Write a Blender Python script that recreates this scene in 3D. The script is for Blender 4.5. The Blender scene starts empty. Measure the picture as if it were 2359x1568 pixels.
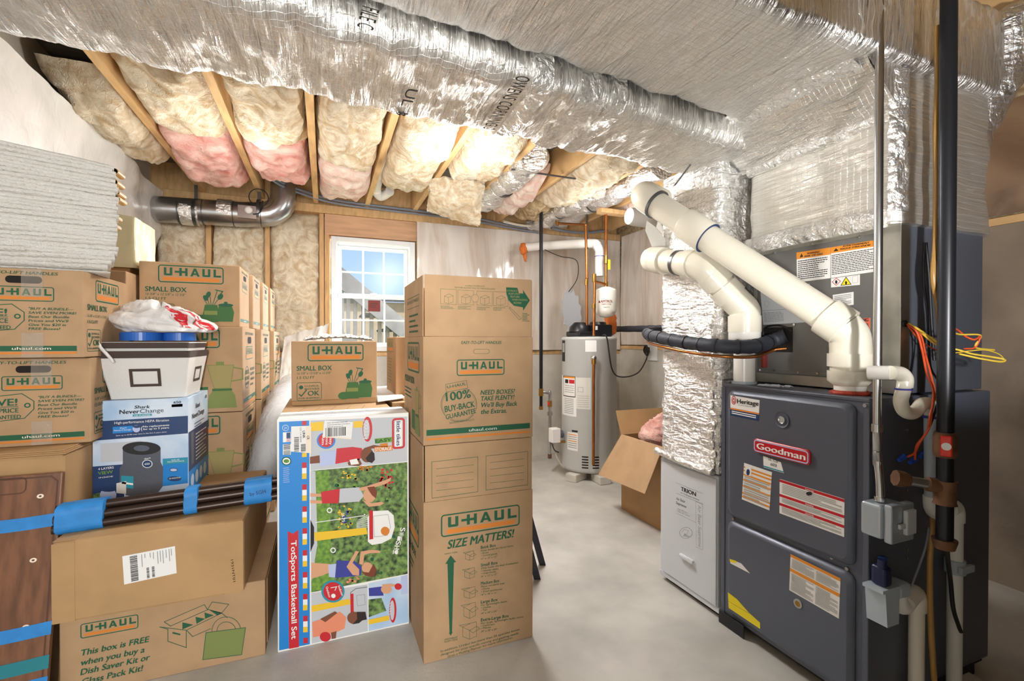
import bpy, bmesh, math, random
from mathutils import Vector, Matrix, noise
R = math.radians
scene = bpy.context.scene
COL = scene.collection
# ---------------------------------------------------------------- camera
FPX, PITCH, YAW, HORIZON, CH = 1077.0, R(0.5), R(21.8), 787.0, 1.233
PPY = HORIZON + FPX*math.tan(PITCH)
cam_data = bpy.data.cameras.new('camera'); cam = bpy.data.objects.new('camera', cam_data); COL.objects.link(cam)
cam_data.sensor_width = 36.0; cam_data.lens = FPX/2359*36.0
cam_data.shift_y = (PPY-784.0)/2359
cam_data.clip_start = 0.02
cam.location = (0, 0, CH); cam.rotation_euler = (R(90)-PITCH, 0, -YAW)
scene.camera = cam
CAMR = cam.rotation_euler.to_matrix()
# ---------------------------------------------------------------- colour management, world, lights
scene.view_settings.view_transform = 'Standard'; scene.view_settings.look = 'None'
scene.view_settings.gamma = 1.0; scene.view_settings.exposure = 0.7
scene.view_settings.use_curve_mapping = False
w = bpy.data.worlds.new('sky'); scene.world = w; w.use_nodes = True
bg = w.node_tree.nodes['Background']; bg.inputs['Color'].default_value = (.47, .70, 1.0, 1); bg.inputs['Strength'].default_value = .62
def lamp(name, kind, loc, power, color=(1, 1, 1), size=.05, aim=None, size_y=None):
    d = bpy.data.lights.new(name, kind); d.energy = power; d.color = color
    if kind == 'AREA':
        d.size = size
        if size_y: d.shape = 'RECTANGLE'; d.size_y = size_y
    elif kind == 'SUN': d.angle = size
    else: d.shadow_soft_size = size
    o = bpy.data.objects.new(name, d); COL.objects.link(o); o.location = loc
    if aim is not None: o.rotation_euler = (Vector(aim)-Vector(loc)).to_track_quat('-Z', 'Y').to_euler()
    return o
WARM = (1.0, .985, .97)
lamp('bulb_and_fill_light', 'POINT', (0.80, 2.75, 2.05), 14, WARM, .12)
lamp('bulb_and_fill_light', 'POINT', (-.45, 3.05, 2.05), 6.5, WARM, .12)  # added bulb without a fixture, fills the left insulation and boxes
spot = lamp('added_fill_spot', 'SPOT', (.9, -.25, 1.3), 70, WARM, .05, (2.2, 1.1, 1.85)); spot.data.spot_size = R(57); spot.data.spot_blend = .25  # added unseen spot, lifts the plenum, coil side and upper wall
spot2 = lamp('added_fill_spot', 'SPOT', (-.35, -.25, 1.0), 60, WARM, .05, (.75, 1.15, 2.1)); spot2.data.spot_size = R(72); spot2.data.spot_blend = .5  # second added spot, brightens the duct undersides from below
lamp('added_floor_fill', 'AREA', (0.85, 2.72, 2.25), 20, WARM, .30, (0.85, 2.72, 0))  # added downward lamp, lights the floor while sparing the batts
lamp('bulb_and_fill_light', 'POINT', (2.2, 3.2, 2.1), 9, WARM, .1)
lamp('window_daylight', 'AREA', (.45, 5.7, 3.3), 110, (.86, .93, 1.0), 1.2, (.2, 3.2, .6))
lamp('window_daylight', 'AREA', (1.9, 6.2, 1.95), 300, (.88, .94, 1.0), 1.2, (-.4, 3.4, 1.0))
lamp('next_room_light', 'AREA', (.0, -2.3, 1.55), 80, (1, .985, .96), .40, (.05, 1, 1.2), 1.2)
lamp('sun', 'SUN', (0, -4, 8), 2.0, (1, .96, .9), R(.5), (1.5, 2.0, 0))
# ---------------------------------------------------------------- picture pixel -> point on a plane
def ray(px, py):
    return CAMR @ Vector(((px-1179.5)/FPX, (PPY-py)/FPX, -1.0))
def W(px, py, X=None, Y=None, Z=None, D=None):
    d = ray(px, py); o = Vector((0, 0, CH))
    if X is not None: t = X/d.x
    elif Y is not None: t = Y/d.y
    elif Z is not None: t = (Z-CH)/d.z
    else: t = D
    return o + d*t
def Yof(py, z, x):
    D = (z-CH)*FPX/(HORIZON-py)
    return (D-x*math.sin(YAW))/math.cos(YAW)
# ---------------------------------------------------------------- materials
def lin(h):
    h = h.lstrip('#'); c = [int(h[i:i+2], 16)/255 for i in (0, 2, 4)]
    return tuple((x/12.92 if x <= .04045 else ((x+.055)/1.055)**2.4) for x in c)+(1,)
MATS = {}
def mat(name, col, rough=.6, metal=0.0, var=.0, vscale=6, bump=0.0, bscale=40, stretch=(1, 1, 1), col2=None, spec=.5, coat=0, alpha=1.0, trans=0, detail=4, dist=0.0):
    if name in MATS: return MATS[name]
    m = bpy.data.materials.new(name); m.use_nodes = True; nt = m.node_tree; b = nt.nodes['Principled BSDF']
    c = lin(col)
    b.inputs['Base Color'].default_value = c; b.inputs['Roughness'].default_value = rough; b.inputs['Metallic'].default_value = metal
    b.inputs['Specular IOR Level'].default_value = spec; b.inputs['Coat Weight'].default_value = coat
    b.inputs['Alpha'].default_value = alpha; b.inputs['Transmission Weight'].default_value = trans
    tc = nt.nodes.new('ShaderNodeTexCoord'); mp = nt.nodes.new('ShaderNodeMapping'); mp.inputs['Scale'].default_value = stretch
    nt.links.new(tc.outputs['Object'], mp.inputs['Vector'])
    if var > 0 or col2:
        n = nt.nodes.new('ShaderNodeTexNoise'); n.inputs['Scale'].default_value = vscale; n.inputs['Detail'].default_value = 5; n.inputs['Distortion'].default_value = dist
        nt.links.new(mp.outputs[0], n.inputs['Vector'])
        cr = nt.nodes.new('ShaderNodeValToRGB'); cr.color_ramp.elements[0].position = .32; cr.color_ramp.elements[1].position = .64
        c2 = lin(col2) if col2 else tuple(x*(1-var) for x in c[:3])+(1,)
        cr.color_ramp.elements[0].color = c2; cr.color_ramp.elements[1].color = tuple(min(1, x*(1+var*.4)) for x in c[:3])+(1,)
        nt.links.new(n.outputs['Fac'], cr.inputs['Fac']); nt.links.new(cr.outputs['Color'], b.inputs['Base Color'])
    if bump > 0:
        n2 = nt.nodes.new('ShaderNodeTexNoise'); n2.inputs['Scale'].default_value = bscale; n2.inputs['Detail'].default_value = detail; n2.inputs['Distortion'].default_value = dist
        nt.links.new(mp.outputs[0], n2.inputs['Vector'])
        bp = nt.nodes.new('ShaderNodeBump'); bp.inputs['Strength'].default_value = bump; bp.inputs['Distance'].default_value = .01
        nt.links.new(n2.outputs['Fac'], bp.inputs['Height']); nt.links.new(bp.outputs[0], b.inputs['Normal'])
    MATS[name] = m; return m
def foil(name, col, rough, layers, grid=.5, axes='XY', gs=14, metal=.86):
    """crinkled scrim foil facing; layers = [(stretch, scale, strength, rotation)]"""
    m = bpy.data.materials.new(name); m.use_nodes = True; nt = m.node_tree; b = nt.nodes['Principled BSDF']
    b.inputs['Base Color'].default_value = lin(col); b.inputs['Metallic'].default_value = metal; b.inputs['Roughness'].default_value = rough
    tc = nt.nodes.new('ShaderNodeTexCoord'); prev = None
    for st, sc, strength, rz in layers:
        mp = nt.nodes.new('ShaderNodeMapping'); mp.inputs['Scale'].default_value = st; mp.inputs['Rotation'].default_value = rz
        nt.links.new(tc.outputs['Object'], mp.inputs['Vector'])
        n = nt.nodes.new('ShaderNodeTexNoise'); n.inputs['Scale'].default_value = sc; n.inputs['Detail'].default_value = 6; n.inputs['Distortion'].default_value = .8
        nt.links.new(mp.outputs[0], n.inputs['Vector'])
        bp = nt.nodes.new('ShaderNodeBump'); bp.inputs['Strength'].default_value = strength; bp.inputs['Distance'].default_value = .026
        nt.links.new(n.outputs['Fac'], bp.inputs['Height'])
        if prev: nt.links.new(prev.outputs[0], bp.inputs['Normal'])
        prev = bp
    if grid > 0:
        mask = None
        for ax in axes:
            wv = nt.nodes.new('ShaderNodeTexWave'); wv.bands_direction = ax; wv.inputs['Scale'].default_value = gs; wv.inputs['Distortion'].default_value = .5; wv.inputs['Detail Scale'].default_value = .6
            nt.links.new(tc.outputs['Object'], wv.inputs['Vector'])
            cr = nt.nodes.new('ShaderNodeValToRGB'); cr.color_ramp.elements[0].position = .95; cr.color_ramp.elements[1].position = .995
            nt.links.new(wv.outputs['Fac'], cr.inputs['Fac'])
            if mask is None: mask = cr.outputs['Color']
            else:
                mx = nt.nodes.new('ShaderNodeMath'); mx.operation = 'MAXIMUM'; nt.links.new(mask, mx.inputs[0]); nt.links.new(cr.outputs['Color'], mx.inputs[1]); mask = mx.outputs[0]
        ml = nt.nodes.new('ShaderNodeMath'); ml.operation = 'MULTIPLY'; ml.inputs[1].default_value = grid; nt.links.new(mask, ml.inputs[0])
        mr = nt.nodes.new('ShaderNodeMath'); mr.operation = 'MULTIPLY_ADD'; mr.inputs[1].default_value = -metal*.9; mr.inputs[2].default_value = metal; nt.links.new(ml.outputs[0], mr.inputs[0]); nt.links.new(mr.outputs[0], b.inputs['Metallic'])
        bp = nt.nodes.new('ShaderNodeBump'); bp.inputs['Strength'].default_value = .35; bp.inputs['Distance'].default_value = .004
        nt.links.new(mask, bp.inputs['Height']); nt.links.new(prev.outputs[0], bp.inputs['Normal']); prev = bp
    nt.links.new(prev.outputs[0], b.inputs['Normal'])
    MATS[name] = m; return m
def glassmat():
    m = bpy.data.materials.new('window_glass'); m.use_nodes = True; nt = m.node_tree; nt.nodes.clear()
    out = nt.nodes.new('ShaderNodeOutputMaterial'); mx = nt.nodes.new('ShaderNodeMixShader'); t = nt.nodes.new('ShaderNodeBsdfTransparent'); g = nt.nodes.new('ShaderNodeBsdfGlossy')
    g.inputs['Roughness'].default_value = .25; mx.inputs[0].default_value = .02
    nt.links.new(t.outputs[0], mx.inputs[1]); nt.links.new(g.outputs[0], mx.inputs[2]); nt.links.new(mx.outputs[0], out.inputs[0]); return m
def filmmat(name, col, op, rough=.15):
    """thin clear or milky plastic film"""
    m = bpy.data.materials.new(name); m.use_nodes = True; nt = m.node_tree; b = nt.nodes['Principled BSDF']; out = nt.nodes['Material Output']
    b.inputs['Base Color'].default_value = lin(col); b.inputs['Roughness'].default_value = rough
    n = nt.nodes.new('ShaderNodeTexNoise'); n.inputs['Scale'].default_value = 14; n.inputs['Detail'].default_value = 5; n.inputs['Distortion'].default_value = 1.2
    bp = nt.nodes.new('ShaderNodeBump'); bp.inputs['Strength'].default_value = .7; bp.inputs['Distance'].default_value = .02
    tc = nt.nodes.new('ShaderNodeTexCoord'); nt.links.new(tc.outputs['Object'], n.inputs['Vector'])
    nt.links.new(n.outputs['Fac'], bp.inputs['Height']); nt.links.new(bp.outputs[0], b.inputs['Normal'])
    t = nt.nodes.new('ShaderNodeBsdfTransparent'); mx = nt.nodes.new('ShaderNodeMixShader'); mx.inputs[0].default_value = op
    nt.links.new(t.outputs[0], mx.inputs[1]); nt.links.new(b.outputs[0], mx.inputs[2]); nt.links.new(mx.outputs[0], out.inputs[0]); return m
M = dict(
 card=mat('cardboard', '#b6946f', .85, var=.10, vscale=9, bump=.05, bscale=120),
 card2=mat('cardboard_kraft', '#b59063', .8, var=.10, vscale=7, bump=.06, bscale=90),
 cardlit=mat('cardboard_window_lit', '#e9e7e2', .6),  # flap board, window light painted into its colour as white
 hole=mat('dark_opening', '#1c1612', .9),
 green=mat('print_green', '#1d5a3c', .7), orange=mat('print_orange', '#d9822f', .7),
 halft=mat('print_halftone', '#7f8a4d', .8), halft2=mat('print_halftone_light', '#a59660', .8),
 white=mat('print_white', '#f1f0ec', .5), offw=mat('print_offwhite', '#dcdad2', .5), black=mat('print_black', '#1a1a1c', .6),
 grey=mat('print_grey', '#8d8f92', .6), lgrey=mat('print_light_grey', '#c4c7cc', .6), red=mat('print_red', '#c8202b', .45), blue=mat('print_blue', '#1b84d2', .4),
 navy=mat('print_navy', '#1d3a68', .4), yellow=mat('print_yellow', '#f0c329', .5), teal=mat('print_teal', '#1f93a8', .5), skyb=mat('print_sky', '#a9c6e4', .5, col2='#e3eaf1', vscale=5),
 skin=mat('print_skin', '#d9a27c', .6), skin2=mat('print_brown_skin', '#7d4a31', .6), hair=mat('print_hair', '#2a1b16', .6), hair2=mat('print_red_hair', '#7b3b22', .6), purple=mat('print_violet_blue', '#3a3f97', .6), coral=mat('print_coral', '#e98f6d', .6), lblue=mat('print_pale_blue', '#b9c4e6', .6),
 foliage=mat('print_foliage', '#7fa055', .6, col2='#25351f', vscale=55), lawn=mat('print_lawn', '#7ea63f', .6, col2='#4f7a2a', vscale=70), flower=mat('print_flower', '#d9b62f', .6, col2='#b04a38', vscale=60),
 wood=mat('framing_wood', '#dcb47e', .7, var=.2, vscale=7, stretch=(5, .8, 1.2)), woodv=mat('stud_wood', '#d6ac78', .7, var=.2, vscale=7, stretch=(5, 5, .8)),
 plywood=mat('plywood_header', '#d8ad88', .7, var=.2, vscale=4, stretch=(.7, 3, 6)), subfloor=mat('subfloor_grey', '#8f8b80', .8, var=.2, vscale=4, stretch=(1, 6, 1)),
 concr=mat('stained_shaded_concrete', '#8c7d6d', .9, var=.35, vscale=2.6, bump=.3, bscale=26),  # brown stained concrete, its dark tone also carrying the wall's shade
 conc=mat('concrete_wall_grey', '#d2cdc2', .85, var=.2, vscale=3.5, bump=.25, bscale=30),
 floorc=mat('concrete_floor', '#c4c0b8', .55, var=.22, vscale=3.2, bump=.16, bscale=45, detail=8),
 dry=mat('painted_drywall', '#5d564e', .9),
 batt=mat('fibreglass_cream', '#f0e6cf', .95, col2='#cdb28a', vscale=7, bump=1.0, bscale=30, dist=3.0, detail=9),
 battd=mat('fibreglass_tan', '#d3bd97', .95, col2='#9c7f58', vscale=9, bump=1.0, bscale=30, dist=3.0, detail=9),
 pink=mat('fibreglass_pink', '#edc6ba', .95, col2='#d0897c', vscale=5, bump=1.0, bscale=34, dist=1.6, stretch=(.7, 1, 2.2), detail=9),
 pinkw=mat('fibreglass_pale_pink', '#f2e3d6', .95, col2='#deb1a2', vscale=7, bump=1.0, bscale=34, dist=1.6, detail=9),
 poly=mat('milky_poly_sheet', '#e2dfd9', .25, var=.12, vscale=2.5, bump=.8, bscale=7, dist=1.0, coat=.3),
 polyb=mat('poly_over_batts', '#eee8e0', .2, col2='#d4c4b4', vscale=3.2, bump=.4, bscale=7, dist=1.0, coat=.35, stretch=(2.2, 2.2, .35)),
 polyd=mat('poly_brown', '#9a7d62', .3, col2='#6d5542', vscale=3, bump=.4, bscale=6, dist=1.0, coat=.3),
 vinyl=mat('window_vinyl', '#eef0f1', .3), pvc=mat('pvc_cream', '#e5e0d0', .28, var=.06, vscale=3), pvcw=mat('pvc_white', '#eceae4', .28), pvcg=mat('pvc_grey', '#b3bfca', .4),
 galv=mat('galvanised_steel', '#b9bbbd', .26, .95, var=.18, vscale=6, bump=.05, bscale=15), zinc=mat('zinc_case', '#b4b2a8', .4, .8, var=.2, vscale=10, bump=.1, bscale=40),
 steel=mat('bright_steel', '#c9cacb', .25, 1.0), furn=mat('furnace_grey_paint', '#5d626f', .36, .25, bump=.06, bscale=160), furnd=mat('furnace_panel_grey', '#585c66', .42, .2, bump=.06, bscale=160),
 coil=mat('coil_panel_grey', '#6f6e6b', .42, .2), dark=mat('dark_rubber', '#1d1e22', .55), blackp=mat('black_iron', '#26272b', .35, .5), blackpl=mat('black_plastic', '#1b1d22', .35),
 foamt=mat('black_pipe_insulation', '#2a2e38', .6, bump=.2, bscale=60), copper=mat('copper', '#b0703c', .32, .9, var=.2, vscale=12), brass=mat('brass', '#a9803f', .35, .9), rust=mat('rusty_iron', '#7d5a41', .6, .5, var=.3, vscale=25),
 tank=mat('heater_grey', '#bfc0bd', .35, bump=.03, bscale=60), tankw=mat('tank_cream', '#e6e2d6', .35), red2=mat('badge_red', '#c5202e', .3), redseal=mat('red_sealant', '#b23a24', .6, bump=.6, bscale=60), orangef=mat('orange_foam', '#e07a35', .8, bump=.8, bscale=50),
 trion=mat('air_cleaner_white', '#d6dae0', .35), stick=mat('label_white', '#eceae6', .5), stickg=mat('label_grey_text', '#a9a9a6', .6), orl=mat('label_orange', '#e8922c', .5), saf=mat('label_salmon', '#d96a4f', .5), yell=mat('label_yellow', '#f2dc1e', .5),
 brown=mat('bronze_tube', '#3a2a22', .35, .4), tape=mat('painters_tape', '#2a86cf', .55, var=.15, vscale=20), teal2=mat('teal_tape', '#1c7c86', .5), lam=mat('walnut_laminate', '#7a5138', .4, var=.35, vscale=5, stretch=(9, 9, .6)), lamd=mat('walnut_laminate_edge', '#55331f', .5),
 fab=mat('bin_fabric', '#dcdad5', .9, bump=.15, bscale=150), fabd=mat('bin_trim_brown', '#4a3d38', .9), foam=mat('white_quilt', '#e4e0d8', .8, bump=.9, bscale=110, stretch=(1, 1, 1)), tan=mat('tan_leatherboard', '#bf9352', .5, var=.2, vscale=20),
 yfilm=mat('yellowed_wrap', '#d2c69d', .25, var=.12, vscale=6, bump=.4, bscale=9, coat=.4), clipsteel=mat('strap_steel', '#6f7072', .35, .9), hose=mat('tan_tubing', '#a77f45', .35, coat=.2), wy=mat('wire_yellow', '#e0bf43', .5), wr=mat('wire_orange', '#d8552c', .5), wb=mat('wire_black', '#17171a', .5), dnavy=mat('dark_navy_plastic', '#1a2148', .35), wblue=mat('wire_nut_blue', '#2450b8', .45), redtag=mat('red_sticker', '#7e2a22', .6), valver=mat('valve_red', '#e0301f', .4), cablg=mat('cable_grey', '#7c828c', .45), cablw=mat('cable_white', '#cfc8b8', .5),
 shingle=mat('deck_wood_dark', '#3e3f42', .8, var=.3, vscale=9), stone=mat('house_siding', '#c9b295', .9, var=.15, vscale=5), leaf=mat('tree_leaves', '#93a84e', .8, col2='#4d6326', vscale=14), grass=mat('lawn_grass', '#86934c', .9, var=.3, vscale=9), bark=mat('tree_bark', '#5a4a3a', .9, var=.3, vscale=10), bluep=mat('blue_plastic', '#2463bb', .35), slate=mat('slate_grey_slat', '#3a3d49', .5), paper=mat('crumpled_paper', '#d6d1c6', .8, var=.1, vscale=12), styro=mat('styrofoam', '#efeeea', .7, bump=.2, bscale=80), ltgrey=mat('light_grey_board', '#b9bcc1', .7, bump=.3, bscale=50), boxblue=mat('box_metal_blue', '#b4bfc9', .35, .45), cream=mat('print_cream', '#f1e1cd', .6), potg=mat('print_dark_green', '#3f6b3c', .75))
M['glass'] = glassmat()
M['ctape'] = filmmat('packing_tape_film', '#d8cdbd', .22, .2)
M['film'] = filmmat('clear_wrap', '#dfe3ea', .55, .12); M['bag'] = filmmat('shopping_bag_film', '#f2f0ee', .72, .3)
M['foil'] = foil('foil_ribbed', '#eceae6', .25, [((7, 1.0, 1.0), 5, .95, (0, 0, R(12))), ((1, 1, 1), 5, .6, (0, 0, 0)), ((30, 2, 2), 4, .5, (0, 0, R(10)))], .26, 'XY', 18, .92)
M['foilu'] = foil('foil_streaked', '#eceae6', .27, [((8, 1.2, 1.2), 4, .95, (0, 0, R(-38))), ((1, 1, 1), 5, .6, (0, 0, 0)), ((24, 2, 2), 4, .5, (0, 0, R(-35)))], .22, 'XY', 18, .92)
M['foilc'] = foil('foil_crumpled', '#f4f3f1', .22, [((1, 1, 1), 5, .9, (0, 0, 0)), ((1, 1, 3), 12, .9, (0, 0, 0)), ((1, 1, 1), 45, .4, (0, 0, 0))], .18, 'YZ', 16, .9)
M['foilh'] = foil('foil_level_ribs', '#f3f1ea', .30, [((1, 1, 14), 4, .5, (R(4), 0, 0)), ((1, 1, 1), 6, .5, (0, 0, 0))], .22, 'YZ', 14, .8)
M['foilt'] = foil('foil_tape', '#f4f3f0', .22, [((1, 1, 1), 14, .9, (0, 0, 0)), ((1, 1, 1), 50, .5, (0, 0, 0))], 0)
# ---------------------------------------------------------------- mesh builder
class MB:
    def __init__(s): s.v = []; s.f = []; s.mi = []; s.sm = []; s.mats = []
    def m(s, k):
        k = M[k] if isinstance(k, str) else k
        if k not in s.mats: s.mats.append(k)
        return s.mats.index(k)
    def add(s, vs, fs, k, smooth=False):
        b = len(s.v); i = s.m(k); s.v.extend([Vector(v) for v in vs])
        for f in fs: s.f.append(tuple(b+x for x in f)); s.mi.append(i); s.sm.append(smooth)
    def box(s, lo, hi, k, bev=.003, seg=2, mtx=None):
        bm = bmesh.new(); bmesh.ops.create_cube(bm, size=1.0)
        lo = Vector(lo); hi = Vector(hi); c = (lo+hi)/2; d = hi-lo
        for v in bm.verts: v.co = Vector((v.co.x*d.x, v.co.y*d.y, v.co.z*d.z))+c
        b = min(bev, min(d)*.45)
        if b > 0: bmesh.ops.bevel(bm, geom=list(bm.edges), offset=b, segments=seg, profile=.5, affect='EDGES')
        if mtx: bm.transform(mtx)
        bm.verts.index_update()
        s.add([v.co.copy() for v in bm.verts], [[v.index for v in f.verts] for f in bm.faces], k); bm.free()
    def rings(s, rings, k, caps=True, smooth=True, closed=True):
        n = len(rings[0]); vs = [p for r in rings for p in r]; fs = []
        for i in range(len(rings)-1):
            for j in range(n if closed else n-1):
                a = i*n+j; b_ = i*n+(j+1) % n
                fs.append((a, b_, b_+n, a+n))
        s.add(vs, fs, k, smooth)
        if caps:
            s.add(rings[0], [tuple(range(n))[::-1]], k); s.add(rings[-1], [tuple(range(n))], k)
    def tube(s, pts, r, k, n=14, smoothpath=0, caps=True):
        pts = [Vector(p) for p in pts]
        if smoothpath: pts = crom(pts, smoothpath)
        rad = r if isinstance(r, (list, tuple)) else [r]*len(pts)
        if len(rad) != len(pts): rad = [rad[0]+(rad[-1]-rad[0])*i/(len(pts)-1) for i in range(len(pts))]
        t0 = (pts[1]-pts[0]).normalized(); up = Vector((0, 0, 1)) if abs(t0.z) < .9 else Vector((1, 0, 0))
        nrm = (up-t0*up.dot(t0)).normalized(); rings = []
        for i, p in enumerate(pts):
            if i == 0: t = t0
            elif i == len(pts)-1: t = (pts[i]-pts[i-1]).normalized()
            else: t = ((pts[i+1]-pts[i]).normalized()+(pts[i]-pts[i-1]).normalized()).normalized()
            nrm = (nrm-t*nrm.dot(t)).normalized(); bi = t.cross(nrm)
            rings.append([p+(nrm*math.cos(2*math.pi*j/n)+bi*math.sin(2*math.pi*j/n))*rad[i] for j in range(n)])
        s.rings(rings, k, caps)
    def cyl(s, a, b, r, k, n=24, r2=None): s.tube([a, b], [r, r if r2 is None else r2], k, n)
    def lathe(s, c, prof, k, n=48, smooth=True):
        rings = [[Vector((c[0]+r*math.cos(2*math.pi*j/n), c[1]+r*math.sin(2*math.pi*j/n), c[2]+z)) for j in range(n)] for r, z in prof]
        s.rings(rings, k, True, smooth)
    def ball(s, c, r, k, n=16, sc=(1, 1, 1)):
        rings = []
        for i in range(1, n):
            th = math.pi*i/n
            rings.append([Vector((c[0]+r*sc[0]*math.sin(th)*math.cos(2*math.pi*j/n), c[1]+r*sc[1]*math.sin(th)*math.sin(2*math.pi*j/n), c[2]+r*sc[2]*math.cos(th))) for j in range(n)])
        s.rings(rings, k)
    def prism(s, pts, off, k):
        pts = [Vector(p) for p in pts]; off = Vector(off); n = len(pts)
        s.add(pts+[p+off for p in pts], [tuple(range(n)), tuple(range(n, 2*n))[::-1]]+[(i, (i+1) % n, (i+1) % n+n, i+n) for i in range(n)], k)
    def grid(s, fn, nu, nv, k, smooth=True):
        vs = [fn(i/nu, j/nv) for j in range(nv+1) for i in range(nu+1)]
        s.add(vs, [(j*(nu+1)+i, j*(nu+1)+i+1, (j+1)*(nu+1)+i+1, (j+1)*(nu+1)+i) for j in range(nv) for i in range(nu)], k, smooth)
    def build(s, name, parent=None, origin=None, label=None, **props):
        me = bpy.data.meshes.new(name)
        if parent is not None: inv = ROOTM[parent.name].inverted()
        elif origin is not None: inv = Matrix.Translation(-Vector(origin))
        else: inv = Matrix.Identity(4)
        me.from_pydata([tuple(inv @ v) for v in s.v], [], s.f)
        for m_ in s.mats: me.materials.append(m_)
        me.polygons.foreach_set('material_index', s.mi); me.polygons.foreach_set('use_smooth', s.sm); me.update()
        o = bpy.data.objects.new(name, me); COL.objects.link(o)
        if parent is not None: o.parent = parent; ROOTM[o.name] = ROOTM[parent.name]
        else:
            if origin is not None: o.location = origin
            ROOTM[o.name] = Matrix.Translation(Vector(origin)) if origin is not None else Matrix.Identity(4)
        if label: o['label'] = label
        for a, b in props.items(): o[a] = b
        return o
ROOTM = {}
def crom(p, sub):
    out = []
    for i in range(len(p)-1):
        p0 = p[max(0, i-1)]; p1 = p[i]; p2 = p[i+1]; p3 = p[min(len(p)-1, i+2)]
        for j in range(sub):
            t = j/sub
            out.append(.5*((2*p1)+(-p0+p2)*t+(2*p0-5*p1+4*p2-p3)*t*t+(-p0+3*p1-3*p2+p3)*t**3))
    out.append(p[-1]); return out
def thing(name, label, cat, loc, rotz=0, group=None):
    o = bpy.data.objects.new(name, None); COL.objects.link(o); o.empty_display_size = .05
    o.location = loc; o.rotation_euler = (0, 0, rotz); o['label'] = label; o['category'] = cat
    if group: o['group'] = group
    ROOTM[o.name] = Matrix.Translation(Vector(loc)) @ Matrix.Rotation(rotz, 4, 'Z'); return o
def tag(o, label, cat, group=None):
    o['label'] = label; o['category'] = cat
    if group: o['group'] = group
    return o
def struct(o, label=None):
    o['kind'] = 'structure'
    if label: o['label'] = label
    return o
def dup(root, loc, label, rotz=None, group=None):
    r = root.copy(); COL.objects.link(r); r.location = loc; r['label'] = label
    if rotz is not None: r.rotation_euler = (0, 0, rotz)
    if group: r['group'] = group
    for ch in root.children:
        c = ch.copy(); COL.objects.link(c); c.parent = r
        for g in ch.children:
            d = g.copy(); COL.objects.link(d); d.parent = c
    return r
# ---------------------------------------------------------------- printing on faces
class Fr:
    """a printed plane: axis 'Y' faces -Y, 'X' faces -X, 'x' faces +X, 'Z' faces up"""
    def __init__(s, ax, c): s.ax = ax; s.c = c
    def p(s, px, py):
        q = W(px, py, **{('X' if s.ax in 'Xx' else s.ax): s.c})
        return Vector({'Y': (q.x, q.z), 'X': (-q.y, q.z), 'x': (q.y, q.z), 'Z': (q.x, q.y)}[s.ax])
    def w(s, uv, lift=1):
        l = lift*.0006; u, v = uv
        return Vector({'Y': (u, s.c-l, v), 'X': (s.c-l, -u, v), 'x': (s.c+l, u, v), 'Z': (u, v, s.c+l)}[s.ax])
class CylFr:
    """print wrapped on an upright cylinder: u is arc length from the direction a0"""
    def __init__(s, c, r, a0): s.cx, s.cy = c; s.r = r; s.a0 = a0
    def w(s, uv, lift=1):
        a = s.a0+uv[0]/s.r; r = s.r+lift*.0008
        return Vector((s.cx+r*math.cos(a), s.cy+r*math.sin(a), uv[1]))
def K(x0, y0, sc): return lambda x, y: (x0+x/sc, y0+y/sc)
PX = lambda x, y: (x, y)
_TX = {}
def glyphs(s, bold):
    key = (s, bold)
    if key in _TX: return _TX[key]
    c = bpy.data.curves.new('t', 'FONT'); c.body = s; c.resolution_u = 3; c.offset = min(bold, .021); c.size = 1
    o = bpy.data.objects.new('t', c); COL.objects.link(o); dg = bpy.context.evaluated_depsgraph_get()
    me = o.evaluated_get(dg).to_mesh(); vs = [(v.co.x, v.co.y) for v in me.vertices]; fs = [tuple(p.vertices) for p in me.polygons]
    o.evaluated_get(dg).to_mesh_clear(); bpy.data.objects.remove(o); bpy.data.curves.remove(c)
    _TX[key] = (vs, fs); return _TX[key]
def text_uv(mb, fr, s, u, v, h, k, w=None, bold=.0, shear=0, rot=0, lift=2):
    vs, fs = glyphs(s, 0.0)
    if not vs: return
    cap = max(y for x, y in glyphs('H', 0.0)[0]); x0 = min(x for x, y in vs); x1 = max(x for x, y in vs)
    sy = h/cap; sx = (w/(x1-x0)) if w else sy; ca, sa = math.cos(rot), math.sin(rot)
    for i, (ox, oy) in enumerate(((0, 0), (bold*.8, bold*.35), (-bold*.8, -bold*.35)) if bold > .012 else ((0, 0),)):   # heavy print: overprinted strokes
        out = []
        for x, y in vs:
            a = (x+ox-x0)*sx+(y+oy)*sy*shear; b = (y+oy)*sy
            out.append(fr.w((u+a*ca-b*sa, v+a*sa+b*ca), lift+.3*i))
        mb.add(out, fs, k)
def T(mb, fr, kk, s, a, b, h, k, bold=.02, shear=0, lift=2):
    pa = fr.p(*kk(*a)); pb = fr.p(*kk(*b)); d = pb-pa; L = d.length
    dx, dy = b[0]-a[0], b[1]-a[1]; l = math.hypot(dx, dy); q = fr.p(*kk(a[0]+dy/l*h, a[1]-dx/l*h))-pa
    hh = abs(d.x*q.y-d.y*q.x)/L
    text_uv(mb, fr, s, pa.x, pa.y, hh, k, L, bold, shear, math.atan2(d.y, d.x), lift)
def RU(mb, fr, u0, v0, u1, v1, k, lift=1): mb.add([fr.w(p, lift) for p in ((u0, v0), (u1, v0), (u1, v1), (u0, v1))], [(0, 1, 2, 3)], k)
def RC(mb, fr, kk, a, b, k, lift=1):
    p = fr.p(*kk(*a)); q = fr.p(*kk(*b)); RU(mb, fr, min(p.x, q.x), min(p.y, q.y), max(p.x, q.x), max(p.y, q.y), k, lift)
def PL(mb, fr, kk, pts, k, lift=1): mb.add([fr.w(fr.p(*kk(*p)), lift) for p in pts], [tuple(range(len(pts)))], k)
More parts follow.
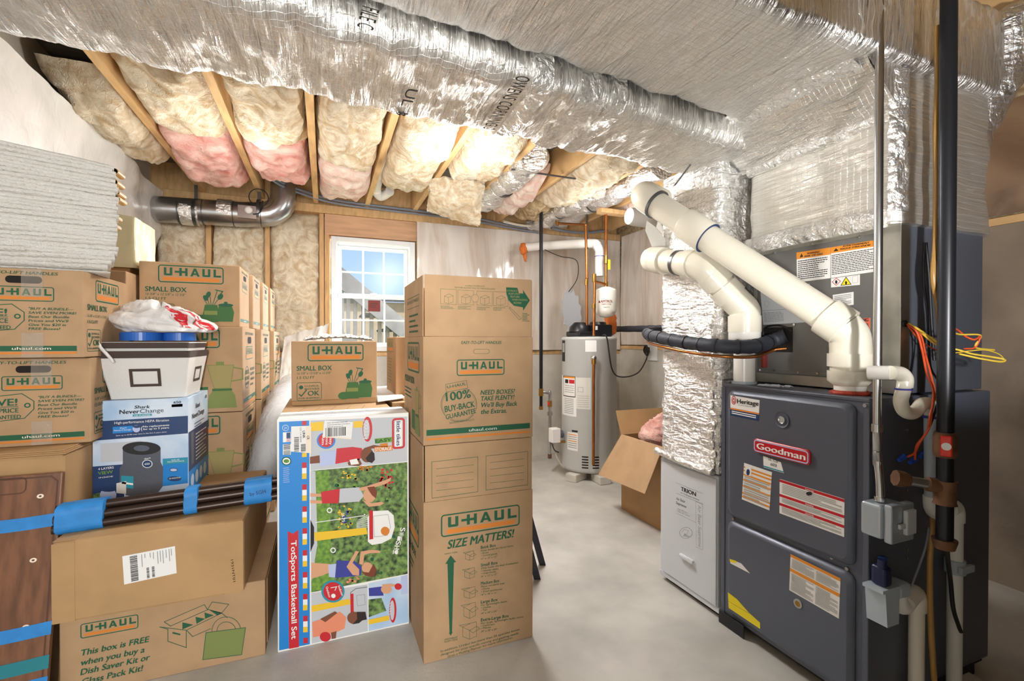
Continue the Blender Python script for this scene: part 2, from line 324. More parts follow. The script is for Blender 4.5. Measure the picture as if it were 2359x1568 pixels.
def lines(mb, fr, uv, wd, k, lift=1, closed=False):
    uv = [Vector(p) for p in uv]
    for i in range(len(uv) if closed else len(uv)-1):
        a, b = uv[i], uv[(i+1) % len(uv)]; d = b-a
        if d.length < 1e-6: continue
        n = Vector((-d.y, d.x)).normalized()*wd/2; e = d.normalized()*wd/2
        mb.add([fr.w(p, lift+.2*(i % 3)) for p in (a-n-e, b-n+e, b+n+e, a+n-e)], [(0, 1, 2, 3)], k)
def LN(mb, fr, kk, pts, wd, k, lift=1, closed=False): lines(mb, fr, [fr.p(*kk(*p)) for p in pts], wd, k, lift, closed)
def rrect(u0, v0, u1, v1, r, n=5):
    out = []
    for cx, cy, a0 in ((u1-r, v1-r, 0), (u0+r, v1-r, 90), (u0+r, v0+r, 180), (u1-r, v0+r, 270)):
        for i in range(n+1):
            a = R(a0+90*i/n); out.append((cx+r*math.cos(a), cy+r*math.sin(a)))
    return out
def RING(mb, fr, outer, inner, k, lift=1):
    n = len(outer); mb.add([fr.w(p, lift) for p in outer]+[fr.w(p, lift) for p in inner], [(i, (i+1) % n, (i+1) % n+n, i+n) for i in range(n)], k)
def RRING(mb, fr, u0, v0, u1, v1, r, t, k, lift=1): RING(mb, fr, rrect(u0, v0, u1, v1, r), rrect(u0+t, v0+t, u1-t, v1-t, max(r-t, .0005)), k, lift)
def ELL(mb, fr, c, ru, rv, k, lift=1, n=24, rot=0, hole=0):
    def e(f): return [(c[0]+f*(ru*math.cos(a)*math.cos(rot)-rv*math.sin(a)*math.sin(rot)), c[1]+f*(ru*math.cos(a)*math.sin(rot)+rv*math.sin(a)*math.cos(rot))) for a in [2*math.pi*i/n for i in range(n)]]
    if hole: RING(mb, fr, e(1), e(hole), k, lift)
    else: mb.add([fr.w(p, lift) for p in e(1)], [tuple(range(n))], k)
def EL(mb, fr, kk, c, rx, ry, k, lift=1, hole=0, n=24):
    p = fr.p(*kk(*c)); a = fr.p(*kk(c[0]+rx, c[1]))-p; b = fr.p(*kk(c[0], c[1]-ry))-p
    def e(f): return [p+a*math.cos(t)*f+b*math.sin(t)*f for t in [2*math.pi*i/n for i in range(n)]]
    if hole: RING(mb, fr, e(1), e(hole), k, lift)
    else: mb.add([fr.w(q, lift) for q in e(1)], [tuple(range(n))], k)
_t = .30
LOGO = {'U': [[(0, 1), (_t, 1), (_t, .24), (1-_t, .24), (1-_t, 1), (1, 1), (1, .1), (.9, 0), (.1, 0), (0, .1)]],
        'H': [[(0, 0), (_t, 0), (_t, 1), (0, 1)], [(1-_t, 0), (1, 0), (1, 1), (1-_t, 1)], [(-.55, .38), (1, .38), (1, .62), (-.55, .62)]],
        'A': [[(-.08, 0), (.22, 0), (.62, 1), (.36, 1)], [(1.08, 0), (.78, 0), (.38, 1), (.64, 1)], [(.2, .2), (.8, .2), (.72, .4), (.28, .4)]],
        'L': [[(0, 1), (_t, 1), (_t, .24), (.95, .24), (.95, 0), (0, 0)]]}
def logo(mb, fr, u0, v0, u1, v1, lift=1, ink='green', bar='orange'):
    wd, h = u1-u0, v1-v0; RRING(mb, fr, u0, v0, u1, v1, h*.16, h*.06, ink, lift)
    lw, cw, gap = wd*.84, wd*.125, wd*.05; x = u0+wd*.085; y = v0+h*.40; lh = h*.46
    for i, ch in enumerate('UHAUL'):
        if ch == 'H': x += wd*.055
        for pi_, poly in enumerate(LOGO[ch]): mb.add([fr.w((x+a*cw, y+b*lh), lift+.25*pi_) for a, b in poly], [tuple(range(len(poly)))], ink)
        x += cw+gap
    RU(mb, fr, u0+wd*.07, v0+h*.12, u1-wd*.07, v0+h*.31, bar, lift)
def LG(mb, fr, kk, bl, tr, lift=1, **kw):
    p = fr.p(*kk(*bl)); q = fr.p(*kk(*tr)); logo(mb, fr, p.x, p.y, q.x, q.y, lift, **kw)
def greek(mb, fr, u0, v0, u1, v1, rows, k, fill=.5, seed=1, lift=2):
    """rows of illegible small print"""
    rnd = random.Random(seed); dv = (v1-v0)/rows
    for i in range(rows):
        u = u0; end = u1-(u1-u0)*rnd.choice((0, 0, .1, .3)); y = v1-(i+1)*dv+dv*(1-fill)/2
        while u < end-.001:
            l = min(end-u, (u1-u0)*rnd.uniform(.06, .2)); RU(mb, fr, u, y, u+l*.86, y+dv*fill*.7, k, lift); u += l
def GK(mb, fr, kk, a, b, rows, k, fill=.5, seed=1, lift=2):
    p = fr.p(*kk(*a)); q = fr.p(*kk(*b)); greek(mb, fr, min(p.x, q.x), min(p.y, q.y), max(p.x, q.x), max(p.y, q.y), rows, k, fill, seed, lift)
def barcode(mb, fr, u0, v0, u1, v1, k='black', vert=False, seed=3, lift=3):
    rnd = random.Random(seed); t = 0
    while t < 1:
        b = rnd.uniform(.012, .05)
        if vert: RU(mb, fr, u0, v0+(v1-v0)*t, u1, v0+(v1-v0)*min(1, t+b), k, lift)
        else: RU(mb, fr, u0+(u1-u0)*t, v0, u0+(u1-u0)*min(1, t+b), v1, k, lift)
        t += b+rnd.uniform(.012, .04)
def BC(mb, fr, kk, a, b, vert=False, seed=3, lift=3):
    p = fr.p(*kk(*a)); q = fr.p(*kk(*b)); barcode(mb, fr, min(p.x, q.x), min(p.y, q.y), max(p.x, q.x), max(p.y, q.y), 'black', vert, seed, lift)
K1 = K(0, 100, 2.904); K2 = K(700, 240, 3.733); K3 = K(1100, 300, 3.136); K4 = K(0, 580, 3.409); K5 = K(0, 1000, 2.7606); K6 = K(620, 620, 3.564)
KB = K(620, 940, 2.703); KT = K(930, 1000, 2.8); KH = K(1180, 480, 2.45); KV = K(1440, 380, 3.015); KF = K(1640, 860, 2.2143); KR = K(1980, 500, 2.905); KS = K(1980, 980, 2.667)
KC = K(1380, 980, 3.563); KM = K(860, 640, 3.736)
def fb(p, H=.9, lac=2.1, oc=4): return noise.fractal(Vector(p), H, lac, oc)
# ================================================================ SETTING
YB, XL, XR, ZJ = 4.60, -1.32, 3.19, 2.48
JX = [-0.96+.434*k for k in range(-1, 10)]
def S(name, fn, parent=None, label=None):
    mb = MB(); fn(mb); o = mb.build(name, parent)
    if parent is None: o['kind'] = 'structure'
    if label: o['label'] = label
    return o
S('floor', lambda m: m.box((XL-.1, -3, -.1), (XR+.1, YB+.3, 0), 'floorc', 0), label='smooth grey beige concrete basement floor')
ceil = S('ceiling', lambda m: m.box((XL-.1, -3, 2.72), (XR+.1, YB+.3, 2.76), 'subfloor', 0), label='grey underside of the subfloor above the joists')
for k, x in enumerate(JX):
    if x+.04 > XR or x < XL: continue
    S('ceiling_joist', lambda m: m.box((x, -2.9, ZJ), (x+.042, YB-.022, 2.718), 'wood', .002), None, 'exposed wooden ceiling joist, %s from the left wall' % ['', 'first', 'second', 'third', 'fourth', 'fifth', 'sixth', 'seventh', 'eighth', 'ninth', 'tenth'][k])
def wl(m):
    m.box((XL-.12, -3, 0), (XL, YB+.2, 2.72), 'conc', 0)
S('wall_left', wl, label='left basement wall behind the white plastic sheeting')
def wr(m):
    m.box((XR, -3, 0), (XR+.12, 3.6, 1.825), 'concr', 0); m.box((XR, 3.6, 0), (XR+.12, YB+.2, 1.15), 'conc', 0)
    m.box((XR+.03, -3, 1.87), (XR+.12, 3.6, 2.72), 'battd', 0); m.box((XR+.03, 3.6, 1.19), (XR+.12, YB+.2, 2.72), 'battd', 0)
S('wall_right', wr, label='stepped concrete wall behind the furnace')
S('trim_1', lambda m: (m.box((XR-.01, -3, 1.825), (XR+.11, 3.6, 1.865), 'wood', .003), m.box((XR-.01, 3.6, 1.15), (XR+.11, YB-.03, 1.19), 'wood', .003)), label='wooden sill plate on the right concrete wall')
WX0, WX1, WZ0, WZ1 = .05, .82, 1.115, 2.20
def wbk(m):
    m.box((XL-.12, YB, 0), (XR+.12, YB+.22, WZ0-.02), 'conc', 0)
    # sheathing round the opening
    m.box((XL-.12, YB+.12, WZ0-.02), (WX0, YB+.2, 2.72), 'plywood', 0); m.box((WX1, YB+.12, WZ0-.02), (XR+.12, YB+.2, 2.72), 'plywood', 0)
    m.box((WX0, YB+.12, WZ1), (WX1, YB+.2, 2.72), 'plywood', 0)
back = S('wall_back', wbk, label='far wall with bare studs above a concrete base')
for x in (-.925, -.485, -.045, .0):
    S('stud', lambda m: m.box((x, YB, WZ0+.03), (x+.038, YB+.118, 2.40), 'woodv', .002), back)
for x in (.83, 1.27, 1.71, 2.15, 2.6, 3.03):
    S('stud', lambda m: m.box((x, YB+.01, WZ0+.03), (x+.038, YB+.118, 2.40), 'woodv', .002), back)
S('header_board', lambda m: m.box((.0, YB-.006, WZ1+.012), (.95, YB+.05, 2.40), 'plywood', .002), back)
S('top_plate', lambda m: m.box((XL, YB-.02, 2.402), (XR, YB+.118, 2.475), 'wood', .003), back)
S('sill_plate', lambda m: m.box((XL, YB-.004, WZ0-.018), (XR, YB+.118, WZ0+.026), 'wood', .003), back)
S('rim_board', lambda m: m.box((XL, YB+.06, 2.478), (XR, YB+.118, 2.718), 'wood', .002), back)
def wf(m):
    m.box((.32, -.47, 0), (XR, -.35, 2.45), 'dry', 0); m.box((XL, -.47, 0), (-1.0, -.35, 2.45), 'dry', 0); m.box((-1.0, -.47, 2.10), (.32, -.35, 2.45), 'dry', 0)
S('wall_front', wf, label='painted wall with the doorway behind the viewpoint')
# window
win = thing('window_1', 'white vinyl double hung window with grid panes', 'window', (0, YB, 0)); win['kind'] = 'structure'; del win['category']
def frame_bar(m, x0, x1, z0, z1, t, y0, y1, k='vinyl', b=.004):
    m.box((x0, y0, z0), (x0+t, y1, z1), k, b); m.box((x1-t, y0, z0), (x1, y1, z1), k, b)
    m.box((x0+t-.002, y0+.001, z1-t), (x1-t+.002, y1-.001, z1), k, b); m.box((x0+t-.002, y0+.001, z0), (x1-t+.002, y1-.001, z0+t), k, b)
mb = MB(); frame_bar(mb, WX0+.004, WX1-.004, WZ0+.03, WZ1-.002, .045, YB-.03, YB+.11); frame_bar(mb, WX0+.045, WX1-.045, WZ0+.06, WZ1-.045, .016, YB+.0, YB+.10); mb.build('window_frame', win)
zm = 1.655
for nm, z0, z1, y in (('upper_sash', zm-.01, WZ1-.062, YB+.065), ('lower_sash', WZ0+.075, zm+.03, YB+.03)):
    mb = MB(); frame_bar(mb, WX0+.062, WX1-.062, z0, z1, .034, y, y+.03); sash = mb.build(nm, win)
    mb = MB(); gx0, gx1, gz0, gz1 = WX0+.096, WX1-.096, z0+.034, z1-.034
    for i in (1, 2): x = gx0+(gx1-gx0)*i/3; mb.box((x-.007, y+.008, gz0), (x+.007, y+.022, gz1), 'vinyl', .002)
    zz = (gz0+gz1)/2; mb.box((gx0, y+.009, zz-.007), (gx1, y+.021, zz+.007), 'vinyl', .002); mb.build('muntin', sash)
    mb = MB(); mb.box((gx0, y+.013, gz0), (gx1, y+.017, gz1), 'glass', 0); mb.build('glass_pane', sash)
    if nm == 'lower_sash':
        mb = MB(); mb.box((WX0+.38-.03, y-.012, z1-.012), (WX0+.38+.03, y+.006, z1+.008), 'vinyl', .004); mb.build('sash_lock', sash)
        mb = MB(); f = Fr('Y', y+.0075); p = f.p(848, 717); q = f.p(876, 692); RU(mb, f, p.x, p.y, q.x, q.y, 'redtag', 2); GK(mb, f, PX, (852, 697), (872, 709), 3, 'black', .4, 5, 3); mb.build('red_sticker', sash, label='dark red sticker')
# ---------------------------------------------------------------- outside the window
S('ground', lambda m: m.box((-8, YB+.25, .75), (10, 18, .85), 'grass', 0), label='sunlit lawn outside')
st = thing('exterior_stair', 'dark wooden deck stair sloping down outside the window', 'stair', (.6, 7.2, .85))
def yq(px, py, Y): return W(px, py, Y=Y)
YS = 6.6
a = yq(740, 575, YS); b = yq(1010, 800, YS); dn = Vector((0, 0, -.30))
mb = MB(); mb.prism([a, b, b+dn, a+dn], (0, .06, 0), 'shingle'); mb.build('stringer', st)
a2 = yq(760, 742, YS); b2 = yq(900, 840, YS); mb = MB(); mb.prism([a2, b2, b2-Vector((0, 0, .25)), a2-Vector((0, 0, .25))], (0, .06, 0), 'shingle'); mb.build('stringer', st)
for px in (768, 788, 803, 819, 838, 857, 876, 894, 912, 929):
    t = (px-740)/270; top = yq(px, 575+225*t, YS); mb = MB(); mb.box((top.x-.025, YS+.062, .86), (top.x+.025, YS+.10, top.z-.1), 'shingle', .004); mb.build('baluster', st)
mb = MB()
for i in range(6):
    p = a.lerp(b, (i+.5)/6); mb.box((p.x-.12, YS+.12, p.z-.30), (p.x+.12, YS+.9, p.z-.27), 'shingle', .004)
mb.build('tread', st)
def tree(loc, h, r, seed, label):
    t = thing('garden_tree', label, 'tree', loc, 0, 'trees beyond the stair'); mb = MB(); mb.cyl(loc, (loc[0], loc[1], loc[2]+h*.6), .09, 'bark', 10, .05); mb.build('trunk', t)
    rnd = random.Random(seed); mb = MB()
    for i in range(900):
        th, ph, rr = rnd.uniform(0, 6.28), math.acos(rnd.uniform(-1, 1)), r*rnd.uniform(.5, 1)**.5
        c = Vector((loc[0]+rr*math.sin(ph)*math.cos(th), loc[1]+rr*math.sin(ph)*math.sin(th), loc[2]+h*.62+rr*.8*math.cos(ph)))
        s = rnd.uniform(.06, .13); u = Vector((rnd.gauss(0, 1), rnd.gauss(0, 1), rnd.gauss(0, 1))).normalized()*s; v = u.orthogonal().normalized()*s*.6
        mb.add([c-u, c+v, c+u, c-v], [(0, 1, 2, 3)], 'leaf')
    mb.build('foliage', t)
tree((-.9, 10.4, .85), 1.7, .8, 1, 'yellow green bush seen through the left lower panes'); tree((2.0, 10.6, .85), .75, .45, 2, 'yellow green bush seen through the right lower panes')
h = thing('neighbour_house', 'pale beige house wall beyond the stair', 'house', (.4, 13, .85)); mb = MB(); mb.box((-3, 13, .85), (4.2, 16, 2.3), 'stone', .01); mb.build('house_wall', h)
mb = MB(); mb.prism([(-3.2, 12.8, 2.3), (4.4, 12.8, 2.3), (4.4, 14.5, 2.55), (-3.2, 14.5, 2.55)], (0, 0, .06), 'shingle'); mb.build('roof', h)
# ================================================================ INSULATION
def battmesh(x0, x1, y0, y1, zt, zb, k, seed, amp=.05, nu=26, nv=36, mapf=None, k2=None, split=.0, edge=4):
    """a fluffy fibreglass batt; mapf(u, v, depth) bends it onto a wall"""
    o = Vector((seed*7.13, seed*3.7, seed*1.9)); mb = MB(); wx, wy = x1-x0, y1-y0
    def fn(u, v):
        e = max(0, (1-abs(2*u-1)**edge))*max(0, (1-abs(2*v-1)**edge)); e = e**.45
        x = x0+wx*u; y = y0+wy*v; q = Vector((x*5, y*5, 0))+o
        n1 = fb(q, .8, 2.2, 5); n2 = abs(noise.noise(q*1.6+Vector((3, 3, 3)))); ridge = abs(noise.noise(Vector((x*3, y*9, seed))))
        d = (zt-zb)*e+amp*(n1*.9-.35*n2+.35*ridge)*min(1, e*1.4)
        jx = .02*fb(q+Vector((9, 0, 0)), .8, 2.2, 3)*(1 if 0 < u < 1 else 1.2); jy = .03*fb(q+Vector((0, 9, 0)), .8, 2.2, 3)
        if mapf: return mapf(x+jx, y+jy, d)
        return Vector((x+jx, y+jy, zt-d))
    mb.grid(fn, nu, nv, k)
    n = nu+1; rim = list(range(n))+[j*n+nu for j in range(1, nv+1)]+[nv*n+i for i in range(nu-1, -1, -1)]+[j*n for j in range(nv-1, 0, -1)]
    mb.f.append(tuple(rim)); mb.mi.append(mb.m(k)); mb.sm.append(False)
    return mb
BG = 'fibreglass batts between the ceiling joists'
def cbatt(bay, py0, py1, zb, k, seed, label, x0=None, x1=None, amp=.06, zt=2.60, zref=2.43):
    xa = JX[bay+1]+.048 if x0 is None else x0; xb = JX[bay+2]-.006 if x1 is None else x1
    ya = Yof(py0, zref, (xa+xb)/2); yb = min(Yof(py1, zref, (xa+xb)/2), YB-.05)
    mb = battmesh(xa, xb, ya, yb, zt, zb, k, seed, amp)
    return tag(mb.build('insulation_batt', None, ((xa+xb)/2, (ya+yb)/2, zt)), label, 'insulation', BG)
cbatt(-1, 222, 392, 2.42, 'batt', 1, 'cream fibreglass batt beside the plastic sheet, leftmost of the ceiling batts', x0=-1.27)
cbatt(0, 175, 335, 2.44, 'batt', 2, 'long cream fibreglass batt just before the pink batt under the duct')
cbatt(0, 318, 432, 2.37, 'pink', 3, 'large pink fibreglass batt sagging above the round metal duct', zt=2.58)
cbatt(1, 215, 352, 2.42, 'batt', 4, 'cream fibreglass batt in front of the small red-pink batt')
cbatt(1, 345, 425, 2.40, 'pink', 5, 'small red-pink fibreglass batt above the grey cable bend')
cbatt(2, 255, 398, 2.41, 'batt', 6, 'cream fibreglass batt in front of the pale pink batt, over the window')
cbatt(2, 385, 466, 2.38, 'pinkw', 7, 'pale pink fibreglass batt sagging onto the grey cable over the window')
cbatt(3, 285, 452, 2.40, 'batt', 8, 'bulging cream batt beside the white pipe in the ceiling')
cbatt(4, 315, 428, 2.40, 'batt', 9, 'ragged cream batt above the hanging insulation flap')
cbatt(6, 372, 482, 2.40, 'batt', 10, 'tan cream batt between the two foil flexible ducts')
cbatt(8, 440, 508, 2.40, 'pinkw', 11, 'pinkish batt near the end of the big white vent pipe')
cbatt(5, 425, 500, 2.40, 'pinkw', 12, 'narrow pale pink batt strip beside the left foil flexible duct', x0=1.42, x1=1.62)
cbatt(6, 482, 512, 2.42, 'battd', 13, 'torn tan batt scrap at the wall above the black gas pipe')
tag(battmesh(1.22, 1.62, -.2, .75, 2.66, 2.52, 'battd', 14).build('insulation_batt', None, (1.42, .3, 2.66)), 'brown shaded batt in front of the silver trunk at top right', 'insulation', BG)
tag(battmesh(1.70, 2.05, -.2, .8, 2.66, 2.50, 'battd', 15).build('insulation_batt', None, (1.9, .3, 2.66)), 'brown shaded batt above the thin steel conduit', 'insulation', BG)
# hanging flap of insulation
pa = W(990, 412, Y=3.55); pb = W(1117, 405, Y=3.5); pc = W(985, 485, Y=3.85); pd = W(1103, 521, Y=3.75)
o_ = Vector((4, 8, 1)); mb = MB()
def hang(u, v, off):
    q = pa.lerp(pb, u).lerp(pc.lerp(pd, u), v); d = .05*fb(Vector((u*3, v*3, 2)), .8, 2.1, 4)+.06*math.sin(math.pi*v)*math.sin(math.pi*u)
    return q+Vector((.012*fb(Vector((v*6, u*6, 7)), .8, 2, 3), -d+off*(.35+.65*min(1, 6*min(u, 1-u, v, 1-v)+.2)), .012*fb(Vector((v*7, u*5, 3)), .8, 2, 3)))
mb.grid(lambda u, v: hang(u, v, -.04), 26, 26, 'batt'); mb.grid(lambda u, v: hang(1-u, v, .05), 26, 26, 'batt')
tag(mb.build('insulation_flap', None, pa), 'square cream insulation flap hanging down right of the window header', 'insulation')
# wall cavity batts
for x0, x1, sd, lb in ((-1.27, -.93, 21, 'shaggy cream batt in the wall cavity at the left corner'), (-.883, -.49, 22, 'cream batt in the wall cavity left of the second bare stud'), (-.442, -.05, 23, 'cream batt in the wall cavity directly left of the window')):
    mb = battmesh(x0, x1, WZ0+.03, 2.395, 0, -.13, 'batt', sd, .05, 22, 60, mapf=lambda x, y, d: Vector((x, YB+.10-d, y)), edge=10)
    tag(mb.build('wall_batt', None, ((x0+x1)/2, YB+.1, WZ0+.03)), lb, 'insulation', 'fibreglass batts in the wall cavities')
# plastic sheets
def sheet(name, fn, nu, nv, k, label, org):
    mb = MB(); mb.grid(fn, nu, nv, k); return tag(mb.build(name, None, org), label, 'plastic sheet')
def lsheet(u, v):
    y = .6+3.95*u; z = .9+1.56*v; q = Vector((y*1.3, z*1.6, 1)); e = (v**6)
    x = XL+.03+.035*(1+fb(q, .8, 2.1, 4))+.03*abs(noise.noise(Vector((y*2.2+z*.8, z*.5, 4))))+e*.10*(.5+.5*noise.noise(Vector((y*1.5, 0, 2))))
    g = .15+.85*max(0, min(1, (z-1.75)/.35)); x = XL+.010+(x-XL-.010)*g
    return Vector((x, y, z-.02*e))
sheet('plastic_sheet', lsheet, 90, 50, 'poly', 'milky white plastic sheeting hung on the left wall', (XL, 2.5, .9))
def bsheet(u, v):
    x = .83+(XR-.02-.83)*u; z = 1.145+1.25*v; q = Vector((x*1.5, z*.8, 6))
    return Vector((x, YB-.018-.022*(1+fb(q, .8, 2.1, 4))-.012*abs(noise.noise(Vector((x*7, z*1.2, 4)))), z))
sheet('plastic_sheet', bsheet, 100, 40, 'polyb', 'clear plastic over insulation right of the window, behind the water heater', (2, YB, 1.14))
def rsheet(u, v):
    y = 3.63+.91*u; z = 1.20+1.24*v
    return Vector((XR-.004-.02*(1+fb(Vector((y*1.5, z*.9, 8)), .8, 2.1, 4)), y, z))
sheet('plastic_sheet', rsheet, 30, 40, 'polyb', 'clear plastic over insulation on the wall between heater and foil duct', (XR, 4.1, 1.2))
def rsheet2(u, v):
    y = .2+3.35*u; z = 1.875+.57*v
    return Vector((XR+.012-.014*(1+fb(Vector((y*1.5, z*.9, 8)), .8, 2.1, 4)), y, z))
sheet('plastic_sheet', rsheet2, 60, 20, 'polyd', 'brownish plastic sheet above the concrete at far right', (XR, 1.8, 1.87))
# ================================================================ SILVER DUCTS
def rr_ring(cx, cy, hx, hy, r, npc=9):
    out = []
    for sx, sy, a0 in ((1, 1, 0), (-1, 1, 90), (-1, -1, 180), (1, -1, 270)):
        for i in range(npc):
            a = R(a0+90*i/(npc-1)); out.append((cx+sx*(hx-r)+r*math.cos(a), cy+sy*(hy-r)+r*math.sin(a)))
    # densify straight runs
    res = []
    for i in range(len(out)):
        p, q = Vector(out[i]), Vector(out[(i+1) % len(out)]); n = max(1, int((q-p).length/.035))
        for j in range(n): res.append(p.lerp(q, j/n))
    return res
def lower_sec(x):
    n_ = 1.300+.098*x; f_ = 1.735+.069*x; sag = .018*math.sin(x*2.3)
    return n_, f_, 2.045+sag*.5, 2.44
def trunk(name, x0, x1, sec, r, k, nseg, amp, fx, seed, streak=None):
    mb = MB(); rings = []; m0 = None
    for i in range(nseg+1):
        x = x0+(x1-x0)*i/nseg; a, b_, z0, z1 = sec(x)
        ring = rr_ring(0, 0, .5, .5, r) if m0 is None else m0; m0 = ring; out = []
        for p in ring:
            y = (a+b_)/2+p.x*(b_-a); z = (z0+z1)/2+p.y*(z1-z0)
            q = Vector((x*fx, y*5, z*5+seed)); d = amp*(fb(q, .9, 2.1, 4))
            if streak: a_, fa, fb_, am = streak; s1 = x*math.cos(a_)-y*math.sin(a_); s2 = x*math.sin(a_)+y*math.cos(a_); env = .35+.65*abs(noise.noise(Vector((x*2.2, y*2.2, seed+5)))); d += am*env*noise.noise(Vector((s1*fa+.8*noise.noise(Vector((x*3, y*3, 1))), s2*fb_, z*3)))+am*.5*env*noise.noise(Vector((s1*fa*2.3, s2*fb_*1.4, z*3+9)))
            nn = Vector((0, p.x, p.y)).normalized()
            out.append(Vector((x, y, z))+nn*d)
        rings.append(out)
    mb.rings(rings, k); return mb
rt = thing('return_duct', 'lower silver foil wrapped duct running under the joists, with printed lettering', 'duct', (.3, 1.6, 2.04))
tm = trunk('lower', XL+.14, 1.98, lower_sec, .16, 'foil', 420, .018, 9, 3, (R(8), 26, 2.2, .012)); tm.build('duct_wrap', rt)
# lettering wraps over the belly of the duct
class DuctFr:
    def __init__(s, p0, p1, up, sec): s.o, s.d, s.u, s.sec = p0, (p1-p0).normalized(), up, sec
    def w(s, uv, lift=1):
        q = s.o+s.d*uv[0]+s.u*uv[1]; a, b_, z0, z1 = s.sec(q.x); t = (q.y-a)/(b_-a)
        return Vector((q.x, q.y, z0-.016-lift*.0006+(.06*max(0, t-.86)/.14 if t > .86 else 0)))
for (x0, y0), (x1, y1), s_, h_ in (((1192, 178), (1112, 300), 'OWENS CORNING 3', .045), ((938, 205), (905, 290), 'UL 181', .035), ((835, 12), (822, 60), 'FILE C', .04)):
    z_ = 2.03; p0 = W(x0, y0, Z=z_); p1 = W(x1, y1, Z=z_); d = (p1-p0).normalized(); up = Vector((d.y, -d.x, 0))
    if (W(x0+20, y0, Z=z_)-p0).dot(up) < 0: up = -up
    mb = MB(); text_uv(mb, DuctFr(p0, p1, up, lower_sec), s_, 0, 0, h_, 'black', (p1-p0).length, .01); mb.build('printed_lettering', rt, label='black printed lettering')
for xa, wd in ((.62, .07), (.80, .08), (.93, .06)):
    mb = trunk('tape', xa, xa+wd, lambda x: tuple(v+d for v, d in zip(lower_sec(x), (-.012, .012, -.012, .012))), .16, 'foilt', 4, .014, 9, 3); mb.build('foil_tape', rt)
for xa, ww in ((-.55, .05), (.3, .0)):
    pass
sp = thing('supply_duct', 'upper silver foil wrapped duct over the furnace, flaring down to the coil cabinet', 'duct', (1.2, 1.2, 2.1))
def upper_sec(x): return .885+.02*x, 1.290+.098*x-.004, 2.125, 2.46
trunk('upper', XL+.14, 2.36, upper_sec, .10, 'foilu', 420, .012, 7, 11, (R(-40), 24, 2.0, .012)).build('duct_wrap', sp)
mb = MB()
def plen(u, v, i0):
    pass
rings = []
base = rr_ring(0, 0, .5, .5, .10)
for i in range(17):
    z = 1.628+(2.14-1.628)*i/16; t = max(0, (z-1.98)/.16); x0 = 1.752; x1 = 2.32; y0, y1 = .955, 1.565
    rings.append([Vector(((x0+x1)/2+p.x*(x1-x0), (y0+y1)/2+p.y*(y1-y0), z))+Vector((p.x, p.y, 0)).normalized()*.010*fb(Vector((p.x*2, p.y*2, z*7)), .9, 2.1, 4) for p in base])
mb.rings(rings, 'foilh'); mb.build('plenum', sp)
# sloped throat between trunk and plenum
mb = MB()
def throat(u, v):
    y = 1.575-.62*u; a = Vector((1.55+.03*u, y, 2.135)); b = Vector((1.752, y, 1.985)); q = a.lerp(b, v)
    n = .012*fb(Vector((y*5, v*3+u, 4)), .9, 2.1, 4); return q+Vector((-.6*n, 0, -.8*n))
mb.grid(throat, 40, 16, 'foilu'); mb.prism([(1.55, 1.577, 2.135), (1.752, 1.577, 1.985), (1.752, 1.577, 2.135)], (0, .002, 0), 'foilu'); mb.prism([(1.58, .953, 2.135), (1.752, .953, 1.985), (1.752, .953, 2.135)], (0, .002, 0), 'foilu'); mb.build('throat', sp)
def tapestrip(pts, wd, parent, k='foilt', nrm=(0, 0, -1), name='foil_tape'):
    mb = MB(); pts = crom([Vector(p) for p in pts], 8); n_ = Vector(nrm)
    def fn(u, v):
        i = min(int(u*(len(pts)-1)), len(pts)-2); t = u*(len(pts)-1)-i; p = pts[i].lerp(pts[i+1], t); d = (pts[i+1]-pts[i]).normalized(); s_ = d.cross(n_).normalized()
        return p+s_*(v-.5)*wd+n_*(.012+.008*fb(Vector((u*9, v*2, 3)), .9, 2, 3)-.01*abs(2*v-1)**3)
    mb.grid(fn, 50, 6, k); return mb.build(name, parent)
tapestrip([(1.56, 1.56, 2.13), (1.565, 1.3, 2.13), (1.58, .98, 2.13)], .10, sp, nrm=(-.4, 0, -.9))
tapestrip([(1.752, 1.55, 1.985), (1.75, 1.3, 1.985), (1.75, .97, 1.985)], .05, sp, nrm=(-.9, 0, -.4))
tapestrip([(1.742, 1.55, 1.65), (1.74, 1.3, 1.655), (1.742, .98, 1.65)], .07, sp, nrm=(-1, 0, 0))
tapestrip([(1.74, .955, 1.66), (1.745, .955, 1.9), (1.74, .955, 2.12)], .07, sp, nrm=(-.4, -.9, 0))
# branch duct going up at the far right
br = thing('branch_duct', 'crumpled foil branch duct rising at the upper right corner', 'duct', (2.35, 1.02, 1.95))
mb = MB(); pts = crom([W(2185, 520, D=1.80), W(2195, 400, D=1.80), W(2235, 300, D=1.80), W(2290, 190, D=1.78), W(2330, 60, D=1.75)], 8)
mb.tube(pts, .075, 'foilc', 20)
for r_ in range(len(mb.v)): mb.v[r_] += Vector((0, 0, 0))+.012*Vector((fb(mb.v[r_]*14), fb(mb.v[r_]*14+Vector((5, 0, 0))), 0))
mb.build('duct_wrap', br)
mb = MB(); mb.tube([W(2360, 60, D=1.8), W(2270, 95, D=1.82), W(2200, 120, D=1.85), W(2120, 150, D=1.9)], .09, 'foilc', 20, 6)
for r_ in range(len(mb.v)): mb.v[r_] += .015*Vector((fb(mb.v[r_]*14), fb(mb.v[r_]*14+Vector((5, 0, 0))), fb(mb.v[r_]*14+Vector((0, 5, 0)))))
mb.build('side_run', br)
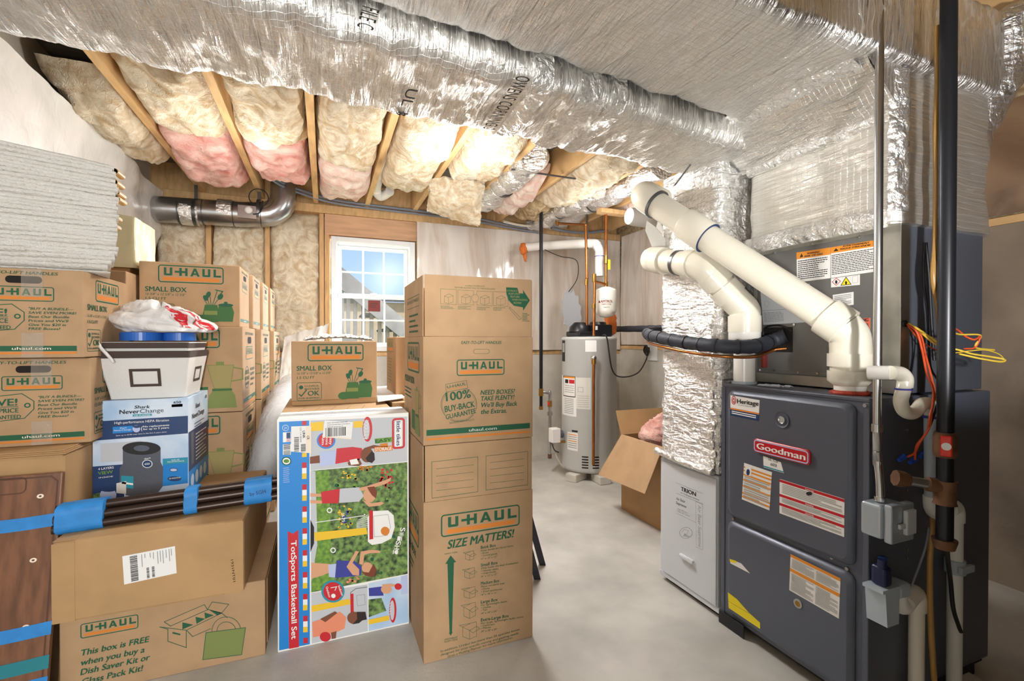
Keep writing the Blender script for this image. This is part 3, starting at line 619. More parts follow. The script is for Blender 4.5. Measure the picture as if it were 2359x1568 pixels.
# return drop column
dc = thing('return_drop', 'vertical foil wrapped duct standing on the white air cleaner', 'duct', (1.78, 1.80, .63))
rings = []; base = rr_ring(0, 0, .5, .5, .12)
for i in range(90):
    z = .64+(2.06-.64)*i/89; x0, x1, y0, y1 = 1.618, 1.93, 1.585, 1.975
    rings.append([Vector(((x0+x1)/2+p.x*(x1-x0), (y0+y1)/2+p.y*(y1-y0), z))+Vector((p.x, p.y, 0)).normalized()*(.012*fb(Vector((p.x*3, p.y*3, z*6)), .9, 2.1, 5)+.006*noise.noise(Vector((p.x*1.5, p.y*1.5, z*30)))) for p in base])
mb = MB(); mb.rings(rings, 'foilc'); mb.build('duct_wrap', dc)
mb = MB()
for i in range(30):
    z = .68+i*.045; mb.ball((1.618+.012*math.sin(i*1.7), 1.612, z), .012, 'foilt', 8, (.8, 1.1, 1.9))
mb.build('stapled_seam', dc, label='crimped vertical foil seam')
mb = MB(); mb.tube([(1.612, 1.99, .665), (1.600, 1.8, .655), (1.605, 1.60, .65)], .018, 'foilt', 8, 6); mb.build('tape_skirt', dc)
# straps at the top of the column
for p_, q_ in (((1637, 318), (1554, 428)), ((1607, 525), (1560, 565))):
    s0 = W(*p_, D=2.12); s1 = W(*q_, D=2.16); mb = MB(); sd = Vector((.011, .0, .008)); mb.prism([s0-sd, s1-sd, s1+sd, s0+sd], (-.003, -.002, 0), 'clipsteel')
    tag(mb.build('steel_strap', None, s1), 'dark steel hanger strap crossing the foil column '+('under the trunk' if p_[1] < 400 else 'beside the torn white board'), 'strap')
# ================================================================ CARTONS
def carton(name, label, lo, hi, cat='box', group=None):
    c = ((lo[0]+hi[0])/2, (lo[1]+hi[1])/2, lo[2]); return thing(name, label, cat, c, 0, group)
def cbox(lo, hi, k='card', bev=.004):
    mb = MB(); mb.box(lo, hi, k, bev); return mb
def flapseam(mb, lo, hi, k='hole'):
    f = Fr('Z', hi[2]); ym = (lo[1]+hi[1])/2; RU(mb, f, lo[0]+.004, ym-.0012, hi[0]-.004, ym+.0012, k, 1)
def tapepart(root, lo, hi, drop=.07):
    mb = MB(); ym = (lo[1]+hi[1])/2; xm = (lo[0]+hi[0])/2
    mb.box((lo[0]+.002, ym-.026, hi[2]), (hi[0]-.002, ym+.026, hi[2]+.0012), 'ctape', 0)
    return mb.build('packing_tape', root)
# ---- shared artwork of the removal boxes (metres from the top left corner of a face)
def pots(mb, fr, u, v, s, k='green', k2='potg'):
    """utensils in a crock and two lidded jars; u, v = bottom left, s = height"""
    def P(pts, kk, l=1): mb.add([fr.w((u+a*s, v+b*s), l) for a, b in pts], [tuple(range(len(pts)))], kk)
    ELL(mb, fr, (u+.17*s, v+.10*s), .17*s, .12*s, k2, 1)
    P([(.24, 0), (.62, 0), (.66, .2), (.60, .52), (.28, .52), (.22, .2)], k2, 2); RU(mb, fr, u+.26*s, v+.22*s, u+.60*s, v+.34*s, 'halft', 3)
    P([(.62, .02), (1.0, .02), (1.04, .3), (.98, .5), (.64, .5), (.6, .3)], k2, 1.5); ELL(mb, fr, (u+.82*s, v+.52*s), .2*s, .05*s, 'green', 2); ELL(mb, fr, (u+.82*s, v+.59*s), .05*s, .035*s, 'green', 2.5)
    for li, (x0, y0, x1, y1) in enumerate(((.40, .5, .32, .78), (.44, .5, .42, .75), (.47, .5, .6, .95), (.5, .5, .66, .75), (.36, .5, .26, .68))): lines(mb, fr, [(u+x0*s, v+y0*s), (u+x1*s, v+y1*s)], .018*s, 'green', 1+.1*li)
    ELL(mb, fr, (u+.30*s, v+.72*s), .06*s, .09*s, 'green', 2, rot=.5); ELL(mb, fr, (u+.37*s, v+.82*s), .06*s, .10*s, 'green', 2.4, rot=-.3); ELL(mb, fr, (u+.68*s, v+.77*s), .07*s, .10*s, 'green', 2, n=9, rot=-.5)
    lines(mb, fr, [(u+.56*s, v+.97*s), (u+.74*s, v+.93*s), (u+.68*s, v+.84*s)], .03*s, 'green', 1)
def ok_badge(mb, fr, u, v, w, h):
    """u, v = bottom left"""
    RRING(mb, fr, u, v, u+w, v+h, w*.09, w*.022, 'green', 1)
    ELL(mb, fr, (u+w*.17, v+h*.74), w*.09, h*.11, 'green', 1, n=8); text_uv(mb, fr, 'U-HAUL', u+w*.32, v+h*.76, h*.09, 'green', w*.58, .02); text_uv(mb, fr, 'BOXES', u+w*.32, v+h*.60, h*.09, 'green', w*.58, .02)
    lines(mb, fr, [(u+w*.10, v+h*.36), (u+w*.18, v+h*.26), (u+w*.38, v+h*.58)], w*.045, 'green', 1); text_uv(mb, fr, 'OK', u+w*.44, v+h*.27, h*.26, 'green', w*.46, .03); text_uv(mb, fr, 'FOR SHIPPING', u+w*.08, v+h*.09, h*.09, 'green', w*.84, .02)
def small_face(mb, fr, u0, v1, sx=1.0):
    """large side of a small removal box"""
    X = lambda a: u0+(a-187)*.000593*sx
    V = lambda b: v1-(b-590)*.00063
    logo(mb, fr, X(313), V(752), X(770), V(612)); text_uv(mb, fr, 'SMALL BOX', X(228), V(826), .0235, 'green', .165*sx, .03)
    text_uv(mb, fr, '16 3/8" x 12 5/8" x 12 5/8"', X(230), V(857), .0115, 'green', .158*sx, .01, .2); text_uv(mb, fr, '1.5 CU FT', X(231), V(892), .0125, 'green', .08*sx, .015)
    ok_badge(mb, fr, X(228), V(1068), .116*sx, .092); 
    pots(mb, fr, X(556), V(1066), .165*sx)
def handle_face(mb, fr, u0, v1, wd, ht, rich=True, slot=True):
    """narrow side with the hand hole; u0, v1 = top left"""
    c = u0+wd/2
    text_uv(mb, fr, 'EASY-TO-LIFT HANDLES', u0+wd*.18, v1-ht*.09, ht*.032, 'green', wd*.62, .015, .2)
    if slot: mb.add([fr.w(p, 2) for p in rrect(c-wd*.14, v1-ht*.20, c+wd*.14, v1-ht*.115, ht*.04)], [tuple(range(24))], 'hole')
    logo(mb, fr, u0+wd*.22, v1-ht*.40, u0+wd*.78, v1-ht*.235)
    if rich:
        ELL(mb, fr, (u0+wd*.30, v1-ht*.62), wd*.17, ht*.14, 'green', 1, hole=.92); text_uv(mb, fr, '100%', u0+wd*.17, v1-ht*.58, ht*.055, 'green', wd*.26, .02); text_uv(mb, fr, 'BUY-BACK', u0+wd*.16, v1-ht*.65, ht*.045, 'green', wd*.28, .02); text_uv(mb, fr, 'GUARANTEE', u0+wd*.17, v1-ht*.71, ht*.035, 'green', wd*.26, .02)
        for i, s_ in enumerate(('NEED BOXES?', 'TAKE PLENTY!', "We'll Buy Back", 'the Extras.')): text_uv(mb, fr, s_, u0+wd*.54, v1-ht*(.55+.065*i), ht*.035, 'green', wd*(.34 if i < 3 else .25), .02, .2)
    RU(mb, fr, u0+wd*.04, v1-ht*.915, u0+wd*.96, v1-ht*.865, 'green', 1); text_uv(mb, fr, 'uhaul.com', u0+wd*.38, v1-ht*.902, ht*.022, 'white', wd*.24, .01, 0, 0, 2); RU(mb, fr, u0+wd*.04, v1-ht*.955, u0+wd*.96, v1-ht*.935, 'orange', 1)
def bundle_face(mb, fr, u0, v1, wd, ht):
    """narrow side with the price tag and bundle offer"""
    c = u0+wd/2; text_uv(mb, fr, 'EASY-TO-LIFT HANDLES', u0+wd*.12, v1-ht*.065, ht*.033, 'green', wd*.66, .015, .2)
    mb.add([fr.w(p, 2) for p in rrect(c-wd*.15, v1-ht*.165, c+wd*.15, v1-ht*.085, ht*.038)], [tuple(range(24))], 'hole')
    logo(mb, fr, c-wd*.27, v1-ht*.365, c+wd*.25, v1-ht*.20)
    tagp = [(.04, .44), (.40, .40), (.50, .49), (.50, .58), (.42, .68), (.04, .72)]
    lines(mb, fr, [(u0+a*wd, v1-b*ht) for a, b in tagp], wd*.008, 'green', 1, True); ELL(mb, fr, (u0+.445*wd, v1-.535*ht), wd*.028, ht*.028, 'green', 1, hole=.55)
    text_uv(mb, fr, 'SAVE!', u0+wd*.06, v1-ht*.53, ht*.075, 'green', wd*.30, .03); RU(mb, fr, u0+wd*.06, v1-ht*.548, u0+wd*.37, v1-ht*.542, 'green', 1)
    text_uv(mb, fr, 'BEST PRICE', u0+wd*.06, v1-ht*.61, ht*.048, 'green', wd*.31, .02); text_uv(mb, fr, 'GUARANTEED', u0+wd*.06, v1-ht*.68, ht*.042, 'green', wd*.33, .02)
    for i, (s_, l) in enumerate((('"BUY A BUNDLE\u2014', .38), ('SAVE EVEN MORE!', .40), ('Beat Our Bundle', .34), ("Prices and We'll", .33), ('Give You $20 in', .31), ('FREE Boxes!', .26))): text_uv(mb, fr, s_, u0+wd*.535, v1-ht*(.46+.045*i), ht*.027, 'green', wd*l, .018, .2)
    RU(mb, fr, u0+wd*.02, v1-ht*.925, u0+wd*.94, v1-ht*.865, 'green', 1); text_uv(mb, fr, 'uhaul.com', u0+wd*.40, v1-ht*.908, ht*.030, 'cream', wd*.32, .015, 0, 0, 2); RU(mb, fr, u0+wd*.02, v1-ht*.958, u0+wd*.94, v1-ht*.935, 'orange', 1)
def blender_pic(mb, fr, u, v, s):
    def P(pts, kk, l=1): mb.add([fr.w((u+a*s, v+b*s), l) for a, b in pts], [tuple(range(len(pts)))], kk)
    P([(.12, 0), (.72, 0), (.68, .3), (.58, .44), (.26, .44), (.16, .3)], 'halft', 1); P([(.26, .46), (.58, .46), (.66, 1.0), (.12, 1.0)], 'halft2', 1)
    lines(mb, fr, [(u+a*s, v+b*s) for a, b in ((.26, .46), (.58, .46), (.66, 1.0), (.12, 1.0))], .012*s, 'halft', 2, True); RU(mb, fr, u+.3*s, v+1.0*s, u+.46*s, v+1.08*s, 'halft', 1)
    lines(mb, fr, [(u+a*s, v+b*s) for a, b in ((.66, .94), (.84, .9), (.84, .66), (.62, .62))], .03*s, 'halft', 1); P([(-.3, .05), (.12, .05), (.14, .5), (-.28, .5)], 'potg', .5); RU(mb, fr, u+.22*s, v+.40*s, u+.62*s, v+.45*s, 'potg', 2)
def medium_front(mb, fr, u0, v1, wd, ht):
    logo(mb, fr, u0+wd*.26, v1-ht*.25, u0+wd*.78, v1-ht*.03); text_uv(mb, fr, 'MEDIUM BOX', u0+wd*.07, v1-ht*.36, ht*.055, 'green', wd*.40, .03); text_uv(mb, fr, '18 1/8" x 18" x 16"', u0+wd*.07, v1-ht*.42, ht*.027, 'green', wd*.34, .01, .2); text_uv(mb, fr, '3.0 CU FT', u0+wd*.07, v1-ht*.48, ht*.027, 'green', wd*.2, .015)
    blender_pic(mb, fr, u0+wd*.60, v1-ht*.95, ht*.50)
# ---- stack of two small boxes at far left
gl = 'small removal boxes at far left'
for (y0, z0, z1, lb, x1) in ((2.270, .847, 1.172, 'small printed removal box at far left, under another of its kind', -.837), (2.208, 1.175, 1.496, 'small printed removal box at far left carrying the white quilted stack', -.834)):
    lo, hi = (x1-.335, y0, z0), (x1, y0+.416, z1); t = carton('moving_box', lb, lo, hi); mb = cbox(lo, hi)
    bundle_face(mb, Fr('Y', y0), lo[0], z1, .335, z1-z0)
    f = Fr('x', x1); small = MB(); X = lambda a: y0+a
    logo(mb, f, y0+.10, z1-.105, y0+.32, z1-.02); text_uv(mb, f, 'SMALL BOX', y0+.03, z1-.142, .022, 'green', .17, .03); text_uv(mb, f, '16 3/8" x 12 5/8" x 12 5/8"', y0+.03, z1-.168, .010, 'green', .165, .01); text_uv(mb, f, '1.5 CU FT', y0+.03, z1-.192, .012, 'green', .085, .015); ok_badge(mb, f, y0+.025, z1-.30, .115, .085)
    mb.build('body', t)
    mb = MB(); xm = lo[0]+.19; mb.box((xm-.03, y0-.0016, z1-.10), (xm+.03, y0-.0004, z1-.002), 'ctape', 0); mb.build('packing_tape', t); mb = MB(); mb.box((xm-.03, y0-.0016, z0+.002), (xm+.03, y0-.0004, z0+.09), 'ctape', 0); mb.build('packing_tape', t)
# worn carton under them
lo, hi = (-1.30, 2.15, 0), (-.872, 2.62, .832); t = carton('worn_carton', 'worn plain cardboard carton with frayed top flaps behind the walnut panel', lo, hi); mb = cbox(lo, hi, 'card2', .012); mb.build('body', t)
for i in range(3):
    mb = MB(); mb.box((lo[0]-.004*i, lo[1]-.012+.008*i, hi[2]+.0002+.0045*i), (hi[0]+.012-.006*i, hi[1], hi[2]+.0045*(i+1)), 'card2', .002); mb.build('flap', t)
# walnut panel with tape
PB0, PT0 = Vector((-1.30, 1.985, .004)), Vector((-1.30, 2.115, .775)); BW = .44; bu = Vector((1, 0, 0)); bv = (PT0-PB0).normalized(); bn = Vector((0, -bv.z, bv.y)); BH = (PT0-PB0).length
class BFr:
    def w(s, uv, lift=1): return PB0+bu*uv[0]+bv*uv[1]+bn*(lift*.0006)
    def p(s, px, py):
        d = ray(px, py); o = Vector((0, 0, CH)); t = (PB0-o).dot(bn)/d.dot(bn); q = o+d*t-PB0; return Vector((q.dot(bu), q.dot(bv)))
bf = BFr(); t = thing('walnut_panel', 'walnut laminate furniture panel bound with blue tape leaning at far left', 'panel', (-1.08, 2.05, 0))
mb = MB(); mtx = Matrix((list(bu)+[0], list(bv)+[0], list(bn)+[0], [0, 0, 0, 1])).transposed(); mtx.translation = PB0
mb.box((0, 0, -.022), (BW, BH, 0), 'lam', .004, 2, mtx)
u_ = bf.p(*K5(165, 330)); lines(mb, bf, rrect(u_.x-.30, u_.y-.022, u_.x, u_.y+.03, .015), .004, 'lamd', 1, True)
lines(mb, bf, [(BW-.012, .01), (BW-.012, BH-.03), (BW-.03, BH-.012), (.01, BH-.012)], .005, 'lamd', 1)
mb.build('board', t)
for c in ((257, 393), (212, 800), (165, 1225)):
    p = bf.p(*K5(*c)); mb = MB(); ELL(mb, bf, p, .0095, .0075, 'cream', 1.5); ELL(mb, bf, p, .004, .003, 'lamd', 2); mb.build('cam_screw', t)
for a, b_, k in ((408, 500, 'tape'), (306, 1195, 'tape'), (288, 1545, 'tape'), (290, 1410, 'teal2')):
    c = bf.p(*K5(a, b_)); mb = MB()
    def strip(u, v): 
        x = -.002+(BW+.004)*u; y = c.y-.02+.004*math.sin(u*7)+.042*(v-.5)+.014*(u-1)*0; return bf.w((x, y), 2.5+.8*noise.noise(Vector((u*12, v*3, 1))))
    mb.grid(strip, 30, 4, k); mb.build('tape_strip', t)
# FREE box (dish box) on the floor
lo, hi = (-.852, 2.062, 0), (-.222, 2.72, .296); t = carton('dish_box', 'printed removal box offering FREE with dish kit, on the floor under the plain long box', lo, hi); mb = cbox(lo, hi); f = Fr('Y', lo[1])
LG(mb, f, K5, (512, 1300), (880, 1142))
for s_, a, b_ in (('This box is FREE', (512, 1408), (945, 1318)), ('when you buy a', (512, 1470), (918, 1384)), ('Dish Saver Kit or', (513, 1530), (950, 1432)), ('Glass Pack Kit!', (518, 1592), (905, 1502))): T(mb, f, K5, s_, a, b_, 36, 'green', .035, .18)
for pts in ([(1015, 1224), (1185, 1245), (1185, 1355), (1068, 1315), (1068, 1238)], [(1045, 1192), (1300, 1082), (1320, 1115), (1085, 1218)], [(1320, 1112), (1350, 1065), (1455, 1080), (1410, 1136)], [(1185, 1245), (1410, 1136), (1445, 1165)], [(1190, 1248), (1225, 1285), (1340, 1235)], [(1310, 1260), (1562, 1228), (1537, 1400), (1290, 1432)]): LN(mb, f, K5, pts, .0022, 'green', 1, len(pts) > 3)
for pts in ([(1160, 1195), (1230, 1210), (1160, 1240)], [(1243, 1160), (1305, 1172), (1250, 1205)], [(1300, 1132), (1360, 1150), (1305, 1172)], [(1330, 1115), (1415, 1135), (1380, 1150)]): PL(mb, f, K5, pts, 'green', 1)
PL(mb, f, K5, [(1312, 1262), (1560, 1230), (1535, 1398), (1292, 1430)], 'halft', 1); PL(mb, f, K5, [(1098, 1255), (1148, 1268), (1146, 1277), (1096, 1266)], 'green', 1)
for rx, ry in ((92, 90), (60, 58)):
    pts = [(1440+rx*math.cos(a_), 1250-ry*math.sin(a_)) for a_ in [math.pi*i/16 for i in range(17)]]; LN(mb, f, K5, pts, .002, 'green', .5)
mb.build('body', t); mb = MB(); mb.box((hi[0], lo[1]+.05, .02), (hi[0]+.003, hi[1]-.05, .28), 'card2', .001); mb.build('side_flap', t)
# long plain carton
lo, hi = (-.838, 1.980, .300), (-.283, 2.72, .572); t = carton('long_carton', 'plain long kraft carton with a white barcode label, under the tube bundle', lo, hi); mb = cbox(lo, hi, 'card2', .010); f = Fr('Y', lo[1])
T(mb, f, K5, '1931NT01', (1468, 798), (1483, 938), 16, 'black', .01); mb.build('body', t)
mb = MB(); PL(mb, f, K5, [(778, 775), (1113, 710), (1124, 882), (790, 955)], 'stick', 1)
def ql(a, b_): 
    tl, tr, br_, bl = [Vector(p) for p in ((778, 775), (1113, 710), (1124, 882), (790, 955))]; return tuple(tl.lerp(tr, a).lerp(bl.lerp(br_, a), b_))
rnd = random.Random(4); b_ = .06
while b_ < .94:
    w_ = rnd.uniform(.012, .035); PL(mb, f, K5, [ql(.14, b_), ql(.28, b_), ql(.28, b_+w_), ql(.14, b_+w_)], 'black', 3); b_ += w_+rnd.uniform(.012, .03)
b_ = .58
while b_ < .93:
    w_ = rnd.uniform(.015, .035); PL(mb, f, K5, [ql(.44, b_), ql(.49, b_), ql(.49, b_+w_), ql(.44, b_+w_)], 'black', 3); PL(mb, f, K5, [ql(.54, b_), ql(.59, b_), ql(.59, b_+w_), ql(.54, b_+w_)], 'black', 3); b_ += w_+rnd.uniform(.012, .03)
for a_, l_ in ((.36, .9), (.42, .3), (.52, .35), (.58, .5), (.66, .9), (.71, .8), (.76, .95), (.82, .6), (.88, .9), (.92, .5)): PL(mb, f, K5, [ql(a_, .06), ql(a_+.012, .06), ql(a_+.012, .06+l_*.5), ql(a_, .06+l_*.5)], 'grey', 3)
mb.build('shipping_label', t, label='white barcode label')
for a_, w2 in (((312, 700), 52), ((1505, 560), 50)):
    mb = MB(); p = f.p(*K5(a_[0]+w2/2, 900)).x; p = lo[0]+.032 if a_[0] < 500 else hi[0]-.032; mb.box((p-.03, lo[1]-.0012, lo[2]+.004), (p+.03, lo[1]-.0002, hi[2]-.004), 'card2', 0); mb.box((p-.03, lo[1]+.006, hi[2]), (p+.03, hi[1]-.1, hi[2]+.001), 'card2', 0); mb.build('brown_tape', t)
# bronze tube bundle with blue tape
A, B = Vector((-.868, 2.085, .590)), Vector((-.182, 2.165, .600)); t = thing('tube_bundle', 'bundle of dark bronze tubes wrapped with blue tape on the long carton', 'tubes', (-.5, 2.12, .575)); ax = (B-A).normalized()
for dy, dz in ((-.022, 0), (.018, .001), (-.012, .029), (.020, .031), (.004, .058)):
    mb = MB(); mb.tube([A+Vector((0, dy, dz)), B+Vector((0, dy, dz))], .0155, 'brown', 14); mb.build('bronze_tube', t)
def sleeve(c, L, k='tape', grow=1.0):
    mb = MB(); rings = []
    for i in range(7):
        q = A+ax*(c+L*(i/6-.5)); rings.append([q+Vector((0, (p.x*.084)*grow+.001, .029+(p.y*.1)*grow))+Vector((.004*noise.noise(Vector((p.x*5, p.y*5, i))), 0, .002*noise.noise(Vector((p.x*9, p.y*9, i*2.)))))  for p in rr_ring(0, 0, .5, .5, .28, 5)])
    mb.rings(rings, k); return mb
sleeve(.075, .125).build('tape_wrap', t); sleeve(.395, .040).build('tape_wrap', t)
mb = sleeve(.620, .095); f2 = Fr('Y', A.y+.0); mb.build('tape_wrap', t)
mb = MB(); fz = Fr('Y', 2.113); T(mb, fz, K5, 'by SGH', (1590, 392), (1690, 372), 22, 'navy', .0); mb.build('handwriting', t)
# air purifier box
lo, hi = (-.866, 2.37, .5745), (-.545, 2.735, .993); t = carton('purifier_box', 'blue and white air purifier box on the long carton', lo, hi); mb = cbox(lo, hi, 'skyb', .002); f = Fr('Y', lo[1])
RU(mb, f, lo[0], hi[2]-.055, hi[0], hi[2], 'skyb', 1); T(mb, f, K4, 'Shark', (1056, 1230), (1176, 1226), 24, 'black', .03, .2); T(mb, f, K4, 'Never', (940, 1272), (1095, 1266), 31, 'black', .035); T(mb, f, K4, 'Change', (1100, 1266), (1286, 1256), 31, 'black', -.005)
PL(mb, f, K4, [(1043, 1276), (1192, 1269), (1192, 1286), (1043, 1294)], 'teal', 1); T(mb, f, K4, 'AIR PURIFIER', (1052, 1291), (1184, 1284), 10, 'white', .01, 0, 3); T(mb, f, K4, '650', (1364, 1190), (1422, 1188), 19, 'black', .03); PL(mb, f, K4, [(1348, 1198), (1434, 1192), (1434, 1214), (1348, 1219)], 'black', 1)
PL(mb, f, K4, [(735, 1332), (1476, 1286), (1476, 1424), (735, 1482)], 'navy', 1); T(mb, f, K4, 'High-performance HEPA filtration', (900, 1352), (1328, 1328), 19, 'white', .008, 0, 3)
PL(mb, f, K4, [(886, 1374), (1042, 1364), (1042, 1414), (886, 1426)], 'blue', 2); EL(mb, f, K4, (1072, 1388), 30, 28, 'lblue', 3); EL(mb, f, K4, (1075, 1372), 26, 10, 'navy', 4); T(mb, f, K4, 'Shark', (942, 1388), (998, 1384), 10, 'white', .01, .2, 4); T(mb, f, K4, 'NeverChange', (896, 1408), (1032, 1398), 12, 'white', .01, .1, 4)
T(mb, f, K4, 'No replacements', (1126, 1378), (1330, 1364), 14, 'white', .015, 0, 3); T(mb, f, K4, 'for up to 5 years.', (1126, 1398), (1332, 1384), 14, 'white', .015, 0, 3); T(mb, f, K4, '(', (1108, 1398), (1120, 1398), 30, 'white', .0, 0, 3); T(mb, f, K4, 'Save up to $100 over time in the first 5 years alone', (912, 1446), (1310, 1416), 9, 'white', .005, 0, 3)
# lower half: room picture
PL(mb, f, K5, [(590, 45), (1195, 0), (1195, 180), (590, 205)], 'skyb', 1); PL(mb, f, K5, [(640, 60), (900, 40), (900, 165), (640, 178)], 'lgrey', 1.5); PL(mb, f, K5, [(590, 205), (790, 190), (790, 400), (590, 440)], 'navy', 1.5); PL(mb, f, K5, [(1035, 155), (1195, 145), (1195, 310), (1035, 330)], 'blue', 1.5); PL(mb, f, K5, [(1040, 158), (1193, 147), (1193, 182), (1040, 193)], 'teal', 2); T(mb, f, K5, 'PURE AIR', (1092, 168), (1142, 164), 8, 'white', .01, 0, 3); T(mb, f, K5, 'MICROFORCE', (1065, 180), (1172, 172), 8, 'white', .01, 0, 3)
PL(mb, f, K5, [(590, 440), (790, 400), (1195, 345), (1195, 400), (590, 470)], 'lam', 1.8); PL(mb, f, K5, [(590, 380), (640, 370), (700, 440), (590, 455)], 'foliage', 1.9)
EL(mb, f, K5, (1105, 226), 26, 12, 'black', 2); EL(mb, f, K5, (1105, 226), 22, 9, 'lblue', 3); EL(mb, f, K5, (1110, 282), 44, 16, 'navy', 2); T(mb, f, K5, '24 MONTHS', (1076, 286), (1148, 278), 9, 'white', .01, 0, 3)
T(mb, f, K5, '4 LAYERS', (626, 228), (725, 216), 14, 'white', .015, 0, 3); T(mb, f, K5, 'VIEW', (626, 258), (720, 246), 20, 'lawn', .03, 0, 3); T(mb, f, K5, 'INSIDE', (630, 280), (720, 270), 8, 'white', .0, 0, 3)
# purifier picture
PL(mb, f, K5, [(782, 95), (1022, 85), (1022, 175), (1038, 210), (1035, 330), (1000, 378), (868, 402), (800, 385), (762, 330), (762, 215), (782, 185)], 'furnd', 3); EL(mb, f, K5, (902, 88), 120, 42, 'black', 4); EL(mb, f, K5, (902, 88), 50, 19, 'furn', 5); EL(mb, f, K5, (938, 187), 33, 26, 'white', 4); EL(mb, f, K5, (938, 187), 28, 22, 'navy', 5); T(mb, f, K5, '650', (922, 193), (954, 191), 11, 'white', .02, 0, 6); T(mb, f, K5, 'Shark', (920, 160), (960, 152), 9, 'white', .02, .2, 5)
PL(mb, f, K5, [(772, 262), (850, 266), (850, 345), (772, 335)], 'teal', 4); PL(mb, f, K5, [(776, 300), (848, 310), (848, 322), (776, 312)], 'white', 5); PL(mb, f, K5, [(742, 310), (804, 296), (804, 378), (742, 372)], 'offw', 5); EL(mb, f, K5, (690, 385), 52, 45, 'lblue', 4); EL(mb, f, K5, (690, 350), 50, 14, 'navy', 5)
f = Fr('x', hi[0]); y0, z0, z1 = lo[1], lo[2], hi[2]
RU(mb, f, y0+.004, z0+.004, hi[1]-.004, z0+.10, 'blue', 1); RU(mb, f, y0+.004, z0+.10, hi[1]-.004, z0+.27, 'navy', 1); RU(mb, f, y0+.04, z0+.12, y0+.085, z0+.26, 'furnd', 2); text_uv(mb, f, 'Shark', y0+.12, z1-.06, .02, 'black', .08, .03, .2); text_uv(mb, f, 'NeverChange', y0+.06, z1-.10, .022, 'black', .22, .02); greek(mb, f, y0+.1, z1-.16, y0+.28, z1-.12, 3, 'navy', .4, 2); greek(mb, f, y0+.12, z0+.12, y0+.32, z0+.25, 8, 'white', .4, 3); text_uv(mb, f, '650', y0+.30, z1-.035, .015, 'black', .035, .02)
for i in range(4): ELL(mb, f, (y0+.06+.075*i, z0+.05), .028, .028, 'skyb', 2)
mb.build('body', t); mb = MB(); mb.box((lo[0]+.002, lo[1]+.17, hi[2]), (hi[0]-.002, lo[1]+.20, hi[2]+.001), 'ctape', 0); mb.build('packing_tape', t)
# fabric bins (nested) with blue tape rolls and a shopping bag
def bin_mesh(z0, z1, x0, x1, y0, y1, X0, X1, Y0, Y1, k, th=.006):
    mb = MB(); rings = []
    for t_ in [i/8 for i in range(9)]:
        bul = .012*math.sin(math.pi*t_)*0; e = [a+(b-a)*t_**1.15 for a, b in ((x0, X0), (x1, X1), (y0, Y0), (y1, Y1))]; z = z0+(z1-z0)*t_
        rings.append([Vector(((e[0]+e[1])/2+p.x*(e[1]-e[0]), (e[2]+e[3])/2+p.y*(e[3]-e[2]), z)) for p in rr_ring(0, 0, .5, .5, .03, 4)])
    for t_ in (1.0, .06):
        e = [a+(b-a)*t_**1.15 for a, b in ((x0, X0), (x1, X1), (y0, Y0), (y1, Y1))]; z = z0+(z1-z0)*t_
        rings.append([Vector(((e[0]+e[1])/2+p.x*(e[1]-e[0]-2*th), (e[2]+e[3])/2+p.y*(e[3]-e[2]-2*th), z)) for p in rr_ring(0, 0, .5, .5, .03, 4)])
    mb.rings(rings, k, True, False); return mb
t = thing('storage_bin', 'off white fabric storage bin with brown trim on the purifier box', 'bin', (-.69, 2.53, .995))
mb = bin_mesh(.995, 1.192, -.822, -.562, 2.40, 2.66, -.860, -.534, 2.352, 2.70, 'fab'); mb.build('fabric_body', t)
def band(z0, z1, X0, X1, Y0, Y1, k, g=.003):
    mb = MB(); rings = [[Vector(((X0+X1)/2+p.x*(X1-X0+2*g_), (Y0+Y1)/2+p.y*(Y1-Y0+2*g_), z)) for p in rr_ring(0, 0, .5, .5, .03, 4)] for z, g_ in ((z0, g-.004), (z1, g), (z1+.001, g-.006), (z0+.002, g-.010))]
    mb.rings(rings, k, False, False); return mb
band(1.166, 1.194, -.858, -.536, 2.354, 2.698, 'fabd').build('trim_band', t)
mb = MB(); fr_ = Fr('Y', 2.3745); p = fr_.p(*K4(1028, 1052)); q = fr_.p(*K4(1248, 925)); pts = [(p.x, p.y), (q.x, p.y), (q.x, q.y), (p.x, q.y)]
def slope(o, y_bot, y_top):
    for v in o.v: v.y = y_bot+(y_top-y_bot)*((v.z-.995)/.197)**1.15-.0025
lines(mb, fr_, pts, .011, 'fabd', 1, True); slope(mb, 2.40, 2.352); mb.build('label_holder', t)
mb = MB(); f = Fr('x', -.547); lines(mb, f, [(2.50, 1.06), (2.60, 1.06), (2.60, 1.115), (2.50, 1.115)], .011, 'fabd', 1, True)
for v in mb.v: v.x = -.562+.028*((v.z-.995)/.197)**1.15+.0025
mb.build('label_holder', t)
t = thing('storage_bin', 'upper fabric bin nested in the off white bin, brown rim under the shopping bag', 'bin', (-.69, 2.53, 1.05))
bin_mesh(1.030, 1.232, -.812, -.575, 2.415, 2.645, -.856, -.538, 2.358, 2.694, 'fab').build('fabric_body', t); band(1.206, 1.234, -.853, -.541, 2.361, 2.691, 'fabd').build('trim_band', t)
for (cx, cy, r_, lb) in ((-.735, 2.47, .075, 'left blue tape roll under the shopping bag'), (-.605, 2.50, .062, 'right blue tape roll under the shopping bag')):
    mb = MB(); mb.lathe((cx, cy, 1.238), [(.045, 0), (r_, 0), (r_, .035), (.045, .035), (.045, 0)], 'bluep', 40, False); tag(mb.build('tape_roll', None, (cx, cy, 1.238)), lb, 'tape', None)
for ob, px0 in ((0, 0),):
    pass
mb = MB()
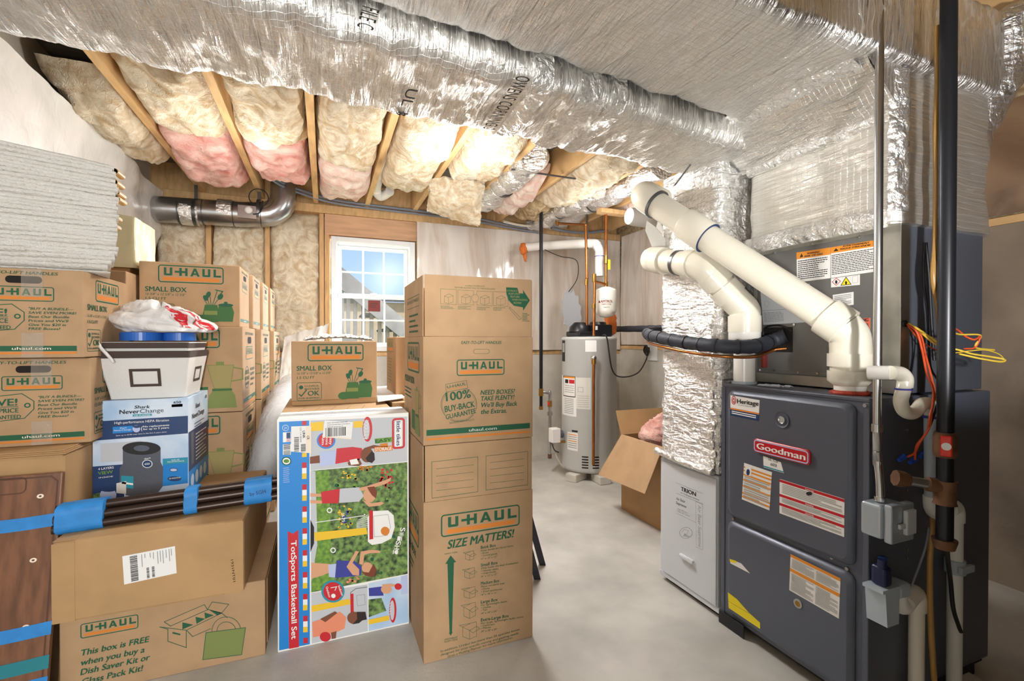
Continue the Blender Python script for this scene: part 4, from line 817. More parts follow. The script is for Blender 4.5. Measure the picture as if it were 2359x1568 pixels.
def bag(u, v):
    a = 2*math.pi*u; th = math.pi*(.02+.96*v); c = Vector((-.71+.03, 2.53, 1.315)); rx, ry, rz = .185, .13, .085
    n_ = 1+.28*fb(Vector((math.cos(a)*1.6, math.sin(a)*1.6, th*1.5)), .8, 2.2, 4)
    p = c+Vector((rx*math.sin(th)*math.cos(a)*n_, ry*math.sin(th)*math.sin(a)*n_, rz*math.cos(th)*n_)); t_ = (p.x-c.x)/rx; p.z += -.022*t_; p.z = max(p.z, 1.276); return p
mb.grid(bag, 70, 40, 'bag')
bagm = thing('shopping_bag', 'crumpled white plastic shopping bag with red print on the fabric bins', 'bag', (-.68, 2.53, 1.275)); mb.build('film', bagm)
mb = MB()
def bagprint(a0, a1, t0, t1):
    def fn(u, v):
        a = (a0+(a1-a0)*u)/(2*math.pi)+.05*v; q = bag(a, (t0+(t1-t0)*v)); c = Vector((-.68, 2.53, 1.31)); return q+(q-c).normalized()*.002
    mb.grid(fn, 8, 14, 'red')
for a0 in (4.95, 5.40, 5.85): bagprint(a0, a0+.24, .10, .52)
mb.build('red_print', bagm, label='bold red printed stripes')
mb = MB(); mb.tube([(-.84, 2.40, 1.29), (-.852, 2.36, 1.27), (-.835, 2.338, 1.22), (-.80, 2.335, 1.17), (-.79, 2.338, 1.15)], .006, 'bag', 8, 6); mb.build('bag_handle', bagm)
# white quilted sheet stack on the far left boxes
t = thing('folded_quilt_stack', 'tall stack of folded white quilted sheets on the far left boxes', 'sheets', (-1.03, 2.40, 1.497)); NL = 30
for i in range(NL):
    f_ = i/(NL-1); mb = MB(); rings = []; rnd = random.Random(i); xl, xr = -1.255, -.762+.018*math.sin(f_*3.1)+rnd.uniform(-.006, .008)-.02*(f_ < .1); yf = 2.275-.025*math.sin(f_*3.0)+rnd.uniform(-.006, .006); th = .030 if i else .016
    for j in range(19):
        s_ = j/18; x = xl+(xr-xl)*s_; z = 1.499+f_*(.462-.060*s_)+.003*math.sin(s_*5+i*1.3)+.003*noise.noise(Vector((s_*4, i*.4, 0))); e = 1 if 0 < j < 18 else .75
        y0_ = yf+.004*noise.noise(Vector((s_*6, i*.9, 3))); ring = []
        for p in rr_ring(0, 0, .5, .5, .49, 4) if False else [Vector((math.cos(q)*.5, math.sin(q)*.5)) for q in [2*math.pi*k_/12 for k_ in range(12)]]:
            cx = (1 if p.x > 0 else -1)*abs(p.x*2)**.5/2; ring.append(Vector((x-.36*(cx+.5)*.24*s_, y0_+.12+cx*.24, z+th/2+p.y*th*e)))
        rings.append(ring)
    mb.rings(rings, 'foam'); mb.build('quilted_sheet', t)
for (a, b_, L) in ((795, 870, 40), (792, 940, 30), (803, 1010, 45), (806, 1050, 40), (775, 1165, 60), (768, 1222, 70)):
    p = W(*K1(a-14, b_), Y=2.33); mb = MB(); pts = [p+Vector((.004+.012*math.cos(q), .0, .011*math.sin(q))) for q in [R(-110+220*i/8) for i in range(9)]]
    mb.rings([[q+Vector((0, y_, 0)) for q in pts]+[q+Vector((-.003, y_, 0)) for q in pts[::-1]] for y_ in (-.03, .04)], 'tan', True, False); mb.build('end_clip', t, label='curled tan end clip')
# things behind them along the left wall
lo, hi = (-1.27, 2.72, 0), (-.868, 3.2, .995); t = carton('plain_carton', 'plain carton low against the left wall behind the far left boxes', lo, hi); mb = cbox(lo, hi); flapseam(mb, lo, hi); mb.build('body', t)
lo, hi = (-1.27, 2.72, .997), (-.868, 3.2, 1.566); t = carton('plain_carton', 'plain carton showing between the quilted stack and the upper small box', lo, hi); mb = cbox(lo, hi); flapseam(mb, lo, hi); mb.build('body', t); tapepart(t, lo, hi)
t = thing('wrapped_bundle', 'yellowed plastic wrapped bundle right of the white quilted stack', 'bundle', (-1.0, 2.95, 1.567)); mb = MB(); rings = []
for i in range(17):
    f_ = i/16; z = 1.60+.27*f_; rings.append([Vector((-1.02+p.x*.30, 3.0+p.y*.30, z+.04*(-p.x)*(f_)))+.006*Vector((fb(Vector((p.x*3, p.y*3, z*6))), 0, 0)) for p in rr_ring(0, 0, .5, .5, .05, 4)])
mb.rings(rings, 'yfilm'); mb.build('wrap', t); mb = MB(); mb.box((-1.15, 2.87, 1.568), (-.90, 3.12, 1.60), 'card2', .003); mb.build('cardboard_base', t)
# ---- big stack of removal boxes in the middle: medium boxes with small ones on top
gm = 'medium removal boxes in the tall left stack'; MX, MH = .457, .433
lo, hi = (-.392-MX, 2.74, .005), (-.392, 2.74+MX, .005+MH); t0 = carton('moving_box', '', lo, hi, group=gm); mb = cbox(lo, hi); medium_front(mb, Fr('Y', lo[1]), lo[0], hi[2], MX, MH); handle_face(mb, Fr('x', hi[0]), lo[1], hi[2], MX, MH); flapseam(mb, lo, hi); mb.build('body', t0); tapepart(t0, lo, hi)
first = True; rown = ['bottom', 'middle', 'top']; coln = ['front', 'second', 'rear']
for c_, (dx, y_) in enumerate(((0, 2.74), (.026, 3.262), (.050, 3.78))):
    for r_ in range(3):
        lb = 'medium blender-print removal box, %s row, %s column of the tall left stack' % (rown[r_], coln[c_]); loc = (t0.location.x+dx+(.012 if (c_, r_) == (0, 0) else 0)*0, y_+MX/2, .005+r_*(MH+.003))
        if first: t0.location = loc; t0['label'] = lb; first = False
        else: dup(t0, loc, lb)
gs = 'small removal boxes on top of the tall left stack'; z_ = .005+3*(MH+.003); lo, hi = (-.418-.437, 2.84, z_), (-.418, 3.16, z_+.322)
t0 = carton('moving_box', 'small removal box printed with kitchen pots, front one on top of the tall left stack', lo, hi, group=gs); mb = cbox(lo, hi); small_face(mb, Fr('Y', lo[1]), lo[0], hi[2], 1.05); handle_face(mb, Fr('x', hi[0]), lo[1], hi[2], .32, .322, False); flapseam(mb, lo, hi); mb.build('body', t0); tapepart(t0, lo, hi, .05)
for i, (dx, dy, nm) in enumerate(((.016, .36, 'second'), (.030, .715, 'third'), (.042, 1.07, 'last'))): dup(t0, (t0.location.x+dx, t0.location.y+dy, z_), 'small removal box, %s from the front along the top of the tall left stack' % nm)
# ---- basketball set box
BY = 2.057; lo, hi = (-.178, BY, 0), (.338, BY+.205, .925); t = carton('toy_box', 'tall colourful basketball set box standing on the floor', lo, hi); mb = cbox(lo, hi, 'white', .003); f = Fr('Y', BY)
q = lambda pts, k, l: PL(mb, f, KB, pts, k, l)
q([(62, 85), (250, 76), (254, 1468), (62, 1507)], 'blue', 1)
ys = [(280, None)]+[(338+137*i, i) for i in range(8)]
for i in range(9):
    y = 338+136.3*i-(0 if i else 0); s_ = 1+.002*i
    for j, k in enumerate(('red', 'white', 'yellow')):
        if i == 8 and j: continue
        q([(205+1*i, y+34*j), (233+1*i, y+34*j-2), (233+1*i, y+34*j+32), (205+1*i, y+34*j+34)], k, 2)
q([(205, 80), (232, 79), (232, 104), (205, 106)], 'red', 2); q([(205, 278), (234, 276), (234, 302), (205, 304)], 'yellow', 2)
q([(116, 765), (148, 780), (182, 757), (186, 1485), (124, 1497)], 'red', 2); T(mb, f, KB, 'TotSports Basketball Set', (137, 825), (140, 1437), 33, 'white', .025, 0, 3)
q([(256, 76), (860, 52), (860, 330), (258, 386)], 'lgrey', 1); q([(258, 390), (860, 335), (862, 1030), (262, 1146)], 'foliage', 1); q([(288, 394), (372, 385), (392, 1112), (265, 1142)], 'lawn', 1.4); q([(258, 390), (288, 392), (298, 720), (300, 850), (262, 1080)], 'lgrey', 1.6); q([(257, 692), (280, 740), (280, 840), (257, 895)], 'black', 2)
rf = random.Random(11)
for (x0, y0, x1, y1, n, kk) in ((450, 392, 540, 440, 14, 'yellow'), (430, 600, 515, 745, 22, 'yellow'), (690, 380, 770, 500, 26, 'red'), (560, 362, 640, 392, 10, 'orange'), (470, 1040, 560, 1085, 10, 'coral'), (450, 640, 510, 720, 10, 'purple')):
    for _ in range(n): EL(mb, f, KB, (rf.uniform(x0, x1), rf.uniform(y0, y1)), rf.uniform(5, 11), rf.uniform(4, 9), kk, 2, 0, 7)
for _ in range(60): EL(mb, f, KB, (rf.uniform(400, 855), rf.uniform(420, 1030)), rf.uniform(6, 16), rf.uniform(6, 14), rf.choice(('lawn', 'green', 'lawn', 'potg')), 1.6, 0, 7)
q([(262, 1150), (612, 1096), (615, 1386), (265, 1465)], 'lgrey', 1); q([(617, 1090), (862, 1035), (868, 1330), (620, 1387)], 'skyb', 1); q([(618, 1190), (700, 1180), (730, 1260), (620, 1300)], 'foliage', 1.5); q([(820, 1045), (862, 1035), (866, 1150), (822, 1160)], 'lblue', 2)
# top picture
q([(258, 90), (338, 82), (338, 138), (262, 142)], 'yellow', 2); q([(525, 82), (582, 78), (582, 118), (527, 122)], 'yellow', 2); EL(mb, f, KB, (612, 130), 30, 78, 'red', 3); EL(mb, f, KB, (606, 132), 20, 62, 'lgrey', 4)
for i in range(6): LN(mb, f, KB, [(590, 75+i*22), (615, 95+i*18)], .0015, 'white', 5); LN(mb, f, KB, [(618, 75+i*22), (588, 100+i*18)], .0015, 'white', 5)
q([(254, 302), (316, 292), (316, 340), (254, 345)], 'skin2', 3); q([(313, 272), (420, 262), (412, 346), (318, 362)], 'lblue', 3.5); q([(420, 250), (520, 240), (578, 248), (584, 300), (560, 320), (500, 330), (412, 346)], 'red', 4); q([(505, 325), (560, 312), (578, 345), (560, 360), (495, 355), (488, 338)], 'skin2', 4); q([(500, 322), (545, 312), (560, 345), (510, 352)], 'white', 4.5); q([(590, 248), (650, 228), (700, 235), (700, 248), (640, 250), (600, 268)], 'skin2', 4)
EL(mb, f, KB, (610, 290), 40, 46, 'skin2', 5); q([(612, 330), (600, 310), (640, 265), (655, 280), (658, 320), (640, 340)], 'hair', 6); q([(690, 222), (738, 215), (738, 238), (692, 240)], 'orange', 5); q([(655, 240), (768, 232), (768, 262), (655, 270)], 'orange', 5); T(mb, f, KB, 'STORAGE', (660, 266), (762, 258), 20, 'white', .03, 0, 6); q([(656, 190), (765, 178), (768, 208), (660, 220)], 'lawn', 5); T(mb, f, KB, 'EASY', (662, 214), (760, 202), 18, 'green', .03, 0, 6)
EL(mb, f, KB, (355, 200), 58, 52, 'blue', 3); EL(mb, f, KB, (354, 198), 48, 44, 'red', 4)
for i, s_ in enumerate(('Easy', 'Score', 'Rim')): T(mb, f, KB, s_, (378-i*24, 170), (375-i*24, 226), 17, 'white', .02, 0, 5)
RRING(mb, f, *(lambda a, b_: (a.x, a.y, b_.x, b_.y))(f.p(*KB(765, 255)), f.p(*KB(845, 58))), .014, .0085, 'red', 3); mb.add([f.w(p_, 4) for p_ in rrect(*(lambda a, b_: (a.x, a.y, b_.x, b_.y))(f.p(*KB(783, 240)), f.p(*KB(827, 74))), .008)], [tuple(range(24))], 'white'); T(mb, f, KB, 'little tikes', (792, 82), (793, 232), 25, 'navy', .03, 0, 5)
# middle picture
for y0, y1 in ((528, 550), (570, 592)): q([(256, y0), (330, y0+4), (330, y1), (256, y1)], 'skin', 3)
q([(322, 520), (440, 500), (432, 590), (330, 592)], 'red', 3.5); q([(440, 500), (560, 490), (590, 545), (560, 580), (436, 588)], 'lgrey', 4); q([(560, 495), (620, 480), (725, 445), (760, 430), (755, 450), (725, 470), (630, 500), (570, 515)], 'skin', 4.5); q([(580, 570), (640, 590), (700, 580), (715, 590), (690, 605), (620, 612)], 'skin', 4.5); EL(mb, f, KB, (625, 540), 40, 44, 'skin', 5); q([(610, 490), (655, 485), (672, 520), (665, 560), (640, 540), (620, 510)], 'hair2', 6)
q([(280, 772), (605, 742), (612, 782), (285, 826)], 'yellow', 3); p_ = [(612, 680), (640, 640), (740, 634), (775, 665), (782, 740), (760, 810), (700, 840), (640, 850), (615, 830)]; q(p_, 'white', 3); LN(mb, f, KB, [(650, 670), (740, 660), (755, 740), (735, 790), (655, 800)], .0015, 'grey', 4, True); q([(622, 636), (646, 634), (648, 812), (624, 816)], 'red', 5); EL(mb, f, KB, (722, 763), 27, 27, 'orange', 5)
for i in range(6): LN(mb, f, KB, [(622, 660+i*14), (545, 700+i*8)], .0013, 'white', 4); LN(mb, f, KB, [(622, 740-i*14), (545, 745-i*9)], .0013, 'white', 4)
LN(mb, f, KB, [(290, 710), (605, 665)], .003, 'white', 3); T(mb, f, KB, '15.75', (452, 655), (455, 708), 16, 'white', .02, 0, 4); q([(590, 655), (606, 664), (590, 675)], 'white', 3)
q([(262, 960), (380, 968), (380, 1020), (330, 1040), (262, 1060)], 'skin', 3); q([(368, 972), (420, 965), (410, 1052), (372, 1048)], 'lblue', 4); q([(420, 945), (530, 950), (580, 985), (570, 1040), (410, 1054)], 'purple', 4); q([(520, 960), (560, 1000), (560, 1040), (520, 1036), (482, 985), (540, 885), (560, 890)], 'skin', 4.5); q([(560, 965), (570, 890), (640, 878), (690, 885), (690, 898), (630, 900), (592, 910), (585, 975)], 'skin', 5); EL(mb, f, KB, (610, 990), 34, 34, 'skin', 5); q([(600, 1040), (575, 1015), (620, 1020), (650, 965), (668, 1000), (655, 1050)], 'hair2', 6)
for i, c in enumerate('SWiSH!'): T(mb, f, KB, c, (818-i*9, 742+i*28), (814-i*9, 764+i*28), 30, 'white', .03, 0, 4)
for c in ((376, 634), (398, 882)): EL(mb, f, KB, c, 18, 18, 'white', 4, .6, 8)
EL(mb, f, KB, (398, 1138), 72, 70, 'teal', 4); EL(mb, f, KB, (398, 1138), 60, 58, 'red', 5); T(mb, f, KB, 'Indoor', (428, 1105), (452, 1168), 14, 'white', .02, 0, 6); T(mb, f, KB, 'Outdoor', (352, 1110), (372, 1178), 14, 'white', .02, 0, 6); LN(mb, f, KB, [(385, 1115), (420, 1108), (410, 1130)], .003, 'white', 6); EL(mb, f, KB, (400, 1165), 14, 14, 'white', 6, 0, 10)
# lower pictures
q([(264, 1228), (500, 1185), (510, 1218), (266, 1268)], 'yellow', 2); q([(505, 1155), (525, 1152), (527, 1270), (507, 1275)], 'red', 3); LN(mb, f, KB, [(610, 1112), (540, 1122), (508, 1145), (508, 1180)], .002, 'black', 2); LN(mb, f, KB, [(545, 1165), (595, 1158), (598, 1220), (550, 1230)], .0015, 'grey', 2, True)
q([(268, 1330), (390, 1290), (440, 1264), (480, 1300), (470, 1370), (400, 1400), (272, 1425)], 'coral', 3); q([(318, 1310), (410, 1262), (425, 1272), (350, 1330)], 'skin2', 4); q([(385, 1395), (420, 1385), (415, 1430), (390, 1435)], 'skin2', 4); EL(mb, f, KB, (528, 1303), 42, 38, 'skin2', 4); q([(545, 1265), (600, 1265), (608, 1312), (580, 1318), (560, 1335), (520, 1342), (548, 1310)], 'hair', 5); EL(mb, f, KB, (350, 1420), 34, 30, 'red', 5)
q([(620, 1118), (705, 1108), (712, 1165), (622, 1168)], 'purple', 3); EL(mb, f, KB, (730, 1125), 34, 28, 'skin', 4); q([(700, 1095), (760, 1090), (790, 1098), (780, 1108), (712, 1108)], 'skin', 3.5); EL(mb, f, KB, (803, 1108), 22, 20, 'red', 5); EL(mb, f, KB, (770, 1255), 22, 78, 'red', 4); EL(mb, f, KB, (766, 1255), 14, 62, 'lgrey', 5); q([(618, 1315), (745, 1288), (748, 1318), (620, 1345)], 'yellow', 3)
for i in range(5): LN(mb, f, KB, [(760, 1205+i*18), (735, 1230+i*12)], .0013, 'white', 6)
# stickers
q([(345, 75), (522, 85), (512, 192), (333, 170)], 'stick', 7); BC(mb, f, KB, (350, 122), (478, 168), False, 8, 8.5); GK(mb, f, KB, (360, 84), (505, 112), 3, 'grey', .4, 7, 8.5); q([(335, 171), (512, 185), (511, 193), (333, 178)], 'cream', 8)
q([(138, 112), (250, 108), (262, 278), (135, 268)], 'stick', 7); q([(228, 112), (262, 110), (262, 278), (230, 276)], 'cream', 8); BC(mb, f, KB, (156, 180), (186, 266), True, 9, 8.5); BC(mb, f, KB, (198, 222), (228, 266), True, 10, 8.5); T(mb, f, KB, 'UNK', (208, 140), (210, 186), 15, 'black', .03, 0, 9); T(mb, f, KB, 'CR', (235, 170), (236, 194), 15, 'black', .02, 0, 9); T(mb, f, KB, 'C2Y 1 4 182540', (192, 118), (193, 210), 9, 'black', .0, 0, 9)
EL(mb, f, KB, (102, 122), 20, 19, 'white', 2, .88); T(mb, f, KB, '2+', (94, 130), (112, 129), 14, 'white', .0, 0, 3); q([(86, 150), (134, 148), (134, 208), (86, 212)], 'white', 2); q([(108, 152), (132, 150), (132, 186), (108, 188)], 'navy', 3)
for i in range(3): q([(108, 190+i*7), (132, 188+i*7), (132, 191+i*7), (108, 193+i*7)], 'red', 3)
BC(mb, f, KB, (90, 226), (132, 286), True, 12, 3); q([(86, 224), (135, 222), (135, 288), (86, 290)], 'white', 2); EL(mb, f, KB, (108, 328), 30, 27, 'green', 2); EL(mb, f, KB, (108, 328), 24, 21, 'white', 3); EL(mb, f, KB, (108, 328), 18, 12, 'lawn', 4); GK(mb, f, KB, (88, 366), (128, 462), 8, 'lblue', .4, 13, 2)
f = Fr('Z', hi[2]); ELL(mb, f, (.08, BY+.035), .085, .014, 'lblue', 1, hole=.9); text_uv(mb, f, 'little tikes', .02, BY+.03, .011, 'lblue', .12, .01); text_uv(mb, f, 'TotSports Basketball Set', -.1, BY+.07, .012, 'lblue', .35, .01)
mb.build('body', t); mb = MB(); mb.box((lo[0]+.002, BY+.085, hi[2]+.0008), (hi[0]-.002, BY+.135, hi[2]+.002), 'film', 0); mb.build('packing_tape', t)
# ---- tall twin boxes
TX0, TX1, TY0 = .346, .803, 1.773; TY1 = TY0+.457
def flaps(t, x0, x1, y0, y1, z0, h, tilt=0.0, k='card'):
    for nm, lo, hi in (('f', (x0+.006, y0, z0), (x1-.006, y0+.004, z0+h)), ('b', (x0+.006, y1-.004, z0), (x1-.006, y1, z0+h)), ('l', (x0, y0+.010, z0), (x0+.004, y1-.010, z0+h-.002)), ('r', (x1-.004, y0+.010, z0), (x1, y1-.010, z0+h-.004))):
        mb = MB(); mb.box(lo, hi, k, .001); yield nm, mb
lo, hi = (TX0, TY0, 0), (TX1, TY1, .62); t = carton('moving_box', 'large removal box printed SIZE MATTERS on the floor, bottom of the tall pair', lo, hi); mb = cbox(lo, hi); f = Fr('Y', TY0)
LG(mb, f, KT, (240, 666), (748, 450)); T(mb, f, KT, 'SIZE MATTERS!', (282, 738), (704, 662), 52, 'green', .04, .2)
c0 = f.p(*KT(303, 780)); c1 = f.p(*KT(303, 1298)); w0, w1 = .040, .016; v0, v1 = c1.y, c0.y; cx = c0.x
mb.add([f.w(p, 1) for p in ((cx, v1), (cx+w0*.55, v1-.03), (cx+.013, v1-.03), (cx+.005, v0+.014), (cx+w1*.5, v0+.014), (cx, v0), (cx-w1*.5, v0+.014), (cx-.005, v0+.014), (cx-.013, v1-.03), (cx-w0*.55, v1-.03))], [tuple(range(10))], 'green')
T(mb, f, KT, 'HEAVY ITEMS', (262, 776), (345, 764), 9, 'green', .0, .2); T(mb, f, KT, 'LIGHTWEIGHT', (262, 1328), (345, 1312), 10, 'green', .0, .2); T(mb, f, KT, 'FLUFFY ITEMS', (262, 1343), (345, 1326), 10, 'green', .0, .2)
for i, (nm, y, sub) in enumerate((('Book Box', 738, 'Keep books for heavy items'), ('Small Box', 852, 'Only holds the best breakables'), ('Medium Box', 970, 'Most versatile size'), ('Large Box', 1090, 'For lightweight items'), ('Extra-Large Box', 1206, 'For large, lightweight bulky items'))):
    L = 12*len(nm); T(mb, f, KT, nm, (497, y), (497+L, y-L*.16), 19, 'green', .025); T(mb, f, KT, sub, (497, y+18), (497+8.0*len(sub), y+18-8.0*len(sub)*.16), 12, 'green', .0, .2)
    for j, s_ in enumerate((('Books', 'Canned goods'), ('Heavier items', 'Large books'), ('Dishes', 'Small appliances'), ('Clothes', 'Toys'), ('Comforters', 'Pillows'))[i]): T(mb, f, KT, '\u2022 '+s_, (497, y+34+16*j), (505+8*len(s_), y+32+16*j-8*len(s_)*.13), 11, 'green', .0, .2)
    T(mb, f, KT, ('12" x 12" x 12"', '16" x 12" x 12"', '18" x 18" x 16"', '18" x 18" x 24"', '24" x 18" x 24"')[i], (497, y+70), (600, y+54), 11, 'green', .0, .2)
    w_ = 66+10*min(i, 4)-(6 if i == 3 else 0); h_ = (50, 58, 62, 84, 90)[i]; bx, by = 425, (812, 930, 1058, 1186, 1320)[i]; a, b_, c_ = (bx-w_*.42, by-h_*.86), (bx, by-h_*.62), (bx+w_*.42, by-h_*.92)
    LN(mb, f, KT, [a, b_, c_, (bx+w_*.42, by-h_*.22), (bx, by), (bx-w_*.42, by-h_*.18)], .0011, 'green', 1, True); LN(mb, f, KT, [b_, (bx, by)], .0011, 'green', 1); LN(mb, f, KT, [a, (bx-w_*.62, by-h_*.98), (bx-w_*.1, by-h_*1.1), (bx+w_*.02, by-h_*1.1), a], .0011, 'green', 1); LN(mb, f, KT, [b_, (bx+w_*.2, by-h_*.45), (bx+w_*.62, by-h_*.75), c_, (bx+w_*.4, by-h_*1.25), (bx, by-h_*1.12)], .0011, 'green', 1)
for s_, a, b_ in (('In addition, U-Haul has more than 20 specialty boxes', (238, 1406), (745, 1262)), ('designed for your specific moving and packing needs.', (238, 1428), (742, 1286)), ('Grab a Packing Planner for more information.', (282, 1440), (704, 1314))): T(mb, f, KT, s_, a, b_, 13, 'green', .01, .2)
fx = Fr('X', TX0); Ux = lambda y: -y
logo(mb, fx, -TY1+.10, .40, -TY1+.36, .54); text_uv(mb, fx, 'LARGE BOX', -TY1+.05, .34, .03, 'green', .25, .03); greek(mb, fx, -TY1+.05, .26, -TY1+.25, .31, 2, 'green', .5, 4)
mb.build('body', t)
for nm, m2 in flaps(t, TX0, TX1, TY0, TY1, .621, .2145):
    if nm == 'f':
        for a, b_, c_, d in (((180, 178), (478, 145), (478, 370), (183, 412)), ((530, 140), (800, 110), (800, 325), (530, 360))):
            LN(m2, f, KT, [a, b_, c_, d], .0015, 'green', 1, True); dx = b_[0]-a[0]
            for j in range(4): y = a[1]+(d[1]-a[1])*(.2+.2*j); LN(m2, f, KT, [(a[0]+dx*.1, y-2), (b_[0]-dx*.09, y-2-(a[1]-b_[1])*.8)], .0011, 'green', 1)
    m2.build('flap', t)
zb_ = .8365; lo, hi = (TX0, TY0, zb_), (TX1, TY1, zb_+.4165); t = carton('moving_box', 'medium removal box with raised flaps on top of the SIZE MATTERS box', lo, hi); mb = cbox(lo, hi)
T(mb, f, K6, 'EASY-TO-LIFT HANDLES', (1577, 613), (1905, 612), 24, 'green', .02, .15)
pc_ = f.p(*K6(1743, 674)); ov = rrect(pc_.x-.033, pc_.y-.0085, pc_.x+.033, pc_.y+.0085, .0084, 8)
for i in range(0, len(ov), 1): p0 = Vector(ov[i]); p1 = Vector(ov[(i+1) % len(ov)]); n_ = max(1, int((p1-p0).length/.004)); [lines(mb, f, [p0.lerp(p1, j/n_), p0.lerp(p1, (j+.55)/n_)], .0012, 'green', 1) for j in range(n_)]
LG(mb, f, K6, (1540, 876), (1932, 736))
EL(mb, f, K6, (1560, 1110), 146, 142, 'green', 1, .975, 40); EL(mb, f, K6, (1560, 1110), 136, 132, 'green', 1, .985, 40); PL(mb, f, K6, [(1447, 945), (1618, 912), (1630, 975), (1455, 1008)], 'card', 2); LN(mb, f, K6, [(1447, 945), (1618, 912), (1630, 975), (1455, 1008)], .0012, 'green', 3, True); T(mb, f, K6, 'U-HAUL', (1463, 978), (1614, 948), 22, 'green', .02, 0, 3.5); LN(mb, f, K6, [(1460, 990), (1622, 960)], .0015, 'orange', 3.5)
mb.add([f.w(f.p(*K6(*p)), 1.8) for p in ((1440, 1150), (1690, 1090), (1700, 1180), (1452, 1240))], [(0, 1, 2, 3)], 'card')
T(mb, f, K6, '100%', (1455, 1082), (1655, 1052), 68, 'green', .03, 0, 2.5); T(mb, f, K6, 'BUY-BACK', (1445, 1172), (1688, 1128), 48, 'green', .035, 0, 2.5); T(mb, f, K6, 'GUARANTEE', (1453, 1232), (1698, 1178), 38, 'green', .03, 0, 2.5); T(mb, f, K6, 'BOUGHT-WITH-RESULTS', (1482, 1268), (1682, 1240), 14, 'green', .01, 0, 2.5)
for s_, a, b_ in (('NEED BOXES?', (1735, 1030), (2012, 1018)), ('TAKE PLENTY!', (1735, 1080), (2008, 1066)), ("We'll Buy Back", (1735, 1133), (2034, 1118)), ('the Extras.', (1735, 1187), (1950, 1176))): T(mb, f, K6, s_, a, b_, 37, 'green', .03, .18)
RU(mb, f, TX0+.012, zb_+.038, TX1-.014, zb_+.060, 'green', 1); text_uv(mb, f, 'uhaul.com', TX0+.18, zb_+.043, .0115, 'offw', .116, .015, 0, 0, 2); RU(mb, f, TX0+.012, zb_+.020, TX1-.014, zb_+.028, 'orange', 1)
logo(mb, fx, -TY1+.10, zb_+.27, -TY1+.38, zb_+.395); text_uv(mb, fx, 'MEDIUM BOX', -TY1+.03, zb_+.22, .028, 'green', .24, .03); greek(mb, fx, -TY1+.03, zb_+.15, -TY1+.2, zb_+.20, 3, 'green', .5, 4); blender_pic(mb, fx, -TY0-.20, zb_+.02, .18); mb.build('body', t)
for nm, m2 in flaps(t, TX0, TX1, TY0, TY1, zb_+.4175, .236):
    if nm == 'f':
        T(m2, f, K6, "U-HAUL'S FLAP-LOCK", (1610, 140), (1772, 144), 11, 'green', .0); T(m2, f, K6, 'FEATURE ALLOWS YOU TO THROUGH LOCK', (1524, 154), (1856, 168), 11, 'green', .0)
        for i, (x0, y0, x1, y1) in enumerate(((1407, 160, 1538, 290), (1550, 170, 1678, 294), (1705, 178, 1832, 300), (1840, 183, 1960, 304))):
            LN(m2, f, K6, [(x0, y0), (x1, y0+6), (x1, y1), (x0, y1-6)], .0009, 'green', 1, True); bx, by = (x0+x1)/2, y1-40
            LN(m2, f, K6, [(bx-35, by-30), (bx, by-20), (bx+38, by-32), (bx+38, by+20), (bx, by+32), (bx-35, by+22)], .0009, 'green', 1, True); LN(m2, f, K6, [(bx, by-20), (bx, by+32)], .0009, 'green', 1); LN(m2, f, K6, [(bx-35, by-30), (bx+5, by-48), (bx+38, by-32)], .0009, 'green', 1); GK(m2, f, K6, (x0, y1+4), (x1-20, y1+38), 3, 'green', .45, i, 1)
        EL(m2, f, K6, (1690, 238), 30, 32, 'card', 2); EL(m2, f, K6, (1690, 238), 30, 32, 'green', 2.5, .94)
        PL(m2, f, K6, [(1945, 148), (2038, 152), (2050, 196), (2085, 200), (2083, 168), (2140, 255), (2085, 340), (2083, 312), (2010, 300), (1965, 255), (1948, 200)], 'green', 1)
        for i, s_ in enumerate(("U-HAUL'S", 'FLAP-LOCK', 'FEATURE', 'WHEN PACKING', 'BOXES!')): T(m2, f, K6, s_, (1952+i*14, 182+i*25), (1952+i*14+10.5*len(s_), 185+i*25), 15, 'halft2', .01, 0, 2)
        LN(m2, f, K6, [(1975, 310), (2070, 405), (2052, 415), (1972, 322)], .0012, 'green', 1, True); GK(m2, f, K6, (2078, 355), (2138, 430), 6, 'green', .5, 9, 1)
    if nm == 'l': text_uv(m2, fx, 'EASY-TO-LIFT HANDLES', -TY1+.10, zb_+.56, .014, 'green', .27, .01); lines(m2, fx, [(-TY1+.1, zb_+.54), (-TY1+.38, zb_+.54), (-TY1+.38, zb_+.585), (-TY1+.1, zb_+.585)], .002, 'green', 1, True); greek(m2, fx, -TY1+.15, zb_+.43, -TY1+.36, zb_+.52, 4, 'green', .5, 3)
    m2.build('flap', t)
# ---- cartons behind the toy box
lo, hi = (-.188, 2.30, 0), (.300, 2.96, .909); t = carton('tan_carton', 'tan carton behind the toy box carrying a small removal box, one flap open', lo, hi); mb = cbox(lo, hi); f = Fr('Z', hi[2])
for i in range(5): lines(mb, f, [(-.13+.07*i, 2.31), (-.09+.07*i, 2.50)], .002, 'black', 1)
mb.build('body', t); fl = [W(872, 893, Z=.918), W(902, 889, Z=.918), W(935, 920, Z=.918), W(935, 926, Z=.918), W(872, 926, Z=.918)]; mb = MB(); mb.prism([W(866, 890, Z=.920), W(901, 888, Z=.920), W(934, 915, Z=.932), W(870, 924, Z=.928)], (0, 0, -.004), 'cardlit'); mb.build('flap', t, label='open flap, bright in the window light')
lo, hi = (-.157, 2.585, .934), (.257, 2.905, 1.236); t = carton('moving_box', 'small removal box on the tan carton in front of the window', lo, hi); mb = cbox(lo, hi); small_face(mb, Fr('Y', lo[1]), lo[0], hi[2]); handle_face(mb, Fr('x', hi[0]), lo[1], hi[2], .32, .30, False); mb.build('body', t); tapepart(t, lo, hi, .05)
